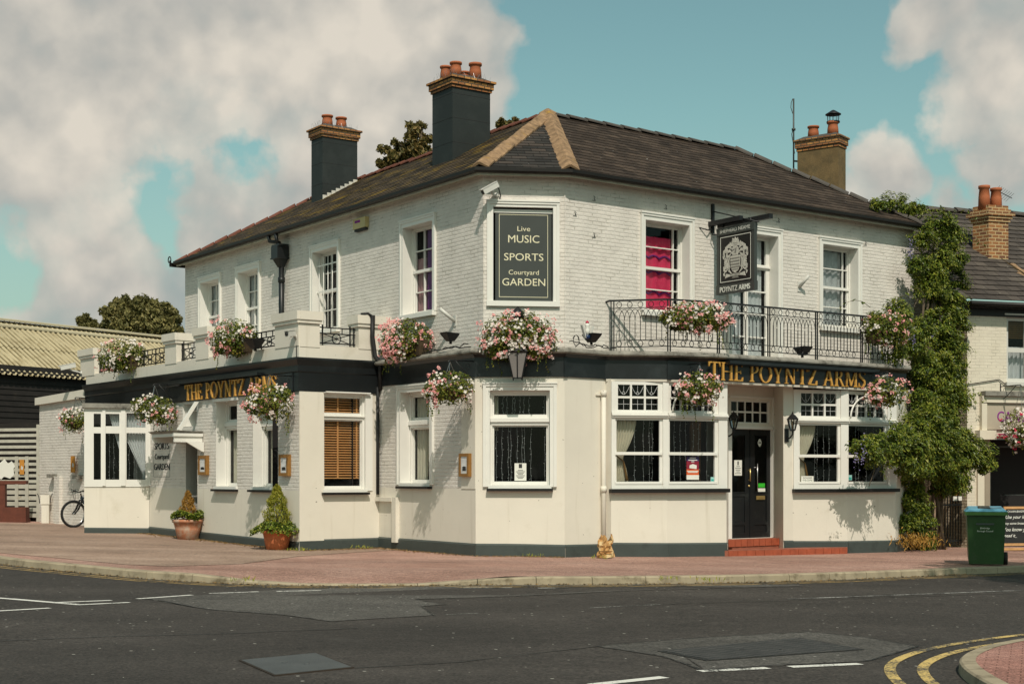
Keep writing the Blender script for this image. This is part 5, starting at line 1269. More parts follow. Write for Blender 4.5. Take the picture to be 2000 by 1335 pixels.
def basket(name, c, rad, label, r, nl, nw, npk, hang=None, group="flower baskets on the pub", trough=False, lobes=(), size=.032, leafL=.062, extra_flower=None, zones=None, trail=6):
    c = Vector(c); nl = int(nl * 1.9); nw = int(nw * .70); npk = int(npk * .72); leafL *= .95
    t = thing(name, c + Vector((0, 0, -rad[2])), label, "hanging basket" if not trough else "flower trough", group)
    m = MB()
    if trough:
        F_ = trough; m.hexa([c + q - Vector((0, 0, rad[2] * .75)) for q in (F_(-.40, -.22), F_(.40, -.22), F_(.40, -.06), F_(-.40, -.06))], [c + q + Vector((0, 0, -rad[2] * .05)) for q in (F_(-.44, -.24), F_(.44, -.24), F_(.44, -.04), F_(-.44, -.04))])
        m.build("trough", m_moss, t)
    else:
        m.lathe([(.02, -.20), (.10, -.19), (.17, -.12), (.20, 0), (.21, .01), (.19, .02), (.0, .02)], c + Vector((0, 0, -rad[2] * .1)), 16); m.build("basket", m_moss, t)
    m = MB(); foliage(m, c, rad, nl, leafL, r)
    for (dx, dz, s) in lobes: foliage(m, c + Vector((dx, -.03, dz)), (rad[0] * s, rad[1] * s, rad[2] * s), int(nl * s * .6), leafL, r)
    for _ in range(trail):   # trailing stems
        a = r.uniform(0, 6.28); p = c + Vector((math.cos(a) * rad[0] * .8, math.sin(a) * rad[1] * .8, -rad[2] * .5)); k = r.randint(5, 10)
        for j in range(k):
            p = p + Vector((r.uniform(-.02, .02), r.uniform(-.02, .01), -.045)); m.leaf(p, (rdir(r) + Vector((0, -1, .2))).normalized(), Vector((r.uniform(-.5, .5), 0, -1)), .055, .035)
    m.build("foliage", m_leaf, t)
    mw, mp = MB(), MB(); blooms(mw, mp, c, rad, nw, npk, r, size, zones)
    for (dx, dz, s) in lobes: blooms(mw, mp, c + Vector((dx, -.05, dz)), (rad[0] * s, rad[1] * s, rad[2] * s), int(nw * s * .5), int(npk * s * .5), r, size)
    mw.build("white_flowers", m_fwhite, t, kind="stuff"); mp.build("pink_flowers", extra_flower or m_fpink, t, kind="stuff")
    if hang is not None:
        m = MB(); H = Vector(hang[0]); 
        for a in (0.4, 2.5, 4.6): m.tube([H, c + Vector((math.cos(a) * .2, math.sin(a) * .2, 0))], .006, 4)
        m.build("chain", m_steel, t)
        m = MB(); wp = Vector(hang[1]); o_ = (H - wp); o_.z = 0; un = o_.normalized()
        m.tube([wp + Vector((0, 0, .03)), H + Vector((0, 0, .03)), H + un * .04 + Vector((0, 0, .0)), H], .012, 6); m.tube([wp + Vector((0, 0, -.32)), wp + un * o_.length * .35 + Vector((0, 0, -.2)), wp + un * o_.length * .78 + Vector((0, 0, .02))], .009, 6); m.tube([wp + Vector((0, 0, .1)), wp + Vector((0, 0, -.36))], .016, 6)
        m.tube([wp + un * (.16 + .05 * math.cos(a * .6)) + Vector((0, 0, -.07 + .05 * math.sin(a * .6))) for a in range(11)], .006, 4)
        m.build("bracket", m_blackiron, t)
    return t
def hang_at(F, px, py, n, ytop):
    """centre of a basket hung n metres out from wall F, with its hook and wall plate"""
    c = F.at(px, py, n); u = F.u(px, n); zt = F.z(px, ytop, n)
    return c, (F.p(u, zt, n), F.p(u, zt, .0))
rg = random.Random(21)
# hanging baskets
c, h = hang_at(EL, 148, 820, .45, 778); h = (h[0], EL.p(-EL_LEN + .3, h[0].z, 0))
basket("hanging_basket", c, (.40, .34, .33), "hanging basket over the parked bicycle", rg, 430, 110, 14, h, lobes=[(-.2, .05, .6)], zones=(-.5, .5))
c, h = hang_at(EL, 302, 800, .48, 752)
basket("hanging_basket", c, (.52, .40, .34), "hanging basket above the painted wall lettering beside the canopy", rg, 560, 120, 14, h, lobes=[(-.3, .12, .5), (.25, -.15, .55)])
c, h = hang_at(EL, 527, 786, .55, 735)
basket("hanging_basket", c, (.50, .42, .36), "hanging basket covering the end of the gold lettering on the wing", rg, 600, 90, 34, h, lobes=[(-.3, -.05, .55), (.22, .18, .5)], zones=(-.5, .5))
c, h = hang_at(GL, 879, 757, .55, 706)
basket("hanging_basket", c, (.47, .40, .33), "hanging basket between the corner window and the blinded left window", rg, 560, 105, 32, h, lobes=[(-.28, -.05, .5), (.2, .0, .5)], zones=(-.4, .6))
c, h = hang_at(BB, 1366, 758, .42, 712)
basket("hanging_basket", c, (.44, .38, .34), "hanging basket in front of the letter T left of the doorway", rg, 540, 90, 36, h, lobes=[(-.22, -.08, .55), (.2, -.02, .5)])
c, h = hang_at(BD, 1733, 765, .55, 728)
basket("hanging_basket", c, (.46, .40, .33), "hanging basket against the climbing plant right of the doorway", rg, 540, 90, 50, h, lobes=[(-.28, -.1, .5)])
# troughs on railings and ledge
def along(F): return lambda a, n: Vector((F.d.x * a + F.N.x * n, F.d.y * a + F.N.y * n, 0))
c = EL.at(238, 695, .22); basket("flower_trough", c, (.62, .42, .42), "flower trough on the far end of the wing parapet", rg, 760, 170, 22, None, "flower troughs on railings and ledge", along(EL), [(-.25, -.18, .55), (.3, .05, .6)], zones=(-.5, .5), trail=9)
c = EL.at(458, 660, .22); basket("flower_trough", c, (.50, .42, .42), "flower trough on the wing parapet beside the corner pier", rg, 720, 90, 46, None, "flower troughs on railings and ledge", along(EL), [(-.25, -.12, .6), (.22, .08, .6)], zones=(-.55, .5), trail=9)
c = GL.at(793, 663, .24); basket("flower_trough", c, (.52, .42, .44), "rose pink flower trough on the ledge beside the cable bundle", rg, 720, 130, 95, None, "flower troughs on railings and ledge", along(GL), [(-.22, -.16, .6), (.2, .05, .65)], zones=(-.5, .55), trail=9)
c = GF.at(1012, 657, .25); basket("flower_trough", c, (.72, .44, .50), "largest flower trough, above the big corner lantern", rg, 1300, 330, 80, None, "flower troughs on railings and ledge", along(GF), [(-.30, -.15, .6), (.32, -.12, .6), (0, .12, .6)], trail=10)
RAILP = [V2(*UR.p(UR.u(1192, .10), 0, .10)[:2]), V2(*UR.p(UR.u(1303, .93), 0, .93)[:2]), V2(*UR.p(UR.u(1400, 1.14), 0, 1.14)[:2]), V2(*UR.p(UR.u(1764, 1.16), 0, 1.16)[:2])]
RA, RB_, RC_ = (Frame(a, b) for a, b in zip(RAILP, RAILP[1:]))
c = RB_.at(1356, 620, .16); basket("flower_trough", c, (.68, .36, .32), "flower trough hooked on the balcony railing below the pub sign", rg, 820, 190, 70, None, "flower troughs on railings and ledge", along(RB_), [(-.35, .0, .55), (.35, -.08, .6)], zones=(.2, .75), trail=9)
c = RC_.at(1733, 645, .30); basket("flower_trough", c, (.60, .40, .38), "flower trough on the balcony end tangled in the climber", rg, 820, 60, 36, None, "flower troughs on railings and ledge", along(RC_), [(-.2, .12, .6), (.2, .1, .5)], zones=(.1, .6), trail=9)

# potted conifers
def conifer_pot(c, rt, rb, h, ch, cr, label, mpot, mcon, ivy_r, r, rim=True):
    t = thing("potted_conifer", c, label, "potted plant", "potted conifers by the pub wall"); m = MB()
    m.lathe([(rb * .9, 0), (rb, .01), (lerp(rb, rt, .45), h * .48), (lerp(rb, rt, .47), h * .50), (lerp(rb, rt, .45), h * .53), (rt * .95, h * .84), (rt * 1.03, h * .85), (rt * 1.05, h * .99), (rt * .98, h), (rt * .88, h * .94), (0, h * .92)], c, 28); m.build("pot", mpot, t)
    m = MB(); m.tube([c + Vector((0, 0, h * .9)), c + Vector((0, 0, h + ch * .8))], [.03, .008], 6); m.build("trunk", m_bark, t)
    m = MB(); n = int(2600 * cr / .3)
    for _ in range(n):
        q = r.random() ** .8; prof = (.55 + .45 * min(1, q * 6)) * (1 - q) ** .62 * (1 + .12 * math.sin(q * 21)); a = r.uniform(0, 6.283)
        rr = cr * prof * (.55 + .45 * r.random() ** .5) * (1 + .12 * math.sin(a * 5 + q * 9)); p = c + Vector((rr * math.cos(a), rr * math.sin(a), h * 1.02 + ch * q))
        o_ = Vector((math.cos(a), math.sin(a), 0)); m.leaf(p, (o_ * .5 + rdir(r) * .7).normalized(), o_ * .55 + Vector((0, 0, 1.0)) + rdir(r) * .3, r.uniform(.05, .10), .018)
    m.build("conifer", mcon, t)
    if ivy_r:
        m = MB()
        for _ in range(int(3800 * ivy_r)):
            a = r.uniform(0, 6.283); rr = rt * .5 + (ivy_r - rt * .5) * r.random() ** .7; bump = .10 * math.sin(a * 3 + 1)
            p = c + Vector((rr * math.cos(a), rr * math.sin(a), h + .04 + bump * .4 + .13 * r.random() - .30 * max(0, (rr - rt) / ivy_r) ** 1.0)); m.leaf(p, (Vector((math.cos(a) * .5, math.sin(a) * .5, .9)) + rdir(r) * .6).normalized(), Vector((math.cos(a), math.sin(a), -.4)), r.uniform(.04, .075), r.uniform(.035, .055))
        m.build("ivy", m_ivy, t)
    return t
cq = on_pave(541, 1073); conifer_pot(Vector((cq.x, cq.y, gz(cq.x))), .30, .22, .40, .90, .335, "orange terracotta pot with a golden green conifer over trailing ivy", m_potnew, m_conif, .54, rg)
cq = on_pave(367, 1053); conifer_pot(Vector((cq.x, cq.y, gz(cq.x))), .34, .23, .46, .62, .22, "lime stained pot with a smaller browning conifer by the canopy door", m_potold, m_conifdry, .38, rg)

# climbing plant over the right hand end of the pub
cl_ = thing("climbing_plant", UR.p(UR_LEN - .2, gz(8.5), .3), "tall dense green wisteria climber with lilac flowers covering the right end of the pub", "climber")
WF = UR.off(.35); blobsW = [ # px, py, radius in px, metres in front of the upper wall
 (1830, 440, 32, .0), (1805, 465, 22, .1), (1853, 500, 32, .0), (1830, 520, 38, .1), (1862, 455, 26, -.1), (1790, 520, 22, .2), (1838, 585, 34, .1), (1830, 640, 42, .2), (1795, 640, 22, .5),
 (1715, 628, 18, .7), (1755, 612, 24, .5), (1785, 665, 36, .6), (1840, 700, 48, .3), (1750, 690, 16, 1.0), (1808, 730, 40, .5), (1850, 745, 38, .3), (1835, 790, 48, .5), (1805, 790, 36, .6), (1850, 830, 40, .5),
 (1800, 850, 52, 1.0), (1745, 865, 40, 1.5), (1710, 880, 32, 1.7), (1690, 878, 22, 1.75), (1770, 880, 48, 1.4), (1830, 880, 50, 1.0), (1875, 880, 42, .9), (1905, 890, 28, 1.0), (1925, 905, 16, 1.1), (1850, 925, 42, .8), (1800, 905, 36, 1.0),
 (1760, 400, 16, -.6), (1735, 399, 13, -.6), (1785, 408, 16, -.5), (1715, 397, 9, -.5), (1815, 560, 35, .15), (1820, 830, 40, .8), (1870, 560, 22, -.1), (1865, 690, 28, .2), (1855, 600, 30, .0), (1862, 640, 26, .1), (1868, 520, 20, -.1), (1868, 780, 26, .3), (1790, 955, 18, .6),
 (1780, 985, 30, .6), (1775, 1030, 28, .7), (1800, 1015, 26, .5), (1832, 955, 16, .4), (1808, 1052, 20, .6), (1770, 940, 16, .6)]
mS, mL, mF = MB(), MB(), MB()
rw = random.Random(8)
for px, py, rp, n in blobsW:
    c = WF.at(px, py, n); sc_ = c.y / FPX; rad = rp * sc_
    for _ in range(int(36 * (rad / .45) ** 2) + 3):      # sprays of leaves with shaded gaps between them
        d = rdir(rw); d.y = -abs(d.y) if rw.random() < .75 else d.y
        cc = c + Vector((d.x * rad, d.y * rad * .75, d.z * rad)) * rw.uniform(.55, 1.08); cr0 = rw.uniform(.08, .24); big = rw.uniform(.5, .85)
        lean = (d + Vector((0, 0, -.8)) + rdir(rw) * .5).normalized()
        for _ in range(int(95 * rw.uniform(.5, 1.3))):
            e = rdir(rw); q = cc + Vector((e.x, e.y * .8, e.z * .8)) * cr0 * rw.random() ** .45
            s = rw.uniform(.055, .11) * big; mL.leaf(q, (d * .6 + rdir(rw) * .6 + Vector((.1, -.3, .7))).normalized(), lean + rdir(rw) * .7, s * 1.25, s * .55)
    for _ in range(int(200 * (rad / .45) ** 2)):
        q = c + rdir(rw) * rad * .7 * rw.random(); s = rw.uniform(.06, .10); mL.leaf(q, (rdir(rw) + Vector((0, -.5, .4))).normalized(), Vector((rw.uniform(-.8, .8), 0, -1)), s * 1.25, s * .6)
for a, b, n in ((1760, 612, .9), (1735, 600, 1.0), (1745, 590, 1.0), (1820, 420, .1), (1850, 425, 0), (1700, 600, 1.0), (1770, 575, .7), (1870, 480, 0), (1940, 915, 1.1), (1690, 900, 1.7), (1720, 930, 1.5), (1745, 400, -.5), (1895, 650, .1), (1890, 780, .2)): # loose tendrils
    c = WF.at(a, b, n); dx = rw.uniform(-.6, .6); pts = [c + Vector((dx * t, -.1 * t, .55 * t - .5 * t * t)) for t in (0, .3, .6, .9, 1.15)]
    mS.tube(pts, [.007, .006, .005, .004, .003], 4)
    for p in pts[1:]:
        for _ in range(4): mL.leaf(p + rdir(rw) * .05, (rdir(rw) + Vector((0, -.6, .4))).normalized(), Vector((rw.uniform(-1, 1), 0, -.6)), .085, .036)
for px, py, n in ((1778, 497, .25), (1779, 482, .25), (1688, 873, 1.95), (1672, 892, 2.0), (1683, 895, 2.0), (1775, 655, 1.0), (1783, 668, 1.0), (1822, 655, .4)):
    c = WF.at(px, py, n)
    for _ in range(16): mF.flower(c + Vector((rw.gauss(0, .035), rw.gauss(0, .03), rw.gauss(0, .09))), Vector((rw.uniform(-1, 1), -1, rw.uniform(-.5, .5))), .017, 0, 4, rw.random() * 6)
for k in range(7):
    a = WF.at(1790 + k * 9, 1062, .2 + .05 * k); b = WF.at(1800 + rw.uniform(-10, 30), 840, .3); c = WF.at(1820 + rw.uniform(-20, 30), 620, .2); d = WF.at(1825 + rw.uniform(-20, 30), 450, .05)
    a.z = gz(a.x); mS.tube([a, lerp(a, b, .5) + Vector((rw.uniform(-.15, .15), 0, 0)), b, c, d], [.05, .04, .035, .03, .012], 6)
mS.tube([WF.at(1815, 870, .9), WF.at(1760, 895, 1.4), WF.at(1712, 905, 1.7), WF.at(1697, 950, 1.7)], [.025, .02, .014, .008], 6)
mS.build("stems", m_bark, cl_); mL.build("leaves", m_ivy, cl_, kind="stuff"); mF.build("lilac_flowers", m_flilac, cl_, kind="stuff")
# dry undergrowth at its foot
mb = MB()
for _ in range(700):
    c = WF.at(rw.gauss(1790, 22), rw.gauss(1055, 8), rw.uniform(.4, 1.2)); mb.leaf(c, (rdir(rw) + Vector((0, -.8, .3))).normalized(), Vector((rw.uniform(-.7, .7), 0, 1)), rw.uniform(.05, .13), .025)
o = mb.build("dry_undergrowth", m_conifdry); o["kind"] = "stuff"

# background trees
def tree(base, trunk_h, crowns, label, mat, r, leafL, dens=1.0, group="trees beyond the roofs"):
    t = thing("tree", base, label, "tree", group); m = MB()
    top = base + Vector((0, 0, trunk_h)); m.tube([base, lerp(base, top, .5) + Vector((.15, 0, 0)), top], [.42, .34, .24], 8)
    L = MB()
    for (c, rad, n) in crowns:
        m.tube([top - Vector((0, 0, r.uniform(0, trunk_h * .3))), lerp(top, c, .5) + Vector((0, 0, .3)), c], [.16, .10, .04], 6)
        k = int(n * dens * 2.0)
        for _ in range(max(2, k // 55)):
            d = rdir(r); cc = c + Vector((d.x * rad, d.y * rad, d.z * rad * .9)) * r.uniform(.35, 1.0); rr = rad * r.uniform(.22, .42)
            m.tube([c, cc], [.035, .012], 4, cap=False)
            for _ in range(55):
                e = rdir(r); p = cc + e * rr * r.random() ** .5
                L.leaf(p, (e * .6 + rdir(r)).normalized(), Vector((r.uniform(-1, 1), r.uniform(-1, 1), -.7)), leafL * r.uniform(.7, 1.3), leafL * .55)
    m.build("trunk", m_bark, t); L.build("crown", mat, t)
    return t
rt = random.Random(31)
Yt = 78.0
def crown(lst, Y): return [(ray(px, py, Y), rp * Y / FPX, n) for px, py, rp, n in lst]
b = ray(262, 700, Yt); b.z = .2
tree(b, 8.2, crown([(218, 612, 20, 700), (240, 600, 24, 900), (275, 612, 34, 1500), (312, 610, 26, 1000), (335, 625, 20, 700), (255, 640, 40, 1600), (305, 645, 40, 1400), (222, 640, 24, 800), (345, 648, 14, 400)], Yt), "broad dark tree beyond the ribbed barn roof, its crown in several domes", m_tree, rt, .27)
b = ray(163, 700, 84.0); b.z = .2
tree(b, 7.2, crown([(156, 628, 9, 300), (168, 622, 11, 380), (185, 634, 9, 300), (163, 645, 18, 500)], 84.0), "small dark tree top peeping over the barn roof beside the broad tree", m_tree, rt, .34)
b = ray(800, 500, 52.0); b.z = 0
tree(b, 9.5, crown([(815, 265, 26, 500), (795, 290, 30, 600), (765, 305, 24, 420), (745, 320, 15, 220), (830, 300, 30, 500), (825, 245, 13, 200), (790, 330, 34, 500), (810, 385, 48, 900), (760, 420, 40, 600), (860, 410, 44, 700)], 52.0), "bronze leaved tree rising behind the roof left of the tallest chimney", m_treeb, rt, .22, .8)
b = ray(985, 500, 50.0); b.z = 0
tree(b, 9.8, crown([(982, 245, 18, 260), (1002, 238, 10, 110), (985, 270, 22, 260), (1000, 258, 10, 100), (985, 330, 40, 600), (950, 380, 44, 600), (1020, 390, 44, 600)], 50.0), "sprigs of a tree showing behind the roof right of the tallest chimney", m_treeb, rt, .2, .9)
# street tree out of frame whose shade falls across the bin
b = Vector((11.2, 15.2, -.3))
tree(b, 7.5, [(b + Vector((-.1, .4, 12.0)), 2.1, 3200), (b + Vector((1.4, .2, 10.6)), 1.7, 1800)], "street tree on the near kerb whose shade falls across the bin", m_treeb, rt, .2, 1.0, "street trees")
# ------------------------------------------------------------------ signs and lettering
def ribbon(pts, ws):
    """polygons of a brush stroke through pts with widths ws"""
    out = []
    for i in range(len(pts) - 1):
        a, b = V2(*pts[i]), V2(*pts[i + 1]); 
        def nn(k):
            t = V2(*pts[min(k + 1, len(pts) - 1)]) - V2(*pts[max(k - 1, 0)]); t.normalize(); return V2(-t.y, t.x)
        p, q = nn(i) * ws[i] / 2, nn(i + 1) * ws[i + 1] / 2
        out.append([tuple(a - p), tuple(b - q), tuple(b + q), tuple(a + p)])
    return out
def ring(cx, cz, ax, az, bx, bz, a0=0, a1=360, k=22):
    P = []
    for i in range(k):
        t0, t1 = R(lerp(a0, a1, i / k)), R(lerp(a0, a1, (i + 1) / k))
        P.append([(cx + ax * math.cos(t0), cz + az * math.sin(t0)), (cx + ax * math.cos(t1), cz + az * math.sin(t1)), (cx + bx * math.cos(t1), cz + bz * math.sin(t1)), (cx + bx * math.cos(t0), cz + bz * math.sin(t0))])
    return P
def rect(a, b, c, d): return [[(a, c), (b, c), (b, d), (a, d)]]
def stem(x, w=.12, z0=0, z1=1, s=.13, foot=True, head=True):
    P = rect(x - w / 2, x + w / 2, z0, z1)
    if foot: P += rect(x - s, x + s, z0, z0 + .035) + [[(x - s * .8, z0 + .034), (x + s * .8, z0 + .034), (x + w / 2, z0 + .10), (x - w / 2, z0 + .10)]]
    if head: P += rect(x - s, x + s, z1 - .035, z1) + [[(x - w / 2, z1 - .10), (x + w / 2, z1 - .10), (x + s * .8, z1 - .034), (x - s * .8, z1 - .034)]]
    return P
def diag(a, b, w): # slanted stroke cut level at its ends
    return [[(a[0] - w / 2, a[1]), (b[0] - w / 2, b[1]), (b[0] + w / 2, b[1]), (a[0] + w / 2, a[1])]]
def serif(x, z, s=.12): return rect(x - s, x + s, z, z + .035)
GLY = {
 'T': (.78, stem(.39, .13, head=False) + rect(.0, .78, .93, 1) + [[(.0, .94), (.0, .74), (.03, .74), (.09, .94)], [(.78, .94), (.69, .94), (.75, .74), (.78, .74)]]),
 'H': (.86, stem(.15) + stem(.71) + rect(.2, .66, .47, .52)),
 'E': (.64, stem(.15, s=.15) + rect(.15, .56, .945, 1) + rect(.15, .60, 0, .055) + rect(.15, .44, .475, .525) + [[(.56, 1), (.50, .95), (.545, .80), (.57, .80)], [(.62, .22), (.59, .22), (.52, .05), (.60, 0)], [(.44, .60), (.41, .52), (.41, .48), (.44, .40), (.46, .40), (.46, .60)]]),
 'P': (.62, stem(.15, s=.15, head=False) + rect(.0, .3, .955, 1) + ring(.25, .735, .34, .265, .215, .215, -90, 90) + rect(.15, .26, .47, .52) + rect(.15, .26, .95, 1)),
 'O': (.90, ring(.45, .5, .45, .525, .32, .47, 0, 360, 34)),
 'Y': (.80, stem(.40, .12, 0, .48, head=False) + diag((.10, 1), (.40, .42), .13) + diag((.68, 1), (.42, .46), .06) + serif(.12, .965) + serif(.67, .965)),
 'N': (.90, rect(.14, .19, .035, 1) + rect(.70, .75, .0, 1) + diag((.13, 1), (.70, 0), .14) + serif(.165, 0) + serif(.725, .965) + serif(.10, .965, .09)),
 'Z': (.70, diag((.60, .96), (.10, .04), .14) + rect(.03, .66, .94, 1) + rect(.03, .68, 0, .06) + [[(.03, .95), (.03, .76), (.06, .76), (.13, .95)], [(.68, .25), (.64, .25), (.57, .05), (.68, .05)]]),
 'A': (.82, diag((.10, 0), (.40, 1), .06) + diag((.68, 0), (.40, 1.0), .14) + rect(.2, .56, .30, .35) + serif(.10, 0, .1) + serif(.69, 0)),
 'R': (.74, stem(.15, s=.15, head=False) + rect(.0, .3, .955, 1) + ring(.25, .735, .33, .265, .205, .215, -90, 90) + rect(.15, .26, .47, .52) + rect(.15, .26, .95, 1) + diag((.36, .50), (.66, 0), .14) + serif(.66, 0, .1)),
 'M': (1.04, rect(.13, .18, .03, 1) + stem(.87, .12, head=False) + diag((.17, 1), (.50, .06), .13) + diag((.84, 1), (.52, .1), .055) + serif(.155, 0) + serif(.12, .965, .09) + serif(.90, .965, .09)),
 'S': (.56, ribbon([(.50, .80), (.46, .93), (.28, .99), (.10, .90), (.07, .74), (.16, .61), (.34, .50), (.47, .38), (.49, .20), (.38, .06), (.24, .01), (.08, .08), (.04, .24)], [.03, .045, .05, .08, .10, .13, .14, .13, .10, .06, .05, .045, .03]) + rect(.49, .52, .76, 1.0) + rect(.02, .05, .0, .26)),
 ' ': (.36, []),
}
def gilded(mb, F, s, u0, u1, zb0, h0, n0, n1, tr=.06, scale_first=None):
    tot = sum(GLY[c][0] for c in s) + tr * (len(s) - 1); k = (u1 - u0) / tot; x = u0; j = 0
    for c in s:
        w, P = GLY[c]
        for poly in P:
            j += 1; mb.prism(F, [(x + a * k, zb0 + b * h0) for a, b in poly], n0, n1 + .0004 * (j % 7))
        x += (w + tr) * k
SF = Frame(urp(1400, 1.21), BE)
t = thing("fascia_sign", SF.p(2, 3.4, 0), "black fascia board with the pub name in gold serif letters over the double door", "sign", "pub name signs")
m = MB(); s0 = SF.u(1413); s1 = SF.u(1700)
m.box(SF, s0, s1, Z_FB + .01, 3.70, .0, .045); m.box(SF, SF.u(1412), SF.u(1711, .1), 3.71, 3.775, .0, .20); m.box(SF, SF.u(1412), SF.u(1711, .1), 3.69, 3.709, .0, .14); bevel(m.build("board", m_fascia, t), .004)
m = MB(); za = SF.z(1550, 752, .06); hh = SF.z(1550, 713, .06) - za
gilded(m, SF, "THE POYNTZ ARMS", SF.u(1384, .06), SF.u(1690, .06), Z_FB + .012, hh * .87, .046, .075); m.build("lettering", m_gold, t)
t = thing("fascia_sign", EL.p(-3, 3.3, .04), "black fascia board with the pub name in gold serif letters on the single storey wing", "sign", "pub name signs")
m = MB(); m.box(EL, EL.u(352), EL.u(575), E_FB + .006, 3.60, .032, .05); m.build("board", m_fascia, t)
m = MB(); z0 = EL.z(450, 776, .06); z1 = EL.z(450, 744, .06); gilded(m, EL, "THE POYNTZ ARMS", EL.u(362, .06), EL.u(540, .06), EL.z(365, 782, .06), z1 - z0, .051, .08); m.build("lettering", m_gold, t)

# corner signboard
t = thing("signboard", UF.p(UF.u(1023), UF.z(1023, 500), -.05), "tall slate grey board lettered Live MUSIC SPORTS Courtyard GARDEN on the corner", "sign")
b0, b1, c0, c1 = UF.u(968), UF.u(1078), UF.z(1023, 587), UF.z(1023, 411); uc = (b0 + b1) / 2
m = MB(); m.box(UF, b0, b1, c0, c1, -.089, -.05); bevel(m.build("board", m_signgrey, t), .003)
m = MB(); a = (b1 - b0) * .065
for q in ((b0 + a, b1 - a, c0 + a, c0 + a + .009), (b0 + a, b1 - a, c1 - a - .009, c1 - a), (b0 + a, b0 + a + .009, c0 + a + .009, c1 - a - .009), (b1 - a - .009, b1 - a, c0 + a + .009, c1 - a - .009)): m.box(UF, *q, -.05, -.0475)
for s, y, yt, w in (("Live", 450.5, 441, 25), ("MUSIC", 473, 458.5, 61), ("SPORTS", 508, 494, 77), ("Courtyard", 535.5, 526.5, 59), ("GARDEN", 557, 543, 84)):
    zb = UF.z(1023, y); text_mb(m, UF, s, uc + .005, zb, UF.z(1023, yt) - zb, -.05, -.047, w / 110 * (b1 - b0))
m.build("lettering", m_signletter, t)

# painted lettering beside the canopy door
m = MB(); ul = EL.u(316); 
for s, y, yt, w in (("CASK", 829, 821, 20), ("FOOD", 849, 840, 25), ("SPORTS", 877, 864, 28), ("Courtyard", 896, 886, 27), ("GARDEN", 917, 905, 30)):
    for du in (-.012, .012): zb = EL.z(316, y); text_mb(m, EL, s, ul + du, zb, EL.z(316, yt) - zb, .001, .0045 + du * .05, (EL.u(316 + w / 2) - EL.u(316 - w / 2)))
a, b, c, d = EL.u(300), EL.u(332), EL.z(316, 931), EL.z(316, 818)
for q in ((a, b, c, c + .008), (a, a + .012, c, d), (b - .012, b, c, d)): m.box(EL, *q, .0015, .003)
tag(m.build("painted_lettering", m_ink), "dark lettering FOOD SPORTS Courtyard GARDEN painted on the shaded wall beside the canopy", "lettering")

# hanging pub sign
wx = UR.u(1394.5, .06); HS = Frame(UR.p(wx, 0, .0), d=UR.N); HS.N = V2(-UR.d.x, -UR.d.y)
ip = lambda px: (lambda a: (a * HS.O.y - HS.O.x) / (HS.d.x - a * HS.d.y))((px - 1000) / FPX)
iz = lambda px, py: EYE + (HOR - py) * (HS.O + HS.d * ip(px)).y / FPX
t = thing("hanging_sign", HS.p(.9, iz(1440, 420), 0), "black hanging pub sign with a silver coat of arms over the balcony", "pub sign")
m = MB(); hu0, hu1 = ip(1404), ip(1474.5)
ztop, zbot = iz(1440, 437), iz(1440, 567)
m.box(HS, hu0 + .03, hu1 - .03, iz(1440, 552), iz(1440, 452), -.03, .03); m.box(HS, hu0 - .03, hu1 + .03, iz(1440, 571), iz(1440, 553), -.05, .05); m.box(HS, hu0 - .01, hu1 + .02, iz(1440, 455), iz(1440, 440), -.05, .05)
m.box(HS, hu0 - .02, hu0 + .05, iz(1440, 553), iz(1440, 455), -.04, .04); m.box(HS, hu1 - .05, hu1 + .02, iz(1440, 553), iz(1440, 455), -.04, .04); bevel(m.build("board", m_signgrey, t), .004)
m = MB(); q0, q1, r0, r1 = hu0 + .05, hu1 - .05, iz(1440, 551), iz(1440, 456); m.box(HS, q0, q1, r0, r1, -.034, .034); m.build("panel", m_signblack, t)
m = MB(); e = .03
for q in ((q0 + e, q1 - e, r0 + e, r0 + e + .012), (q0 + e, q1 - e, r1 - e - .012, r1 - e), (q0 + e, q0 + e + .012, r0 + e + .012, r1 - e - .012), (q1 - e - .012, q1 - e, r0 + e + .012, r1 - e - .012)): m.box(HS, *q, .034, .0365)
zb = iz(1440, 567.5); text_mb(m, HS, "POYNTZ ARMS", (hu0 + hu1) / 2, zb, iz(1440, 557) - zb, .05, .054, (hu1 - hu0) * .82); text_mb(m, HS, "POYNTZ ARMS", (hu0 + hu1) / 2, zb + .002, iz(1440, 557) - zb - .004, .05, .0545, (hu1 - hu0) * .84)
zb = iz(1440, 451); text_mb(m, HS, "SHEPHERD NEAME", (hu0 + hu1) / 2, zb, iz(1440, 444) - zb, .05, .054, (hu1 - hu0) * .84); m.build("lettering", m_paper, t)
# coat of arms, as raised flat work (x across -1..1, y up 0..1)
cu, cz, cw, chh = (q0 + q1) / 2, r0 + (r1 - r0) * .09, (q1 - q0) * .40, (r1 - r0) * .84
C_ = lambda x, y: (cu + x * cw, cz + y * chh)
mS, mD = MB(), MB(); kk = [0]
def cp(poly, n1=.040, mbx=None): kk[0] += 1; (mbx or mS).prism(HS, [C_(x, y) for x, y in poly], .034, n1 + .0003 * (kk[0] % 6))
def cr(pts, ws, n1=.040, mbx=None):
    for q in ribbon([(x, y * 2) for x, y in pts], ws): cp([(a, b / 2) for a, b in q], n1, mbx)
sh = [(-.36, .55), (.36, .55), (.37, .40), (.34, .28), (.22, .18), (0, .125), (-.22, .18), (-.34, .28), (-.37, .40)]
cp(sh, .043)
for y0, y1, w in ((.50, .475, .35), (.43, .40, .355), (.355, .325, .345), (.285, .26, .31), (.22, .20, .22)): cp([(-w, y1), (w, y1), (w, y0), (-w, y0)], .047, mD)
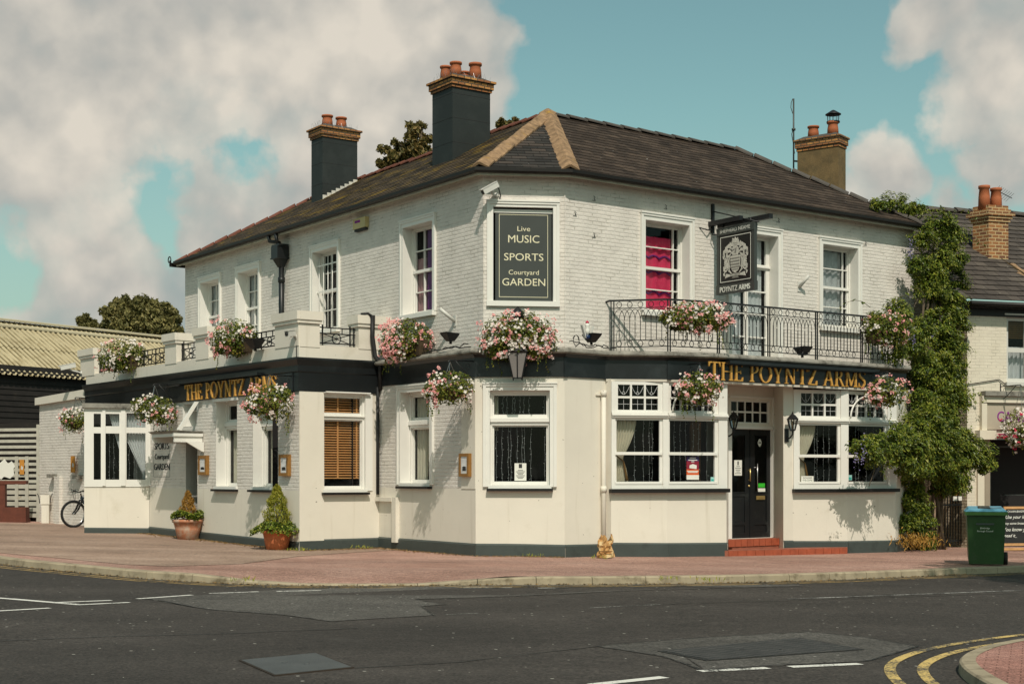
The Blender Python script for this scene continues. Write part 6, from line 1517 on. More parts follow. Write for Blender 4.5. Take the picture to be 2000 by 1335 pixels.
cp([(-.2, .56), (.2, .56), (.25, .66), (.22, .74), (.08, .79), (-.1, .79), (-.24, .74), (-.26, .66)], .044); cp([(-.05, .62), (.08, .60), (.10, .74), (.02, .72)], .048, mD); cp([(-.22, .66), (-.02, .70), (-.02, .72), (-.24, .69)], .048, mD)
for s in (-1, 1):
    for (a, b, c, w) in ((.18, .88, .10, .16), (.34, .84, .14, .15), (.10, .94, .04, .14)): cr([(s * a * .3, .80), (s * a, b - .03), (s * (a + .04), b + .02), (s * (a + c), b - .05)], [.06, w, w, .05])
    for (x, y, r0_, k) in ((.56, .74, .20, 0), (.74, .66, .16, 1), (.50, .62, .12, 2)): cr([(s * (x - .28), y - .02), (s * (x - .05), y + .07), (s * (x + .14), y + .02), (s * (x + .16), y - .08), (s * (x + .04), y - .10)], [.05, r0_, r0_ * .9, r0_ * .7, .03])
    cr([(s * .84, .62), (s * .90, .56), (s * .92, .50)], [.10, .15, .05]); cr([(s * .34, .60), (s * .60, .53), (s * .72, .42), (s * .62, .30), (s * .50, .25)], [.06, .15, .20, .17, .05]); cr([(s * .40, .54), (s * .52, .44), (s * .50, .33), (s * .42, .26)], [.05, .10, .10, .05])
    for y in (.50, .44, .38, .32, .27): cr([(s * .62, y), (s * .80, y + .005), (s * .86, y - .03)], [.08, .10, .03])
    cr([(s * .56, .24), (s * .74, .19), (s * .86, .22), (s * .88, .30), (s * .80, .34)], [.05, .10, .12, .09, .03]); cr([(s * .80, .17), (s * .88, .13), (s * .84, .08)], [.05, .12, .07])
    cr([(s * .30, .12), (s * .50, .20), (s * .44, .27)], [.05, .10, .04])
cp([(-.16, .86), (.16, .86), (.22, .98), (.08, .95), (0, 1.0), (-.08, .95), (-.22, .98)], .045)
cp([(-.78, .02), (-.5, .045), (-.2, .055), (.2, .055), (.5, .045), (.78, .02), (.70, .13), (.45, .105), (.2, .115), (-.2, .115), (-.45, .105), (-.70, .13)], .045)
cp([(-.24, .0), (.24, .0), (.2, .05), (-.2, .05)], .043, mD)
o_c = mS.build("coat_of_arms", m_silver, t); mD.build("crest_dark_work", m_silverd, o_c)  # dark silver shield bars, visor marks and foot of the arms
m = MB(); zb = C_(0, .066)[1]; text_mb(m, HS, "POYNTZ", cu, zb, chh * .042, .047, .050, cw * .78); m.build("scroll_lettering", m_ink, o_c)
m = MB()
m.box(HS, .0, .05, iz(1394, 455), iz(1394, 398), -.03, .03); m.tube([HS.p(.03, iz(1396, 412)), HS.p(1.35, iz(1500, 432) + .02)], .012, 6)
for s, a, b, y0, y1 in ((1, ip(1379) - .02, ip(1452), 0, 0), (-1, ip(1400), ip(1502), 0, 0)): m.box(HS, min(a, b), max(a, b), iz(1440, 433) - (.0 if s > 0 else .05), iz(1440, 424) - (.0 if s > 0 else .05), .06 * s - .05, .06 * s + .05)
for uu in (hu0 + .12, hu1 - .12): m.tube([HS.p(uu, iz(1440, 440)), HS.p(uu, iz(1440, 430))], .02, 6)
m.tube([HS.p(.02, iz(1394, 445), .0), HS.p(.1, iz(1394, 452), .2), HS.p(-.0, iz(1394, 447), .36)], .014, 6); m.tube([HS.p(.02, iz(1394, 452), .0), HS.p(.12, iz(1394, 460), .1), HS.p(.3, iz(1394, 462), .0)], .012, 6)
m.build("bracket", m_blackiron, t)

# ------------------------------------------------------------------ railings
def railing(name, segs, label, zt, zb, pat):
    pass
t = thing("balcony_railing", v3(RAILP[0], Z_LT), "long black wrought iron balcony railing with diamonds and gothic arches over the doorway", "railing")
ZT, ZB = 4.93, 4.02
m = MB()
for F_ in (RA, RB_, RC_): m.box(F_, -.01, F_.L, ZT - .02, ZT + .012, -.022, .022)
m.tube([RA.p(0, ZT, 0), UR.p(UR.u(1192, .1) - .03, ZT - .02, .0)], .02, 6); m.build("handrail", m_blackiron, t)
for F_ in (RA, RB_, RC_):
    npan = max(1, round(F_.L / 1.25)); pw = F_.L / npan
    for j in range(npan):
        m = MB(); a, b = j * pw, (j + 1) * pw; nb = round(pw / .107); 
        for zz, hh in ((ZT - .155, .014), (ZB + .13, .014), (ZB, .016)): m.box(F_, a, b, zz - hh / 2, zz + hh / 2, -.01, .01)
        for uu in (a + .015, a + .07): m.box(F_, uu - .010, uu + .010, Z_LT, ZT - .02, -.011, .011)
        us = [a + .07 + (pw - .07) * k / nb for k in range(nb + 1)]
        for k, uu in enumerate(us[1:-1], 1):
            m.box(F_, uu - .0065, uu + .0065, ZB + .13, ZT - (.155 if k % 2 else .42), -.0065, .0065) if k % 2 == 0 else m.box(F_, uu - .0065, uu + .0065, ZB + .13, ZT - .36, -.0065, .0065)
            if k % 2 == 1:
                for zc_, r_ in ((ZT - .088, .05), (ZB + .065, .05)): m.tube([F_.p(uu + r_ * math.cos(x * math.pi / 4 ) * (1.0), zc_ + r_ * 1.15 * math.sin(x * math.pi / 4)) for x in range(8)], .0075, 4, closed=True)
            # interlaced pointed arches
            if k + 2 < len(us) or True:
                c_ = uu; w_ = (us[1] - us[0])
                for s in (-1, 1): m.tube([F_.p(c_ + s * w_ * math.cos(x / 6 * math.pi / 2), ZT - .40 + .22 * math.sin(x / 6 * math.pi / 2)) for x in range(7)], .006, 4, cap=False)
        m.build("railing_panel", m_blackiron, t)
m = MB(); F_ = RC_; m.box(F_, F_.L - .03, F_.L, Z_LT, ZT, -.012, .012)
for k in range(1, 8): m.box(F_, F_.L - .012, F_.L, Z_LT, ZT, -k * .14 - .006, -k * .14 + .006)
m.build("end_panel", m_blackiron, t)
def scroll_panel(F, a, b, z0, z1, n, label):
    t = thing("parapet_railing", F.p((a + b) / 2, z0, n), label, "railing", "low iron railings on the wing parapet")
    m = MB()
    for zz in (z1, z1 - .12, z0 + .05): m.box(F, a, b, zz - .012, zz + .012, n - .012, n + .012)
    for uu in (a + .03, a + .11, b - .03, b - .12): m.box(F, uu - .012, uu + .012, z0 - .02, z1 + (.06 if uu in (a + .11, b - .12) else .03), n - .012, n + .012)
    m.build("frame", m_blackiron, t); m = MB()
    k = max(1, round((b - a - .2) / .75)); w = (b - a - .22) / k; zc_ = (z0 + .05 + z1 - .12) / 2; hh = (z1 - .12 - z0 - .05) / 2
    for j in range(k):
        x0, x1 = a + .11 + j * w, a + .11 + (j + 1) * w; xc = (x0 + x1) / 2; r_ = min(hh, w * .42)
        m.tube([F.p(xc + r_ * math.cos(q * math.pi / 10), zc_ + hh * math.sin(q * math.pi / 10), n) for q in range(20)], .012, 5, closed=True)
        for s in (-1, 1): m.tube([F.p(x0, zc_ - s * hh, n), F.p(xc, zc_, n), F.p(x1, zc_ + s * hh, n)], .010, 5)
        m.lathe([(.03, -.01), (.03, .01)], F.p(xc, zc_, n), 8, axis=Matrix.Rotation(R(90), 3, 'X'))
        if j: m.box(F, x0 - .012, x0 + .012, z0, z1, n - .012, n + .012)
        for q in (.3, .7): m.box(F, lerp(x0, x1, q) - .008, lerp(x0, x1, q) + .008, z1 - .11, z1 - .01, n - .008, n + .008)
    m.build("circle_pattern", m_blackiron, t)
scroll_panel(ER, ER.u(624) + .02, ER.u(699), PT + .01, 4.55, -.12, "low iron railing with one circle on the wing end beneath the barred window")
scroll_panel(EL, piers[2][1] + .02, piers[3][0] - .02, PT + .01, 4.55, -.12, "low iron railing of circles between corner pier and flower trough")
scroll_panel(EL, piers[1][1] + .02, piers[2][0] - .02, PT + .01, 4.58, -.12, "short iron railing between the two middle parapet piers")
scroll_panel(EL, piers[0][1] + .02, piers[1][0] - .02, PT + .01, 4.58, -.12, "low iron railing of circles behind the far flower trough")

# ------------------------------------------------------------------ lamps, cameras, boxes on the walls
def coach_lamp(F, px, ytop, ybot, yplate, n, label):
    u = F.u(px, n); zt_, zb_ = F.z(px, ytop, n), F.z(px, ybot, n); H = zt_ - zb_; c = F.p(u, zb_, n)
    t = thing("wall_lantern", F.p(u, zb_, .02), label, "wall lamp", "black coach lamps beside the door"); m = MB(); r = H * .24; ax = Matrix.Rotation(R(30), 3, 'Z')
    m.lathe([(.0, .0), (r * .5, H * .02), (r * .55, H * .08)], c, 6, axis=ax, sm=False); m.lathe([(r * 1.12, H * .58), (r * 1.3, H * .60), (r * .55, H * .80), (r * .25, H * .84), (r * .16, H * .90), (.0, H)], c, 6, axis=ax, sm=False)
    for k in range(6):
        a = R(60 * k + 30); m.tube([c + Vector((math.cos(a) * r * .55, math.sin(a) * r * .55, H * .06)), c + Vector((math.cos(a) * r * 1.12, math.sin(a) * r * 1.12, H * .6))], .010, 4)
    m.tube([F.p(u, zb_ + .01, n), F.p(u, zb_ - .06, n), F.p(u, zb_ - .12, n * .7), F.p(u, zb_ - .16, n * .3), F.p(u, F.z(px, yplate, 0), .02)], .016, 6); m.box(F, u - .05, u + .05, F.z(px, yplate, 0) - .14, F.z(px, yplate, 0) + .14, .0, .03); m.build("lantern_frame", m_blackiron, t)
    m = MB(); m.lathe([(r * .50, H * .07), (r * 1.06, H * .585)], c, 6, axis=ax, sm=False); m.build("glass", m_glass, t)
    m = MB(); m.lathe([(.02, H * .1), (.02, H * .3), (.035, H * .36), (.03, H * .46), (0, H * .52)], c, 8); m.build("bulb", m_amber, t)
coach_lamp(Frame(B2 + V2(.06, .0), urp(1438, .2)).off(.0), 1432, 799, 838, 846, .28, "black coach lamp on the bay return left of the double door") if False else coach_lamp(GD, 1433, 800, 838, 847, .30, "black coach lamp left of the double door")
coach_lamp(pil, 1548, 802, 842, 850, .20, "black coach lamp right of the double door")
# big lantern at the corner
c = GF.at(1011, 739, .40); zb_ = c.z; H = GF.z(1011, 690, .4) - zb_
t = thing("corner_lantern", GF.p(GF.u(1011, .4), zb_ + H, 0), "large black lantern with frosted panes hanging below the biggest flower trough", "wall lamp"); m = MB(); ax = Matrix.Rotation(R(45 - 3), 3, 'Z'); w0, w1 = .115, .25
m.lathe([(w0, 0), (w0, .02)], c, 4, axis=ax, sm=False); m.lathe([(w1, H), (w1 * 1.1, H + .03), (w1 * .6, H + .16), (w1 * .25, H + .2), (0, H + .3)], c, 4, axis=ax, sm=False)
for k in range(4):
    for f in (0, .5):
        a, b = R(90 * k + 42), R(90 * (k + 1) + 42); d0 = lerp(Vector((math.cos(a), math.sin(a), 0)), Vector((math.cos(b), math.sin(b), 0)), f); m.tube([c + d0 * w0, c + d0 * w1 + Vector((0, 0, H))], .011, 4)
    a = R(90 * k + 42); m.tube([c + Vector((math.cos(a) * w0, math.sin(a) * w0, 0)), c + Vector((math.cos(a) * w0, math.sin(a) * w0, -.03))], .010, 4)
m.tube([c + Vector((0, 0, H + .28)), c + Vector((0, 0, H + .75)), GF.p(GF.u(1011, .4), zb_ + H + .8, .0)], .03, 6); m.build("lantern_frame", m_blackiron, t)
m = MB(); m.lathe([(w0 * .96, .015), (w1 * .96, H)], c, 4, axis=ax, sm=False); m.build("glass", m_lantglass, t)
m = MB(); q = GF.p(GF.u(1011, .4), GF.z(1011, 612, .4), .4); m.lathe([(.12, -.1), (.13, 0), (.08, .06), (.05, .09), (.0, .14)], q, 8); m.build("finial", m_blackiron, t)
def cctv(c, d, label, arm, L=.3, r=.05, wire=None):
    t = thing("security_camera", arm[-1], label, "security camera", "security cameras on the pub"); d = d.normalized(); m = MB(); s = d.cross(Vector((0, 0, 1))).normalized(); u = s.cross(d)
    def bx(a0, a1, b, h0, h1, mi=0): 
        P = lambda x, y, z: c + d * x + s * y + u * z
        m.hexa([P(a0, -b, h0), P(a1, -b, h0), P(a1, b, h0), P(a0, b, h0)][::1], [P(a0, -b, h1), P(a1, -b, h1), P(a1, b, h1), P(a0, b, h1)], mi)
    bx(-L * .5, L * .5, r, -r, r); bx(-L * .5, L * .62, r * 1.15, r + .002, r * 1.35); m.build("housing", m_camwhite, t)
    m = MB(); m.tube([c + d * L * .5, c + d * (L * .5 + .012)], r * .75, 10); m.build("lens", m_ink, t)
    m = MB(); m.tube([c - u * r] + [Vector(a) for a in arm], .022, 6); m.lathe([(.05, -.03), (.05, .03)], Vector(arm[-1]), 8, axis=Matrix.Rotation(R(90), 3, 'X')); m.build("arm", m_camwhite, t)
    if wire: m = MB(); m.tube(wire, .011, 5); m.build("cable", m_wire, t)
c = UF.at(957, 368, .30); w_ = UF.at(969, 384, .0)
cctv(c, Vector((-.75, -.45, -.5)), "white security camera under the eaves above the corner signboard", [c + Vector((.06, .1, -.1)), w_ + Vector((0, -.02, .02))], .36, .05, [c + Vector((.1, .1, .08)), UF.at(974, 368, .1), UF.at(978, 383, .04), UF.at(975, 391, .03), UF.at(969, 390, .02)])
c = EL.at(567, 651, .16); w_ = EL.at(579, 658, .0)
cctv(c, Vector((-.5, -.8, -.15)), "dark dome eyed security camera on the wing corner pier", [c + Vector((.05, .05, -.03)), w_], .22, .055, [w_, EL.at(579, 700, .015)])
c = EL.at(133, 716, .3); w_ = EL.at(160, 728, .0)
cctv(c, Vector((-.9, -.3, -.22)), "white security camera at the far end of the wing above the bicycle", [c + Vector((.12, .05, -.1)), w_], .40, .055, [c + Vector((.15, 0, 0)), EL.at(145, 724, .1), EL.at(160, 732, .02)])
def flood(F, px, py, n, label, w=.17, tilt=.5, size=1.0):
    c = F.at(px, py, n); t = thing("floodlight", c, label, "floodlight", "black floodlights on the ledges"); m = MB(); w *= size * .70; size *= .72
    F0 = Frame(V2(c.x, c.y), d=F.d); a, b = c.z - .10 * size, c.z + .06 * size
    lo = [F0.p(-w * .5, a, -.05), F0.p(w * .5, a, -.05), F0.p(w * .5, a, .06), F0.p(-w * .5, a, .06)]; hi = [F0.p(-w, b, -.12), F0.p(w, b, -.12), F0.p(w, b + .02, .16), F0.p(-w, b + .02, .16)]
    m.hexa(lo, hi); m.hexa([p + Vector((0, 0, .002)) for p in hi], [F0.p(-w * 1.05, b + .04, -.13), F0.p(w * 1.05, b + .04, -.13), F0.p(w * 1.05, b + .05, .17), F0.p(-w * 1.05, b + .05, .17)]); bevel(m.build("housing", m_blackiron, t), .004)
    m = MB(); m.tube([F0.p(0, a + .02, 0), F0.p(0, a - .05, 0)], .03, 6); m.build("bracket", m_blackiron, t)
flood(GL, 880, 659, .12, "black floodlight on the ledge left of the biggest flower trough"); flood(GR, 1155, 661, .10, "black floodlight on the ledge beside the small white sign holder")
flood(EL, 499, 672, .18, "black floodlight beside the flower trough on the wing parapet", .2, .5, 1.3); flood(RC_, 1567, 686, -.1, "black floodlight behind the balcony railing", .17, .5, 1.1)
t = thing("alarm_box", UL.at(705, 436, .02), "yellowed alarm box high on the left front", "alarm box"); m = MB(); a, b, c_, d_ = UL.u(693, .05), UL.u(717, .05), UL.z(705, 446, .05), UL.z(705, 426, .05); m.box(UL, a, b, c_, d_, .005, .10); bevel(m.build("case", M("yellowed_plastic", (.52, .43, .20), .5, .15, 5), t), .01, 2)
m = MB(); m.box(UL, a + .03, b - .03, c_ - .05, c_ - .001, .01, .08); m.build("strobe", m_ink, t); m = MB(); m.box(UL, lerp(a, b, .15), lerp(a, b, .6), lerp(c_, d_, .55), lerp(c_, d_, .8), .1, .102); m.build("badge", m_purple, t)
def holder(F, px, py, label, dx=.12, L=.26):
    c = F.at(px, py, .02); t = thing("flagpole_holder", c, label, "flagpole holder", "white flagpole sockets on the walls"); m = MB(); m.tube([c + Vector((0, 0, -.03)), c + Vector((F.N.x * .2 + dx, F.N.y * .2, L))], .035, 10); m.build("tube", m_camwhite, t)
    m = MB(); u = F.u(px); z = F.z(px, py); m.box(F, u - .06, u + .06, z - .13, z + .09, .0, .015); m.build("plate", m_camwhite, t)
holder(UL, 888, 624, "tilted white flagpole socket over the floodlight on the left front", -.12, .2); holder(UR, 1561, 558, "white flagpole socket between french doors and right hand window", .06, .2)
# small white sign holder with a figurine beside the balcony
c = GR.at(1147, 650, .12); t = thing("wall_planter", c, "small white bracket holding a figure in a blue base beside the balcony", "ornament"); m = MB(); Fq = Frame(V2(c.x, c.y), d=GR.d)
for s in (-1, 1): m.hexa([Fq.p(s * .03, c.z - .1, -.03), Fq.p(s * .06, c.z - .1, -.03), Fq.p(s * .06, c.z - .1, .03), Fq.p(s * .03, c.z - .1, .03)], [Fq.p(s * .12, c.z + .14, -.03), Fq.p(s * .15, c.z + .14, -.03), Fq.p(s * .15, c.z + .14, .03), Fq.p(s * .12, c.z + .14, .03)])
m.build("holder", m_camwhite, t); m = MB(); m.lathe([(.03, -.12), (.06, -.1), (.07, -.05), (.05, -.04)], c, 12); m.build("base", M("dark_blue_glaze", (.01, .03, .09), .3), t)
m = MB(); m.lathe([(.04, -.04), (.05, .06), (.03, .1), (.045, .13), (.04, .17), (0, .2)], c, 12); m.build("figure", m_paper, t); m = MB(); m.lathe([(.03, .185), (.04, .2), (.0, .24)], c, 10); m.build("cap", m_fred, t)
# menu cases
def menu(F, pl, pr, yt, yb, label, u=None):
    a, b, z0, z1 = F.u(pl), F.u(pr), F.z((pl + pr) / 2, yb), F.z((pl + pr) / 2, yt); t = thing("menu_case", F.p((a + b) / 2, z0, 0), label, "menu case", "gilt framed menu cases"); m = MB(); w = (b - a) * .17
    for q in ((a, b, z0, z0 + w), (a, b, z1 - w, z1), (a, a + w, z0 + w, z1 - w), (b - w, b, z0 + w, z1 - w)): m.box(F, *q, .005, .085)
    bevel(m.build("frame", m_goldwood, t), .006); m = MB(); m.box(F, a + w, b - w, z0 + w, z1 - w, .01, .07); m.build("menu_sheet", m_net, t)
    m = MB(); uc = (a + b) / 2
    for k in range(9): hw = (b - a) * (.12 + .05 * ((k * 7) % 3)); zz = lerp(z1 - w - .2, z0 + w + .05, k / 8); m.box(F, uc - hw, uc + hw, zz, zz + .012, .07, .0715)
    m.build("print", m_ink, t)
menu(GL, 903, 922, 885, 930, "gilt menu case on the left front nearest the corner window"); menu(EL, 551, 569, 887, 929, "gilt menu case on the wing beside the terracotta pot"); menu(EL, 393, 409, 889, 927, "gilt menu case on the wing beside the canopy door")
# things stuck on windows and doors
def notice(name, F, pl, pr, yt, yb, n, label, mat, cat="notice", lines=0, extra=None):
    a, b, z0, z1 = F.u(pl, n), F.u(pr, n), F.z((pl + pr) / 2, yb, n), F.z((pl + pr) / 2, yt, n); t = thing(name, F.p((a + b) / 2, z0, n), label, cat); m = MB(); m.box(F, a, b, z0, z1, n - .003, n); m.build("sheet", mat, t)
    if lines or extra:
        m = MB()
        for k in range(lines): hw = (b - a) * (.22 + .08 * ((k * 5) % 3)); zz = lerp(z1 - (z1 - z0) * .42, z0 + (z1 - z0) * .12, k / max(1, lines - 1)); m.box(F, (a + b) / 2 - hw, (a + b) / 2 + hw, zz, zz + .010, n, n + .0015)
        if extra: extra(m, a, b, z0, z1)
        m.build("print", m_ink, t)
    return t, a, b, z0, z1
notice("paper_notice", GF, 1005, 1028, 904, 938, -.15, "white printed notice standing inside the corner window", m_paper, lines=7, extra=lambda m, a, b, z0, z1: m.box(GF, lerp(a, b, .36), lerp(a, b, .64), lerp(z0, z1, .72), lerp(z0, z1, .96), -.15, -.1485))
m_or = M("poster_orange", (.62, .10, .02), .6, .15, 6); m_nv = M("poster_navy", (.03, .02, .09), .6, .15, 6); m_mar = M("poster_maroon", (.22, .012, .03), .6, .15, 6)
t, a, b, z0, z1 = notice("event_poster", BB, 1341, 1365, 891, 936, -.03, "orange and navy event poster in the bay window", m_or, "poster"); L_ = lambda x: lerp(z0, z1, x)
m = MB(); m.box(BB, a, b, L_(.80), L_(1), -.03, -.029); m.build("banner", m_nv, t); m = MB(); m.box(BB, a, b, L_(.45), L_(.80), -.03, -.029); m.build("field", m_mar, t)
m = MB(); m.box(BB, a, b, L_(0), L_(.20), -.03, -.0288); m.build("foot_panel", m_paper, t)
m = MB(); m.prism(BB, [(lerp(a, b, .22), L_(.50)), (lerp(a, b, .80), L_(.46)), (lerp(a, b, .82), L_(.62)), (lerp(a, b, .5), L_(.68)), (lerp(a, b, .24), L_(.62))], -.029, -.0275)
for q, w in ((.92, .25), (.83, .36), (.76, .12), (.35, .46), (.30, .4)): m.box(BB, lerp(a, b, .5 - w), lerp(a, b, .5 + w), L_(q), L_(q + .035), -.029, -.0275)
m.build("print", m_paper, t)
t, a, b, z0, z1 = notice("welcome_sign", BC, 1565, 1589, 929, 941, -.03, "small white DOGGIES WELCOME sign inside the bay right of the door", m_paper, "sign"); m = MB(); text_mb(m, BC, "DOGGIES", (a + b) / 2, lerp(z0, z1, .56), (z1 - z0) * .27, -.03, -.028, (b - a) * .72); text_mb(m, BC, "WELCOME", (a + b) / 2, lerp(z0, z1, .15), (z1 - z0) * .27, -.03, -.028, (b - a) * .82); m.build("lettering", m_ink, t)
m_teal = M("teal_sticker", (.03, .30, .27), .5, .2, 12); m_tealp = M("pale_teal_sticker", (.30, .55, .52), .5, .2, 12); m_grn = M("green_sticker", (.04, .45, .03), .5, .1)
for F_, pl, pr, yt, yb, lab in ((BB, 1388, 1398, 931, 940, "teal rating sticker in the right corner of the splayed bay"), (BD, 1656, 1664, 927, 937, "teal rating sticker in the bay beside the climber"), (EL, 533, 539, 929, 941, "teal rating sticker in the wing window nearest the corner")):
    nn = -.03 if F_ is not EL else -.31
    t, a, b, z0, z1 = notice("rating_sticker", F_, pl, pr, yt, yb, nn, lab, m_tealp, "sticker"); m = MB(); m.box(F_, lerp(a, b, .12), lerp(a, b, .88), lerp(z0, z1, .1), lerp(z0, z1, .55), nn, nn + .001); m.build("badge", m_teal, t); t["group"] = "rating stickers"
t, a, b, z0, z1 = notice("hours_notice", GD, 1434, 1449, 898, 928, -.055, "white opening hours notice on the left door leaf", m_paper, lines=5, extra=lambda m, a, b, z0, z1: m.box(GD, lerp(a, b, .42), lerp(a, b, .58), lerp(z0, z1, .68), lerp(z0, z1, .93), -.055, -.0535))
t, a, b, z0, z1 = notice("door_sticker", GD, 1481, 1494, 943, 951, -.05, "bright green sticker on the right door leaf", m_grn, "sticker"); m = MB(); m.box(GD, a - .005, b + .01, z0 - .11, z0 - .02, -.053, -.05); m.build("lower_sheet", m_paper, t)
u = GD.u(1487.5); za_ = GD.z(1487, 864); m = MB(); m.prism(GD, [(u + .055 * math.copysign(abs(math.cos(q * math.pi / 8)) ** 1.3, math.cos(q * math.pi / 8)), za_ + .085 * math.copysign(abs(math.sin(q * math.pi / 8)) ** 1.3, math.sin(q * math.pi / 8))) for q in range(16)], -.058, -.054)
t = thing("cask_plaque", GD.p(u, za_, -.05), "white lozenge sticker high on the right door leaf", "sticker"); m.build("lozenge", m_paper, t); m = MB(); [m.box(GD, u + x - .008, u + x + .008, za_ - .018, za_ + .018, -.054, -.0525) for x in (-.026, 0, .026)]; m.build("print", m_ink, t)
# ------------------------------------------------------------------ street things
# bicycle
m_tyre = M("black_rubber", (.012, .012, .012), .8, .1); m_frame = M("dark_bicycle_paint", (.02, .03, .045), .35, .2, 8)
fw = ray(143.5, 1003, 37.2); gzb = fw.z - .345
bd = Vector((.72, .69, 0)).normalized(); bs = Vector((bd.y, -bd.x, 0))
BK = lambda x, z, s=0.0: Vector((fw.x, fw.y, gzb)) + bd * x + bs * s + Vector((0, 0, z))
t = thing("bicycle", BK(.5, 0), "dark mountain bicycle parked behind the far left bay", "bicycle")
for x in (0, 1.06):
    m = MB(); m.tube([BK(x + .33 * math.cos(k * math.pi / 16), .345 + .33 * math.sin(k * math.pi / 16)) for k in range(32)], .030, 8, closed=True); wo = m.build("wheel", m_tyre, t)
    m = MB(); m.tube([BK(x + .295 * math.cos(k * math.pi / 16), .345 + .295 * math.sin(k * math.pi / 16)) for k in range(32)], .010, 6, closed=True); m.build("rim", m_steel, wo)
    m = MB()
    for k in range(16): a = k * math.pi / 8; m.tube([BK(x + .02 * math.cos(a + .6), .345 + .02 * math.sin(a + .6), .02 * (-1) ** k), BK(x + .295 * math.cos(a), .345 + .295 * math.sin(a))], .0022, 3, cap=False)
    m.build("spokes", m_steel, wo); m = MB(); m.tube([BK(x, .345, -.05), BK(x, .345, .05)], .022, 8); m.build("hub", m_steel, wo)
m = MB(); hd = BK(.22, .78); bb = BK(.62, .32); sx = BK(.80, .78); ra = BK(1.06, .345)
m.tube([hd, BK(.26, .66)], .04, 8); m.tube([hd, BK(.50, .70), sx], .034, 8); m.tube([BK(.25, .68), bb], .040, 8); m.tube([bb, sx, BK(.82, .86)], .020, 8)
for s in (-.06, .06): m.tube([bb + bs * s * .5, ra + bs * s], .013, 6); m.tube([BK(.77, .70, s * .4), ra + bs * s], .012, 6)
m.build("frame", m_frame, t); m = MB()
for s in (-.065, .065): m.tube([BK(.21, .70, s), BK(.10, .46, s)], .026, 8); m.tube([BK(.10, .46, s), BK(0, .345, s)], .022, 8)
m.tube([BK(.21, .70, -.07), BK(.21, .70, .07)], .016, 6); m.tube([BK(.235, .70), BK(.20, .88)], .018, 8); m.build("fork", m_tyre, t)
m = MB(); m.tube([BK(.15, .94, -.30), BK(.13, .93, -.14), BK(.16, .90, 0), BK(.13, .93, .14), BK(.15, .94, .30)], .015, 8)
for s in (-1, 1): m.tube([BK(.15, .94, s * .30), BK(.15, .94, s * .20)], .020, 8); m.tube([BK(.12, .92, s * .2), BK(.04, .90, s * .28)], .007, 5); m.tube([BK(.12, .93, s * .16), BK(.0, 1.0, s * .12), BK(.02, .8, s * .05), BK(.05, .62, 0)], .006, 4)
m.build("handlebar", m_tyre, t); m = MB(); m.hexa([BK(.70, .86, -.02), BK(.95, .87, -.07), BK(.95, .87, .07), BK(.70, .86, .02)], [BK(.70, .89, -.02), BK(.95, .92, -.07), BK(.95, .92, .07), BK(.70, .89, .02)]); bevel(m.build("saddle", m_tyre, t), .015, 2)
m = MB(); m.tube([bb + bs * .09 + Vector((.0, 0, 0)), bb + bs * .1], .09, 16); m.tube([bb + bs * .1, bb + bs * .11 + Vector((.05, .05, -.16))], .011, 6); m.tube([bb - bs * .1, bb - bs * .11 + Vector((-.05, -.05, .16))], .011, 6); m.tube([bb + bs * .1, ra + bs * .07], .006, 4); m.build("crankset", m_steel, t)

# wheelie bin
q = on_pave(1926, 1104); bx, by, bz = q.x, q.y, gz(q.x); Hb = (1104 - 990) * by / FPX; wb_ = (1964 - 1893) * by / FPX * 1.02
d_ = Vector((.965, -.262)); BF = Frame(V2(bx - d_.x * wb_ / 2, by - d_.y * wb_ / 2), d=d_)
t = thing("wheelie_bin", (bx, by + .3, bz), "green council wheelie bin with a pale blue lid at the kerb", "wheelie bin")
m_bing = M("dark_green_bin_plastic", (.020, .060, .014), .45, .2, 3, .08, 60, dirt=(.05, .065, .035), dirt_s=6, dirt_lo=.58, dirt_hi=.75); m_binl = M("pale_blue_lid_plastic", (.13, .34, .46), .4, .08, 3); m_bingl = M("light_green_bin_rim", (.05, .13, .025), .45, .1, 3)
m = MB(); w = wb_; dp = .62
lo = [BF.p(.04, bz + .03, .0), BF.p(w - .04, bz + .03, .0), BF.p(w - .04, bz + .12, -dp + .1), BF.p(.04, bz + .12, -dp + .1)]; hi = [BF.p(.0, bz + Hb * .87, .06), BF.p(w, bz + Hb * .87, .06), BF.p(w, bz + Hb * .87, -dp), BF.p(0, bz + Hb * .87, -dp)]
m.hexa(lo, hi); m.hexa([BF.p(.12, bz + .5, .03), BF.p(w - .12, bz + .5, .03), BF.p(w - .12, bz + .5, .0), BF.p(.12, bz + .5, .0)], [BF.p(.10, bz + Hb * .84, .066), BF.p(w - .10, bz + Hb * .84, .066), BF.p(w - .10, bz + Hb * .84, .0), BF.p(.10, bz + Hb * .84, .0)])
bevel(m.build("body", m_bing, t), .02, 2)
m = MB(); m.box(BF, -.03, w + .03, bz + Hb * .865, bz + Hb * .925, -dp - .03, .115); bevel(m.build("rim", m_bingl, t), .012, 2)
m = MB(); za_ = bz + Hb * .927; m.hexa([BF.p(-.03, za_, .12), BF.p(w + .03, za_, .12), BF.p(w + .03, za_, -dp - .02), BF.p(-.03, za_, -dp - .02)], [BF.p(.03, za_ + .05, .06), BF.p(w - .03, za_ + .05, .06), BF.p(w - .05, za_ + .09, -dp + .04), BF.p(.05, za_ + .09, -dp + .04)]); bevel(m.build("lid", m_binl, t), .02, 2)
m = MB(); m.hexa([BF.p(w * .30, za_ + .055, .0), BF.p(w * .62, za_ + .055, .0), BF.p(w * .62, za_ + .085, -dp * .6), BF.p(w * .30, za_ + .085, -dp * .6)], [BF.p(w * .32, za_ + .068, -.01), BF.p(w * .60, za_ + .068, -.01), BF.p(w * .60, za_ + .1, -dp * .6), BF.p(w * .32, za_ + .1, -dp * .6)]); m.build("lid_plate", m_signgrey, t)
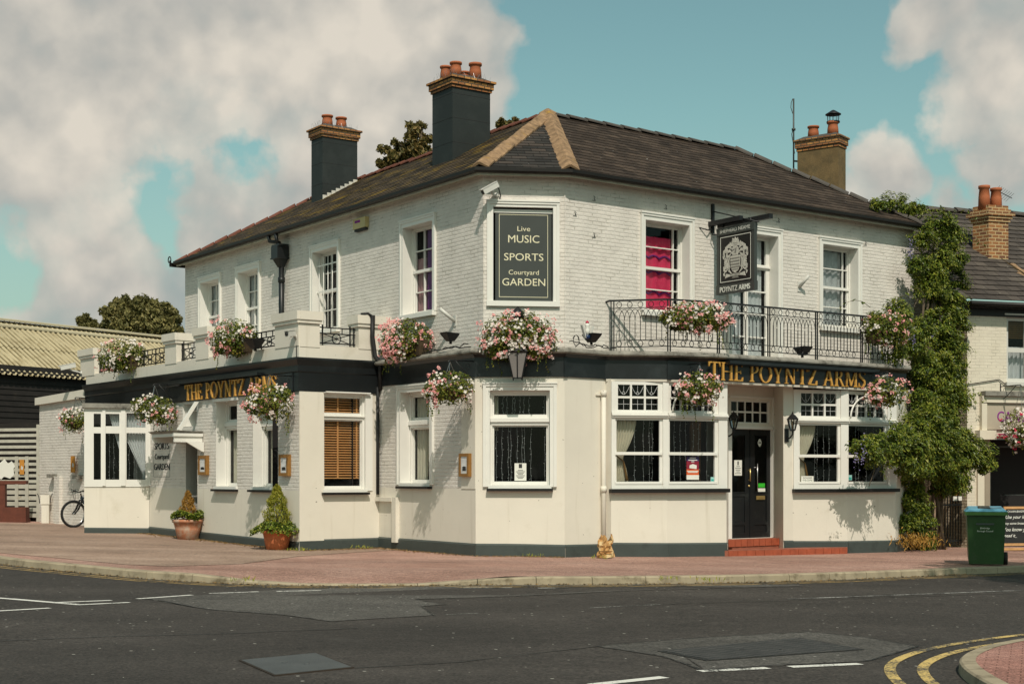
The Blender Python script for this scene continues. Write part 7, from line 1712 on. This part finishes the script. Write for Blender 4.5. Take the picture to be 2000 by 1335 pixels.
m = MB(); m.tube([BF.p(.06, bz + .12, -.42), BF.p(.13, bz + .12, -.42)], .12, 16); m.build("wheel", m_tyre, t)
m = MB(); m.tube([BF.p(w - .02, bz + .12, -.42), BF.p(w + .06, bz + .12, -.42)], .12, 16); m.build("wheel", m_tyre, t)
m = MB(); m.tube([BF.p(0.05, bz + Hb * .93, -dp - .05), BF.p(w - .05, bz + Hb * .93, -dp - .05)], .02, 8); m.build("handle", m_bing, t)
m = MB(); zt_ = bz + Hb * .60; text_mb(m, BF, "Elmbridge", w * .47, zt_ + .035, .030, .072, .074, .17); text_mb(m, BF, "Borough Council", w * .47, zt_ - .02, .030, .070, .072, .28); m.build("lettering", m_paper, t)
m = MB(); m.box(BF, w * .24, w * .70, bz + Hb * .70, bz + Hb * .73, .055, .070); m.build("moulded_panel", m_plinth, t)

# chalkboard
q = on_pave(1984, 1075); AF = Frame(V2(q.x - .48, q.y - .02), d=(.97, .24)); az = gz(q.x)
t = thing("chalkboard", AF.p(.4, az, 0), "wood framed chalkboard with chalk writing standing behind the bin", "chalkboard")
z0 = az + .12; z1 = az + (1066 - 980) * q.y / FPX; lean = .28
AP = lambda u, z, n=0.0: AF.p(u + .34 * (z - z0) / (z1 - z0), z, n - lean * (z - z0) / (z1 - z0) + .1)
class Lean:
    p = staticmethod(AP)
LF = Lean(); LF.p = AP; wA_ = .78
m = MB(); fr = .055
for q in ((0, wA_, z0, z0 + fr), (0, wA_, z1 - fr, z1), (0, fr, z0 + fr, z1 - fr), (wA_ - fr, wA_, z0 + fr, z1 - fr)): m.box(LF, *q, -.02, .02)
m.box(LF, 0, .05, az, z0, -.02, .02); m.box(LF, wA_ - .05, wA_, az, z0, -.02, .02); m.box(LF, 0, wA_, az + .02, az + .07, .0, .05); bevel(m.build("frame", M("oak_frame", (.42, .22, .085), .6, .25, 8), t), .004)
m = MB(); m.box(LF, fr, wA_ - fr, z0 + fr, z1 - fr, -.015, .008); m.build("board", M("chalk_black", (.012, .012, .012), .85, .3, 4), t)
m = MB(); H_ = z1 - z0
text_mb(m, LF, "CAVAN BAKERY", fr + .05, lerp(z0, z1, .85), .045, .008, .0095, None, 0, 'L')
for s, y, h in (("Use your loaf", .69, .075), ("buy some bread", .54, .055), ("You know you", .37, .08), ("knead it_", .22, .07)): text_mb(m, LF, s, fr + .03, lerp(z0, z1, y), h, .008, .0095, None, 0, 'L', .15)
m.build("chalk_writing", m_paper, t)
m = MB(); m.hexa([AF.p(.1, az, -.6), AF.p(.15, az, -.6), AF.p(.15, az, -.55), AF.p(.1, az, -.55)], [AF.p(.2, z1, -.2), AF.p(.25, z1, -.2), AF.p(.25, z1, -.16), AF.p(.2, z1, -.16)]); m.build("rear_leg", m_goldwood, t)

# crumpled paper bag
q = on_pave(1183, 1090); rb = random.Random(2); t = thing("paper_bag", (q.x, q.y, gz(q.x)), "crumpled brown paper bag leaning at the foot of the cream downpipe", "paper bag")
vs = []; fs = []; nk = 22
for j in range(9):
    h = .02 + j * .045
    for k in range(nk):
        a = 2 * math.pi * k / nk; sq = 1 / max(abs(math.cos(a)) ** .6 + abs(math.sin(a)) ** .6, .8) ** .3; jr = rb.uniform(-.022, .022) * (1 + j * .12)
        vs.append((q.x + (.155 * sq + jr) * math.cos(a) * (1 - .02 * j), q.y + (.10 * sq + jr) * math.sin(a), gz(q.x) + h + (rb.uniform(-.01, .01) if j < 8 else .07 * math.sin(a * 3 + 1) * (1 if math.cos(a) < .2 else 1.3))))
for j in range(8):
    for k in range(nk): k2 = (k + 1) % nk; fs.append((j * nk + k, j * nk + k2, (j + 1) * nk + k2, (j + 1) * nk + k))
fs.append(tuple(range(nk))[::-1]); m = MB(); m.mesh(vs, fs); m.build("bag", M("brown_paper", (.46, .25, .09), .85, .25, 9, .6, 14, dirt=(.60, .45, .24), dirt_s=7, dirt_lo=.5, dirt_hi=.6), t)
m = MB(); m.box(Frame(V2(q.x - .14, q.y - .12), d=(1, 0)), .0, .26, gz(q.x) + .13, gz(q.x) + .15, 0, .006); m.build("seam", M("dark_paper_seam", (.18, .09, .03), .9), t)

# ------------------------------------------------------------------ barn, fence and side wall at the far left
YB = 46.0
m_corr = M("ochre_corrugated_sheet", (.41, .345, .215), .8, .15, .8, .15, 20, dirt=(.24, .185, .09), dirt_s=2.2, dirt_lo=.52, dirt_hi=.78)
m_corrcap = M("pale_ridge_sheet", (.45, .39, .26), .8, .15, .8, .15, 20)
def rib_dirt():
    """lichen and dirt lie in the troughs between the ribs, worn away in patches"""
    t = NT(m_corr.node_tree); p = [x for x in t.n if x.type == 'BSDF_PRINCIPLED'][0]; uv = t.add('ShaderNodeUVMap').outputs[0]
    x = t.add('ShaderNodeSeparateXYZ', inp={0: uv}).outputs[0]; tr = t.math('GREATER_THAN', t.math('FRACT', x), .55)
    st = t.add('ShaderNodeMapping', inp={0: uv, 3: (.22, .9, 1)}).outputs[0]
    f = t.math('MULTIPLY', tr, t.ramp(t.noise(st, 1.3, 5, .6), [(.40, 0), (.52, .85)]))
    old = p.inputs['Base Color'].links[0].from_socket; t.l.new(t.mix(f, old, (.10, .072, .022)), p.inputs['Base Color'])
rib_dirt()
m_board = M("black_weatherboard", (.016, .013, .011), .75, .4, 2.5, .3, 30, dirt=(.07, .045, .03), dirt_s=5, dirt_lo=.63, dirt_hi=.78)
b = ray(0, 722, 42.4); BFm = Frame(V2(b.x, b.y) - V2(.545, .839) * 7.0, d=(.545, .839)); BFm.L = 24.0; zev = b.z
barn = thing("barn", BFm.p(6, .3), "low black weatherboarded barn with a pale ribbed sheet roof", "barn")
L_ = BFm.L; WR = 2.7; sl = (EYE + (HOR - 629) * 45.5 / FPX - zev) / WR; zrd = zev + sl * WR
m = MB(); per = .20; Us = []; u = 0
while u < L_: Us += [u + per * f for f in (0, .08, .17, .25, .33, .42, .5, .98)]; u += per
def wv(u): s = (u / per) % 1; return .055 * math.sin(s * 2 * math.pi) ** .7 if 0 < s < .5 else 0.0
for k in range(2):   # two overlapping lengths of sheet
    n0, n1 = .22 - k * 1.45, .22 - (k + 1) * 1.45 - .06
    for a, b_ in zip(Us, Us[1:]):
        za_, zb_ = zev - n0 * sl, zev - n1 * sl; lift = .02 * k
        m.face([BFm.p(a, za_ + wv(a) + lift, n0), BFm.p(b_, za_ + wv(b_) + lift, n0), BFm.p(b_, zb_ + wv(b_), n1), BFm.p(a, zb_ + wv(a), n1)], [(a / per, n0), (b_ / per, n0), (b_ / per, n1), (a / per, n1)])
m.build("ribbed_roof", m_corr, barn)
m = MB(); P = BFm.p
def slab(n0, n1, z0, z1, z2): m.hexa([P(0, z0, n0), P(L_, z0, n0), P(L_, z0 + .05, n1), P(0, z0 + .05, n1)], [P(0, z1, n0), P(L_, z1, n0), P(L_, z2, n1), P(0, z2, n1)])
slab(-WR + .36, -WR - .3, zrd - .17, zrd - .12, zrd + .10); slab(-WR + .12, -WR - .3, zrd + .06, zrd + .11, zrd + .19); m.build("ridge_cap", m_corrcap, barn)
m = MB(); m.face([P(0, zrd + .1, -WR - .3), P(L_, zrd + .1, -WR - .3), P(L_, zev - .4, -2 * WR - .4), P(0, zev - .4, -2 * WR - .4)]); m.build("rear_roof", m_corrcap, barn)
m = MB(); z = .0
while z < zev: m.hexa([P(0, z, -.06), P(L_, z, -.06), P(L_, z, .035), P(0, z, .035)][::-1], [P(0, z + .2, -.06), P(L_, z + .2, -.06), P(L_, z + .2, .008), P(0, z + .2, .008)][::-1]); z += .17
m.build("weatherboard_wall", m_board, barn)
m = MB(); m.box(BFm, 0, L_, zev - .12, zev - .02, .0, .16); m.build("eaves_board", m_board, barn)
# slatted fence
m_slat = M("flaking_white_slat", (.44, .42, .355), .8, .2, 5, .2, 30, dirt=(.26, .20, .13), dirt_s=5, dirt_lo=.58, dirt_hi=.75)
YS = 41.0; a = ray(-60, 1016, YS + .2); b = ray(77, 1018, YS - .4); SFm = Frame(V2(a.x, a.y), V2(b.x, b.y)); zs0 = gz(b.x)
t = thing("slatted_fence", SFm.p(1, zs0), "flaking white slatted fence in front of the barn", "fence"); m = MB()
for k in range(16):
    if k < 4: zt_ = EYE + (HOR - 1008 + k * 0) * 0
    z = zs0 + .12 + k * .163; h = .115 if k < 6 else .085
    m.box(SFm, 0, SFm.L, z, z + h, .0, .025)
m.build("slats", m_slat, t); m = MB()
for px in (34, 54, 76): u = SFm.u(px); m.box(SFm, u - .05, u + .05, zs0, zs0 + (1.85 if px < 70 else 2.75), .026, .05)
m.build("post", m_slat, t); m = MB(); m.face(fp(SFm, 0, SFm.L, zs0, zs0 + 2.8, -.12)); m.build("dark_backing", m_board, t)
m = MB(); m.prism(SFm, [(SFm.u(-20), zs0 + 1.30), (SFm.u(4), zs0 + 1.20), (SFm.u(9), zs0 + 1.28), (SFm.u(21), zs0 + 1.22), (SFm.u(29), zs0 + 1.33), (SFm.u(27), zs0 + 1.50), (SFm.u(31), zs0 + 1.56), (SFm.u(24), zs0 + 1.72), (SFm.u(17), zs0 + 1.64), (SFm.u(10), zs0 + 1.78), (SFm.u(1), zs0 + 1.66), (SFm.u(-20), zs0 + 1.75)], .026, .03); m.build("torn_poster", m_paper, t)
m_ora = M("orange_notice", (.48, .21, .035), .7, .15, 8)
def ora(F, pl, pr, yt, yb, n, lab):
    a, b_, z0, z1 = F.u(pl, n), F.u(pr, n), F.z(pl, yb, n), F.z(pl, yt, n); t = thing("orange_notice", F.p(a, z0, n), lab, "notice", "orange notices at the far left"); m = MB(); m.box(F, a, b_, z0, z1, n - .01, n); m.build("sheet", m_ora, t)
    m = MB(); m.prism(F, [(lerp(a, b_, .3), lerp(z0, z1, .35)), (lerp(a, b_, .7), lerp(z0, z1, .3)), (lerp(a, b_, .8), lerp(z0, z1, .5)), (lerp(a, b_, .4), lerp(z0, z1, .6))], n, n + .001); m.build("print", m_camwhite, t)
ora(SFm, 38, 47, 897, 926, .055, "orange notice pinned on the slatted fence")
ub = SFm.u(0); m_redwood = M("dark_red_stained_wood", (.11, .030, .016), .6, .25, 6, .2, 25); a = SFm.p(SFm.u(3), 0, 1.1); RFm = Frame(V2(a.x - 2, a.y), d=(1, .0)); uR = RFm.u(53)
t = thing("planter_bench", RFm.p(1, zs0), "dark red stained timber frame with a box in front of the slatted fence", "bench"); m = MB(); zp = lambda y: RFm.z(30, y)
for px in (6,): u = RFm.u(px); m.box(RFm, u - .08, u + .08, gz(-14), zp(940), -.08, .08)
m.box(RFm, -1, uR, zp(945), zp(938), -.1, .1); m.build("frame", m_redwood, t); m = MB(); m.box(RFm, RFm.u(8), uR, zp(1012), zp(990), -.2, .12); m.box(RFm, -1, uR + .02, zp(1019), zp(1012), -.2, .16); bevel(m.build("box", m_redwood, t), .01)
# painted brick side wall with sloping cap
a = ray(77, 1022, 40.2); c = EL.p(-EL_LEN + .1, 0); WFm = Frame(V2(a.x, a.y), V2(c.x, c.y + .15)); t = thing("side_wall", WFm.p(1, gz(a.x)), "white painted brick yard wall with a stone cap beside the bicycle", "wall"); m = MB()
zL, zRr = WFm.z(80, 790), WFm.z(160, 777); wall(m, WFm, 0, WFm.L, -.3, min(zL, zRr)); m.prism(WFm, [(0, min(zL, zRr)), (WFm.L, min(zL, zRr)), (WFm.L, zRr), (0, zL)], -.02, .0)
m.box(WFm, 0, .02, -.3, min(zL, zRr), -.3, -.001); m.box(WFm, WFm.u(112), WFm.u(122), .1, WFm.z(115, 930), .001, .1)
m.build("brickwork", [m_wbrick, m_white], t); m = MB(); m.prism(WFm, [(-.08, zL - .01), (WFm.L, zRr), (WFm.L, zRr + .22), (-.08, zL + .19)], -.3, .10); bevel(m.build("cap", m_render, t), .01)
ora(WFm, 138, 146, 890, 922, .1, "orange notice on the white yard wall above the bicycle")
for px, py in ((108, 925), (158, 927)):
    m = MB(); u = WFm.u(px); z = WFm.z(px, py); m.box(WFm, u - .12, u + .12, z - .1, z, .001, .2); m.build("bracket", m_lead, t)
q = on_pave(92, 1018); Yq = 39.6; zq = gz(-12); t = thing("standpipe", (ray(92, 1000, Yq).x, Yq, zq), "white boxed standpipe with black clips against the yard wall", "standpipe"); PF = Frame(V2(ray(92, 1000, Yq).x - .14, Yq), d=(1, .1)); m = MB(); zz = lambda y: EYE + (HOR - y) * Yq / FPX
m.box(PF, .0, .20, zq - .1, zz(982), -.1, .08); bevel(m.build("box", m_render, t), .01); m = MB(); m.box(PF, -.02, .22, zz(984), zz(966), -.12, .10); m.build("head", m_render, t); m = MB()
for s in (-1, 1): m.tube([PF.p(.1 + s * .14, zz(982), .1), PF.p(.1 + s * .16, zz(970), .1), PF.p(.1 + s * .2, zz(963), .1)], .012, 5)
m.build("clips", m_wire, t)

# ------------------------------------------------------------------ the shop next door on the right
a = ray(1889, 1066, 33.9); NFm = Frame(V2(a.x, a.y), d=(.955, .296)); NS = Frame(NFm.p(0, 0) + Vector((-3.6, 5.6, 0)), NFm.p(0, 0)); NS = Frame(V2(NFm.O.x, NFm.O.y) - V2(-NFm.N.x, -NFm.N.y) * -1 * 0 + V2(-.5, .87).normalized() * 6.5, NFm.O)
nb = thing("shop_building", NFm.p(1, gz(a.x), -1), "cream painted two storey shop with a tiled roof and brick chimney right of the pub", "shop")
zne = NFm.z(1896, 588); nw = 7.0
wn = (NFm.u(1966), NFm.u(2046), NFm.z(1970, 746), NFm.z(1970, 617)); sh0, sh1 = NFm.u(1932), 6.0
m_cream = M("warm_cream_paint", (.65, .59, .48), .7, .06, .9, .15, 20, dirt=(.36, .29, .18), dirt_s=6, dirt_lo=.66, dirt_hi=.76)
m_creamb = Mbrick("cream_painted_brick", (.67, .61, .50), (.64, .58, .47), (.61, .55, .45), paint=True, bump=.25, dirt=(.32, .22, .13), dlo=.72, dhi=.80)
m = MB(); zsh = NFm.z(1930, 856); wall(m, NFm, 0, nw, -.6, zne, [wn + (.12,), (sh0, sh1, -.5, zsh, .5)]); m.build("front_wall", [m_creamb, m_white], nb)
m_buffb = Mbrick("buff_painted_brick", (.50, .42, .30), (.42, .35, .25), (.36, .30, .21), paint=True, bump=.8, mw=.02, dirt=(.22, .17, .1), dlo=.6, dhi=.8)
m = MB(); wall(m, NS, 0, NS.L, -.6, zne); zrn = zne + 2.9; m.prism(NS, [(0, zne), (NS.L, zne), (NS.L - 4.2, zrn), (0, zrn)], -.02, 0); m.build("gable_wall", [m_buffb, m_white], nb)
nup = NFm.N * -1
def nfp(u, z, dep): return NFm.p(u, z, -dep)
e0, e1_, r1_, r0_ = nfp(-.12, zne - .05, -.3), nfp(nw, zne - .05, -.3), nfp(nw, zrn, 4.2), nfp(-.12, zrn, 4.2); off_ = Vector((0, 0, .06))
sh_ = Vector((NS.O.x - NFm.O.x, NS.O.y - NFm.O.y, 0)).normalized(); r0_ = e0 + sh_ * 4.5 + Vector((0, 0, zrn - zne + .05)); r1_ = e1_ + sh_ * 4.5 + Vector((0, 0, zrn - zne + .05))
m = MB(); slope(m, e0 + off_, e1_ + off_, r1_ + off_, r0_ + off_, .27, .02); m.build("roof", m_slateN, nb)
m = MB(); ridge(m, r0_ + Vector((0, 0, .16)), r1_ + Vector((0, 0, .16)), .16, .1, .45); ridge(m, e0 + Vector((-.02, 0, .1)), r0_ + Vector((-.02, 0, .14)), .12, .06, .4); m.build("ridge_tiles", m_ridge, nb)
m = MB(); m.tube([e0 + Vector((-.0, -.05, -.04)), e1_ + Vector((0, -.05, -.04))], .06, 8); m.box(NFm, -.1, nw, zne - .16, zne - .02, .1, .26); m.box(NFm, 0, nw, zne - .34, zne - .16, .0, .03); m.build("gutter", m_gutter, nb)
cq = ray(1931, 470, 36.0); A_ = V2(cq.x, cq.y); m = MB(); dl_ = V2(-.62, .78).normalized(); dr_ = V2(.955, .296)
def rg4(o, z): 
    P = [A_ - dl_ * o - dr_ * o, A_ + dr_ * (.58 + o) - dl_ * o, A_ + dr_ * (.58 + o) + dl_ * (.46 + o), A_ + dl_ * (.46 + o) - dr_ * o]; return [v3(q, z) for q in P]
zc0, zc1 = EYE + (HOR - 510) * 36 / FPX, EYE + (HOR - 432) * 36 / FPX
m.hexa(rg4(0, zc0), rg4(0, zc1)); co = m.build("chimney", m_yellowbrick, nb); m = MB(); z = zc1
for h, o in ((.08, .03), (.07, .06), (.09, .10), (.08, .04), (.10, .0)): m.hexa(rg4(o, z), rg4(o, z + h - .003)); z += h
m.build("brick_cap", m_yellowbrick, co)
for f, g, hh in ((.18, .5, .85), (.78, .5, .78)):
    c = A_ + dr_ * .58 * f + dl_ * .46 * g; m = MB(); m.lathe([(.150, -.1), (.140, hh * .27), (.120, hh * .5), (.145, hh * .52), (.145, hh * .6), (.11, hh * .6), (.10, hh * .3)], v3(c, z), 16); m.build("chimney_pot", m_pot, co)
m = MB(); ae = v3(A_ + dr_ * .95 + dl_ * .6, z + .42); m.tube([ae + Vector((0, 0, -.9)), ae], .012, 5); m.tube([ae + Vector((-.15, 0, .12)), ae + Vector((.35, .1, -.1))], .010, 4)
for k in range(8): p = ae + Vector((-.1 + .055 * k, .012 * k, .10 - .026 * k)); m.tube([p + Vector((-.10, .02, -.10)), p + Vector((.10, -.02, .10))], .005, 3)
m.build("aerial", m_wire, co)
# gable parapet running down the roof right of the chimney, and distant ridge pot
p0, p1 = ray(1812, 411, 38.6), ray(2040, 558, 34.8); m = MB(); d_ = Vector((.1, 1.2, .0)); m.hexa([p0 + Vector((0, 0, -.35)), p1 + Vector((0, 0, -.35)), p1 + Vector((.1, .5, -.35)), p0 + Vector((.1, .5, -.35))], [p0, p1, p1 + Vector((.1, .5, 0)), p0 + Vector((.1, .5, 0))]); m.build("party_parapet", m_stackrender, nb)
m = MB(); ridge(m, p0 + Vector((.06, .2, .07)), p1 + Vector((.06, .2, .07)), .26, .07, .4); m.build("parapet_tiles", m_hip, nb)
# window, sign, shopfront
mS_ = MB(); u0, u1, z0, z1 = wn; zm = lerp(z0, z1, .49); um = (u0 + u1) / 2
pn = [(a, b, c, d) for a, b in cells(u0 + .10, u1 - .1, (1, 1), .045) for c, d in ((z0 + .1, zm - .05), (zm + .06, z1 - .10))]
wall(mS_, NFm, u0, u1, z0, z1, [p + (.05,) for p in pn], n=-.08); wo = mS_.build("window", [m_camwhite, m_camwhite], nb); m = MB()
for p in pn: m.face(fp(NFm, p[0], p[1], p[2], p[3], -.115))
m.build("glass", m_glass, wo); m = MB(); curtain(m, NFm, u0 + .1, u1 - .1, z0 + .1, zm + .1, -.3, 8, .03); m.build("curtain", m_netw, wo); m = MB(); z = zm + .3
while z < z1 - .08: m.box(NFm, u0 + .1, u1 - .1, z, z + .035, -.26, -.25); z += .05
m.build("blind", m_goldwood, wo); m = MB(); m.box(NFm, u0 - .06, u1 + .06, z0 - .09, z0 - .002, -.05, .10); m.box(NFm, u0 - .08, u1 + .1, z1 + .02, z1 + .06, .0, .05); m.build("sill", m_camwhite, wo)
m = MB(); m.box(NFm, NFm.u(1915), nw, NFm.z(1930, 773), NFm.z(1930, 764), .0, .20); m.build("cornice", m_lead, nb)
m = MB(); m.box(NFm, NFm.u(1913), nw, NFm.z(1930, 786), NFm.z(1930, 773) - .003, .0, .12); m.box(NFm, NFm.u(1913), NFm.u(1923), NFm.z(1930, 840), NFm.z(1930, 786) - .002, .0, .10); m.box(NFm, NFm.u(1904), NFm.u(1936), NFm.z(1930, 858), NFm.z(1930, 840) - .002, .0, .20); m.box(NFm, NFm.u(1907), NFm.u(1920), -.4, NFm.z(1930, 858) - .002, .0, .06); m.build("shopfront_trim", m_cream, nb)
m = MB(); m.box(NFm, NFm.u(1920), NFm.u(1930), -.4, NFm.z(1930, 858) - .003, .06, .075); m.build("pilaster_face", M("buff_grey_paint", (.30, .25, .19), .6, .1), nb)
m = MB(); m.face(fp(NFm, sh0 - .3, sh1, -.5, zsh, -.6)); m.face(fp(NFm, 0.3, nw, zsh + .2, zne - .3, -.9)); m.build("interior_lining", m_dark, nb)
m = MB(); m.box(NFm, sh0, sh1, NFm.z(1950, 873), NFm.z(1950, 870), -.3, -.2); m.box(NFm, NFm.u(1972), sh1, NFm.z(1970, 967), NFm.z(1970, 965.5), -.3, -.2); m.box(NFm, NFm.u(1951), NFm.u(1953), .0, NFm.z(1951, 905), -.4, -.35); m.build("shop_window_bars", m_signgrey, nb)
m = MB(); ag = [NFm.p(NFm.u(1940), NFm.z(1940, 846), .05), NFm.p(4.5, NFm.z(1940, 846), .05), NFm.p(4.5, NFm.z(1950, 856), .55), NFm.p(NFm.u(1955), NFm.z(1950, 856), .55)]; m.face(ag); m.build("awning", M("maroon_awning", (.30, .02, .09), .8, .1, 4), nb)
t = thing("shop_sign", NFm.p(NFm.u(1940), NFm.z(1940, 838), .05), "grey beige shop fascia sign with dark capitals half hidden by a hanging basket", "sign"); m = MB(); m.box(NFm, NFm.u(1924), 5.5, NFm.z(1930, 838), NFm.z(1930, 786) - .006, .002, .06); m.build("board", M("greige_sign_paint", (.42, .36, .28), .6, .06), t)
m = MB(); zb = NFm.z(1948, 823); hh = NFm.z(1948, 803) - zb; text_mb(m, NFm, "CA", NFm.u(1944.5), zb, hh, .06, .066, NFm.u(1973) - NFm.u(1944.5), 0, 'L'); text_mb(m, NFm, "CA", NFm.u(1944.5) + .004, zb, hh, .06, .0665, NFm.u(1973) - NFm.u(1944.5), 0, 'L'); text_mb(m, NFm, "VAN", NFm.u(1979), zb, hh, .06, .066, None, 0, 'L'); m.build("lettering", m_purple, t)
rg = random.Random(77); c = NFm.at(1993, 833, .75)
basket("hanging_basket", c, (.46, .42, .46), "crimson and white hanging basket in front of the shop sign", rg, 620, 260, 22, (NFm.p(NFm.u(1993, .75), 3.6, .75), NFm.p(NFm.u(1993, .75), 3.6, .0)), "shop baskets", False, [(0, -.25, .6)], .036, .05, m_fred)
m = MB(); m.tube([NFm.p(-.2, NFm.z(1890, 753), .03), NFm.p(NFm.u(1950), NFm.z(1950, 741), .03), NFm.p(NFm.u(1963), NFm.z(1963, 751), .03)], .012, 5); m.build("cable", m_wire, nb)
# iron gate between pub and shop, timber planks behind
ga_ = ray(1828, 1064, 33.6); GT = Frame(V2(ga_.x, ga_.y), NFm.p(-.05, 0, -.15)); t = thing("iron_gate", GT.p(.2, gz(ga_.x)), "dark iron bar gate between the climber and the shop", "gate"); m = MB(); zg = gz(ga_.x)
for k in range(10): u = lerp(.02, GT.L - .02, k / 9); m.tube([GT.p(u, zg + .05), GT.p(u, zg + 1.55)], .014, 5)
for z in (.15, 1.0, 1.45): m.box(GT, 0, GT.L, zg + z - .02, zg + z + .02, -.015, .015)
m.build("bars", m_blackiron, t)
FW = GT.off(-.7); t = thing("plank_fence", FW.p(.3, zg), "pale weathered plank fence behind the iron gate", "fence"); m = MB(); u = -.6
while u < GT.L + .3: m.box(FW, u, u + .10, zg - .2, zg + 1.9 + .1 * math.sin(u * 9), -.02, .02); u += .135
m.build("planks", M("weathered_plank", (.34, .24, .17), .8, .3, 5), t); m = MB(); m.face(fp(FW.off(-.6), -1.5, GT.L + 1, zg - .3, zg + 5.5, 0)); m.build("dark_passage", m_dark, t)
t = thing("gate_sign", GT.p(GT.L * .75, zg + 1.35, .05), "pair of small tan signs fixed on the iron gate", "sign"); m = MB()
for a_, b_ in ((.62, .76), (.82, .95)): m.box(GT, GT.L * a_, GT.L * b_, zg + 1.22, zg + 1.66, .03, .05); 
m.build("panel", m_goldwood, t); m = MB()
for a_, b_ in ((.62, .76), (.82, .95)): m.box(GT, GT.L * a_, GT.L * b_, zg + 1.10, zg + 1.20, .03, .05)
m.build("label", m_paper, t)

# television mast beside the far chimney
q = ray(1550, 330, 36.9); t = thing("aerial_mast", (q.x, q.y, 8.9), "thin television mast beside the brown chimney", "aerial"); m = MB(); zz = lambda y: EYE + (HOR - y) * q.y / FPX; P = lambda y, dx=0.0: Vector((q.x + dx, q.y, zz(y)))
m.tube([P(345), P(193)], .022, 6); m.tube([P(255), P(251)], .05, 8); m.tube([P(193, -.02), P(200, -.06), P(210, -.07), P(222, -.02)], .010, 5); m.tube([P(250), P(262, -.05), P(275, -.02), P(300, .03)], .010, 5); m.build("pole", m_signgrey, t); m = MB()
m.box(Frame(V2(q.x, q.y), d=(.9, .3)), .0, .28, zz(336), zz(333), -.02, .02); m.box(Frame(V2(q.x, q.y), d=(.9, .3)), .0, .28, zz(316), zz(313), -.02, .02); m.box(Frame(V2(q.x, q.y), d=(.9, .3)), .16, .2, zz(337), zz(311), -.02, .02); m.build("bracket", m_blackiron, t)
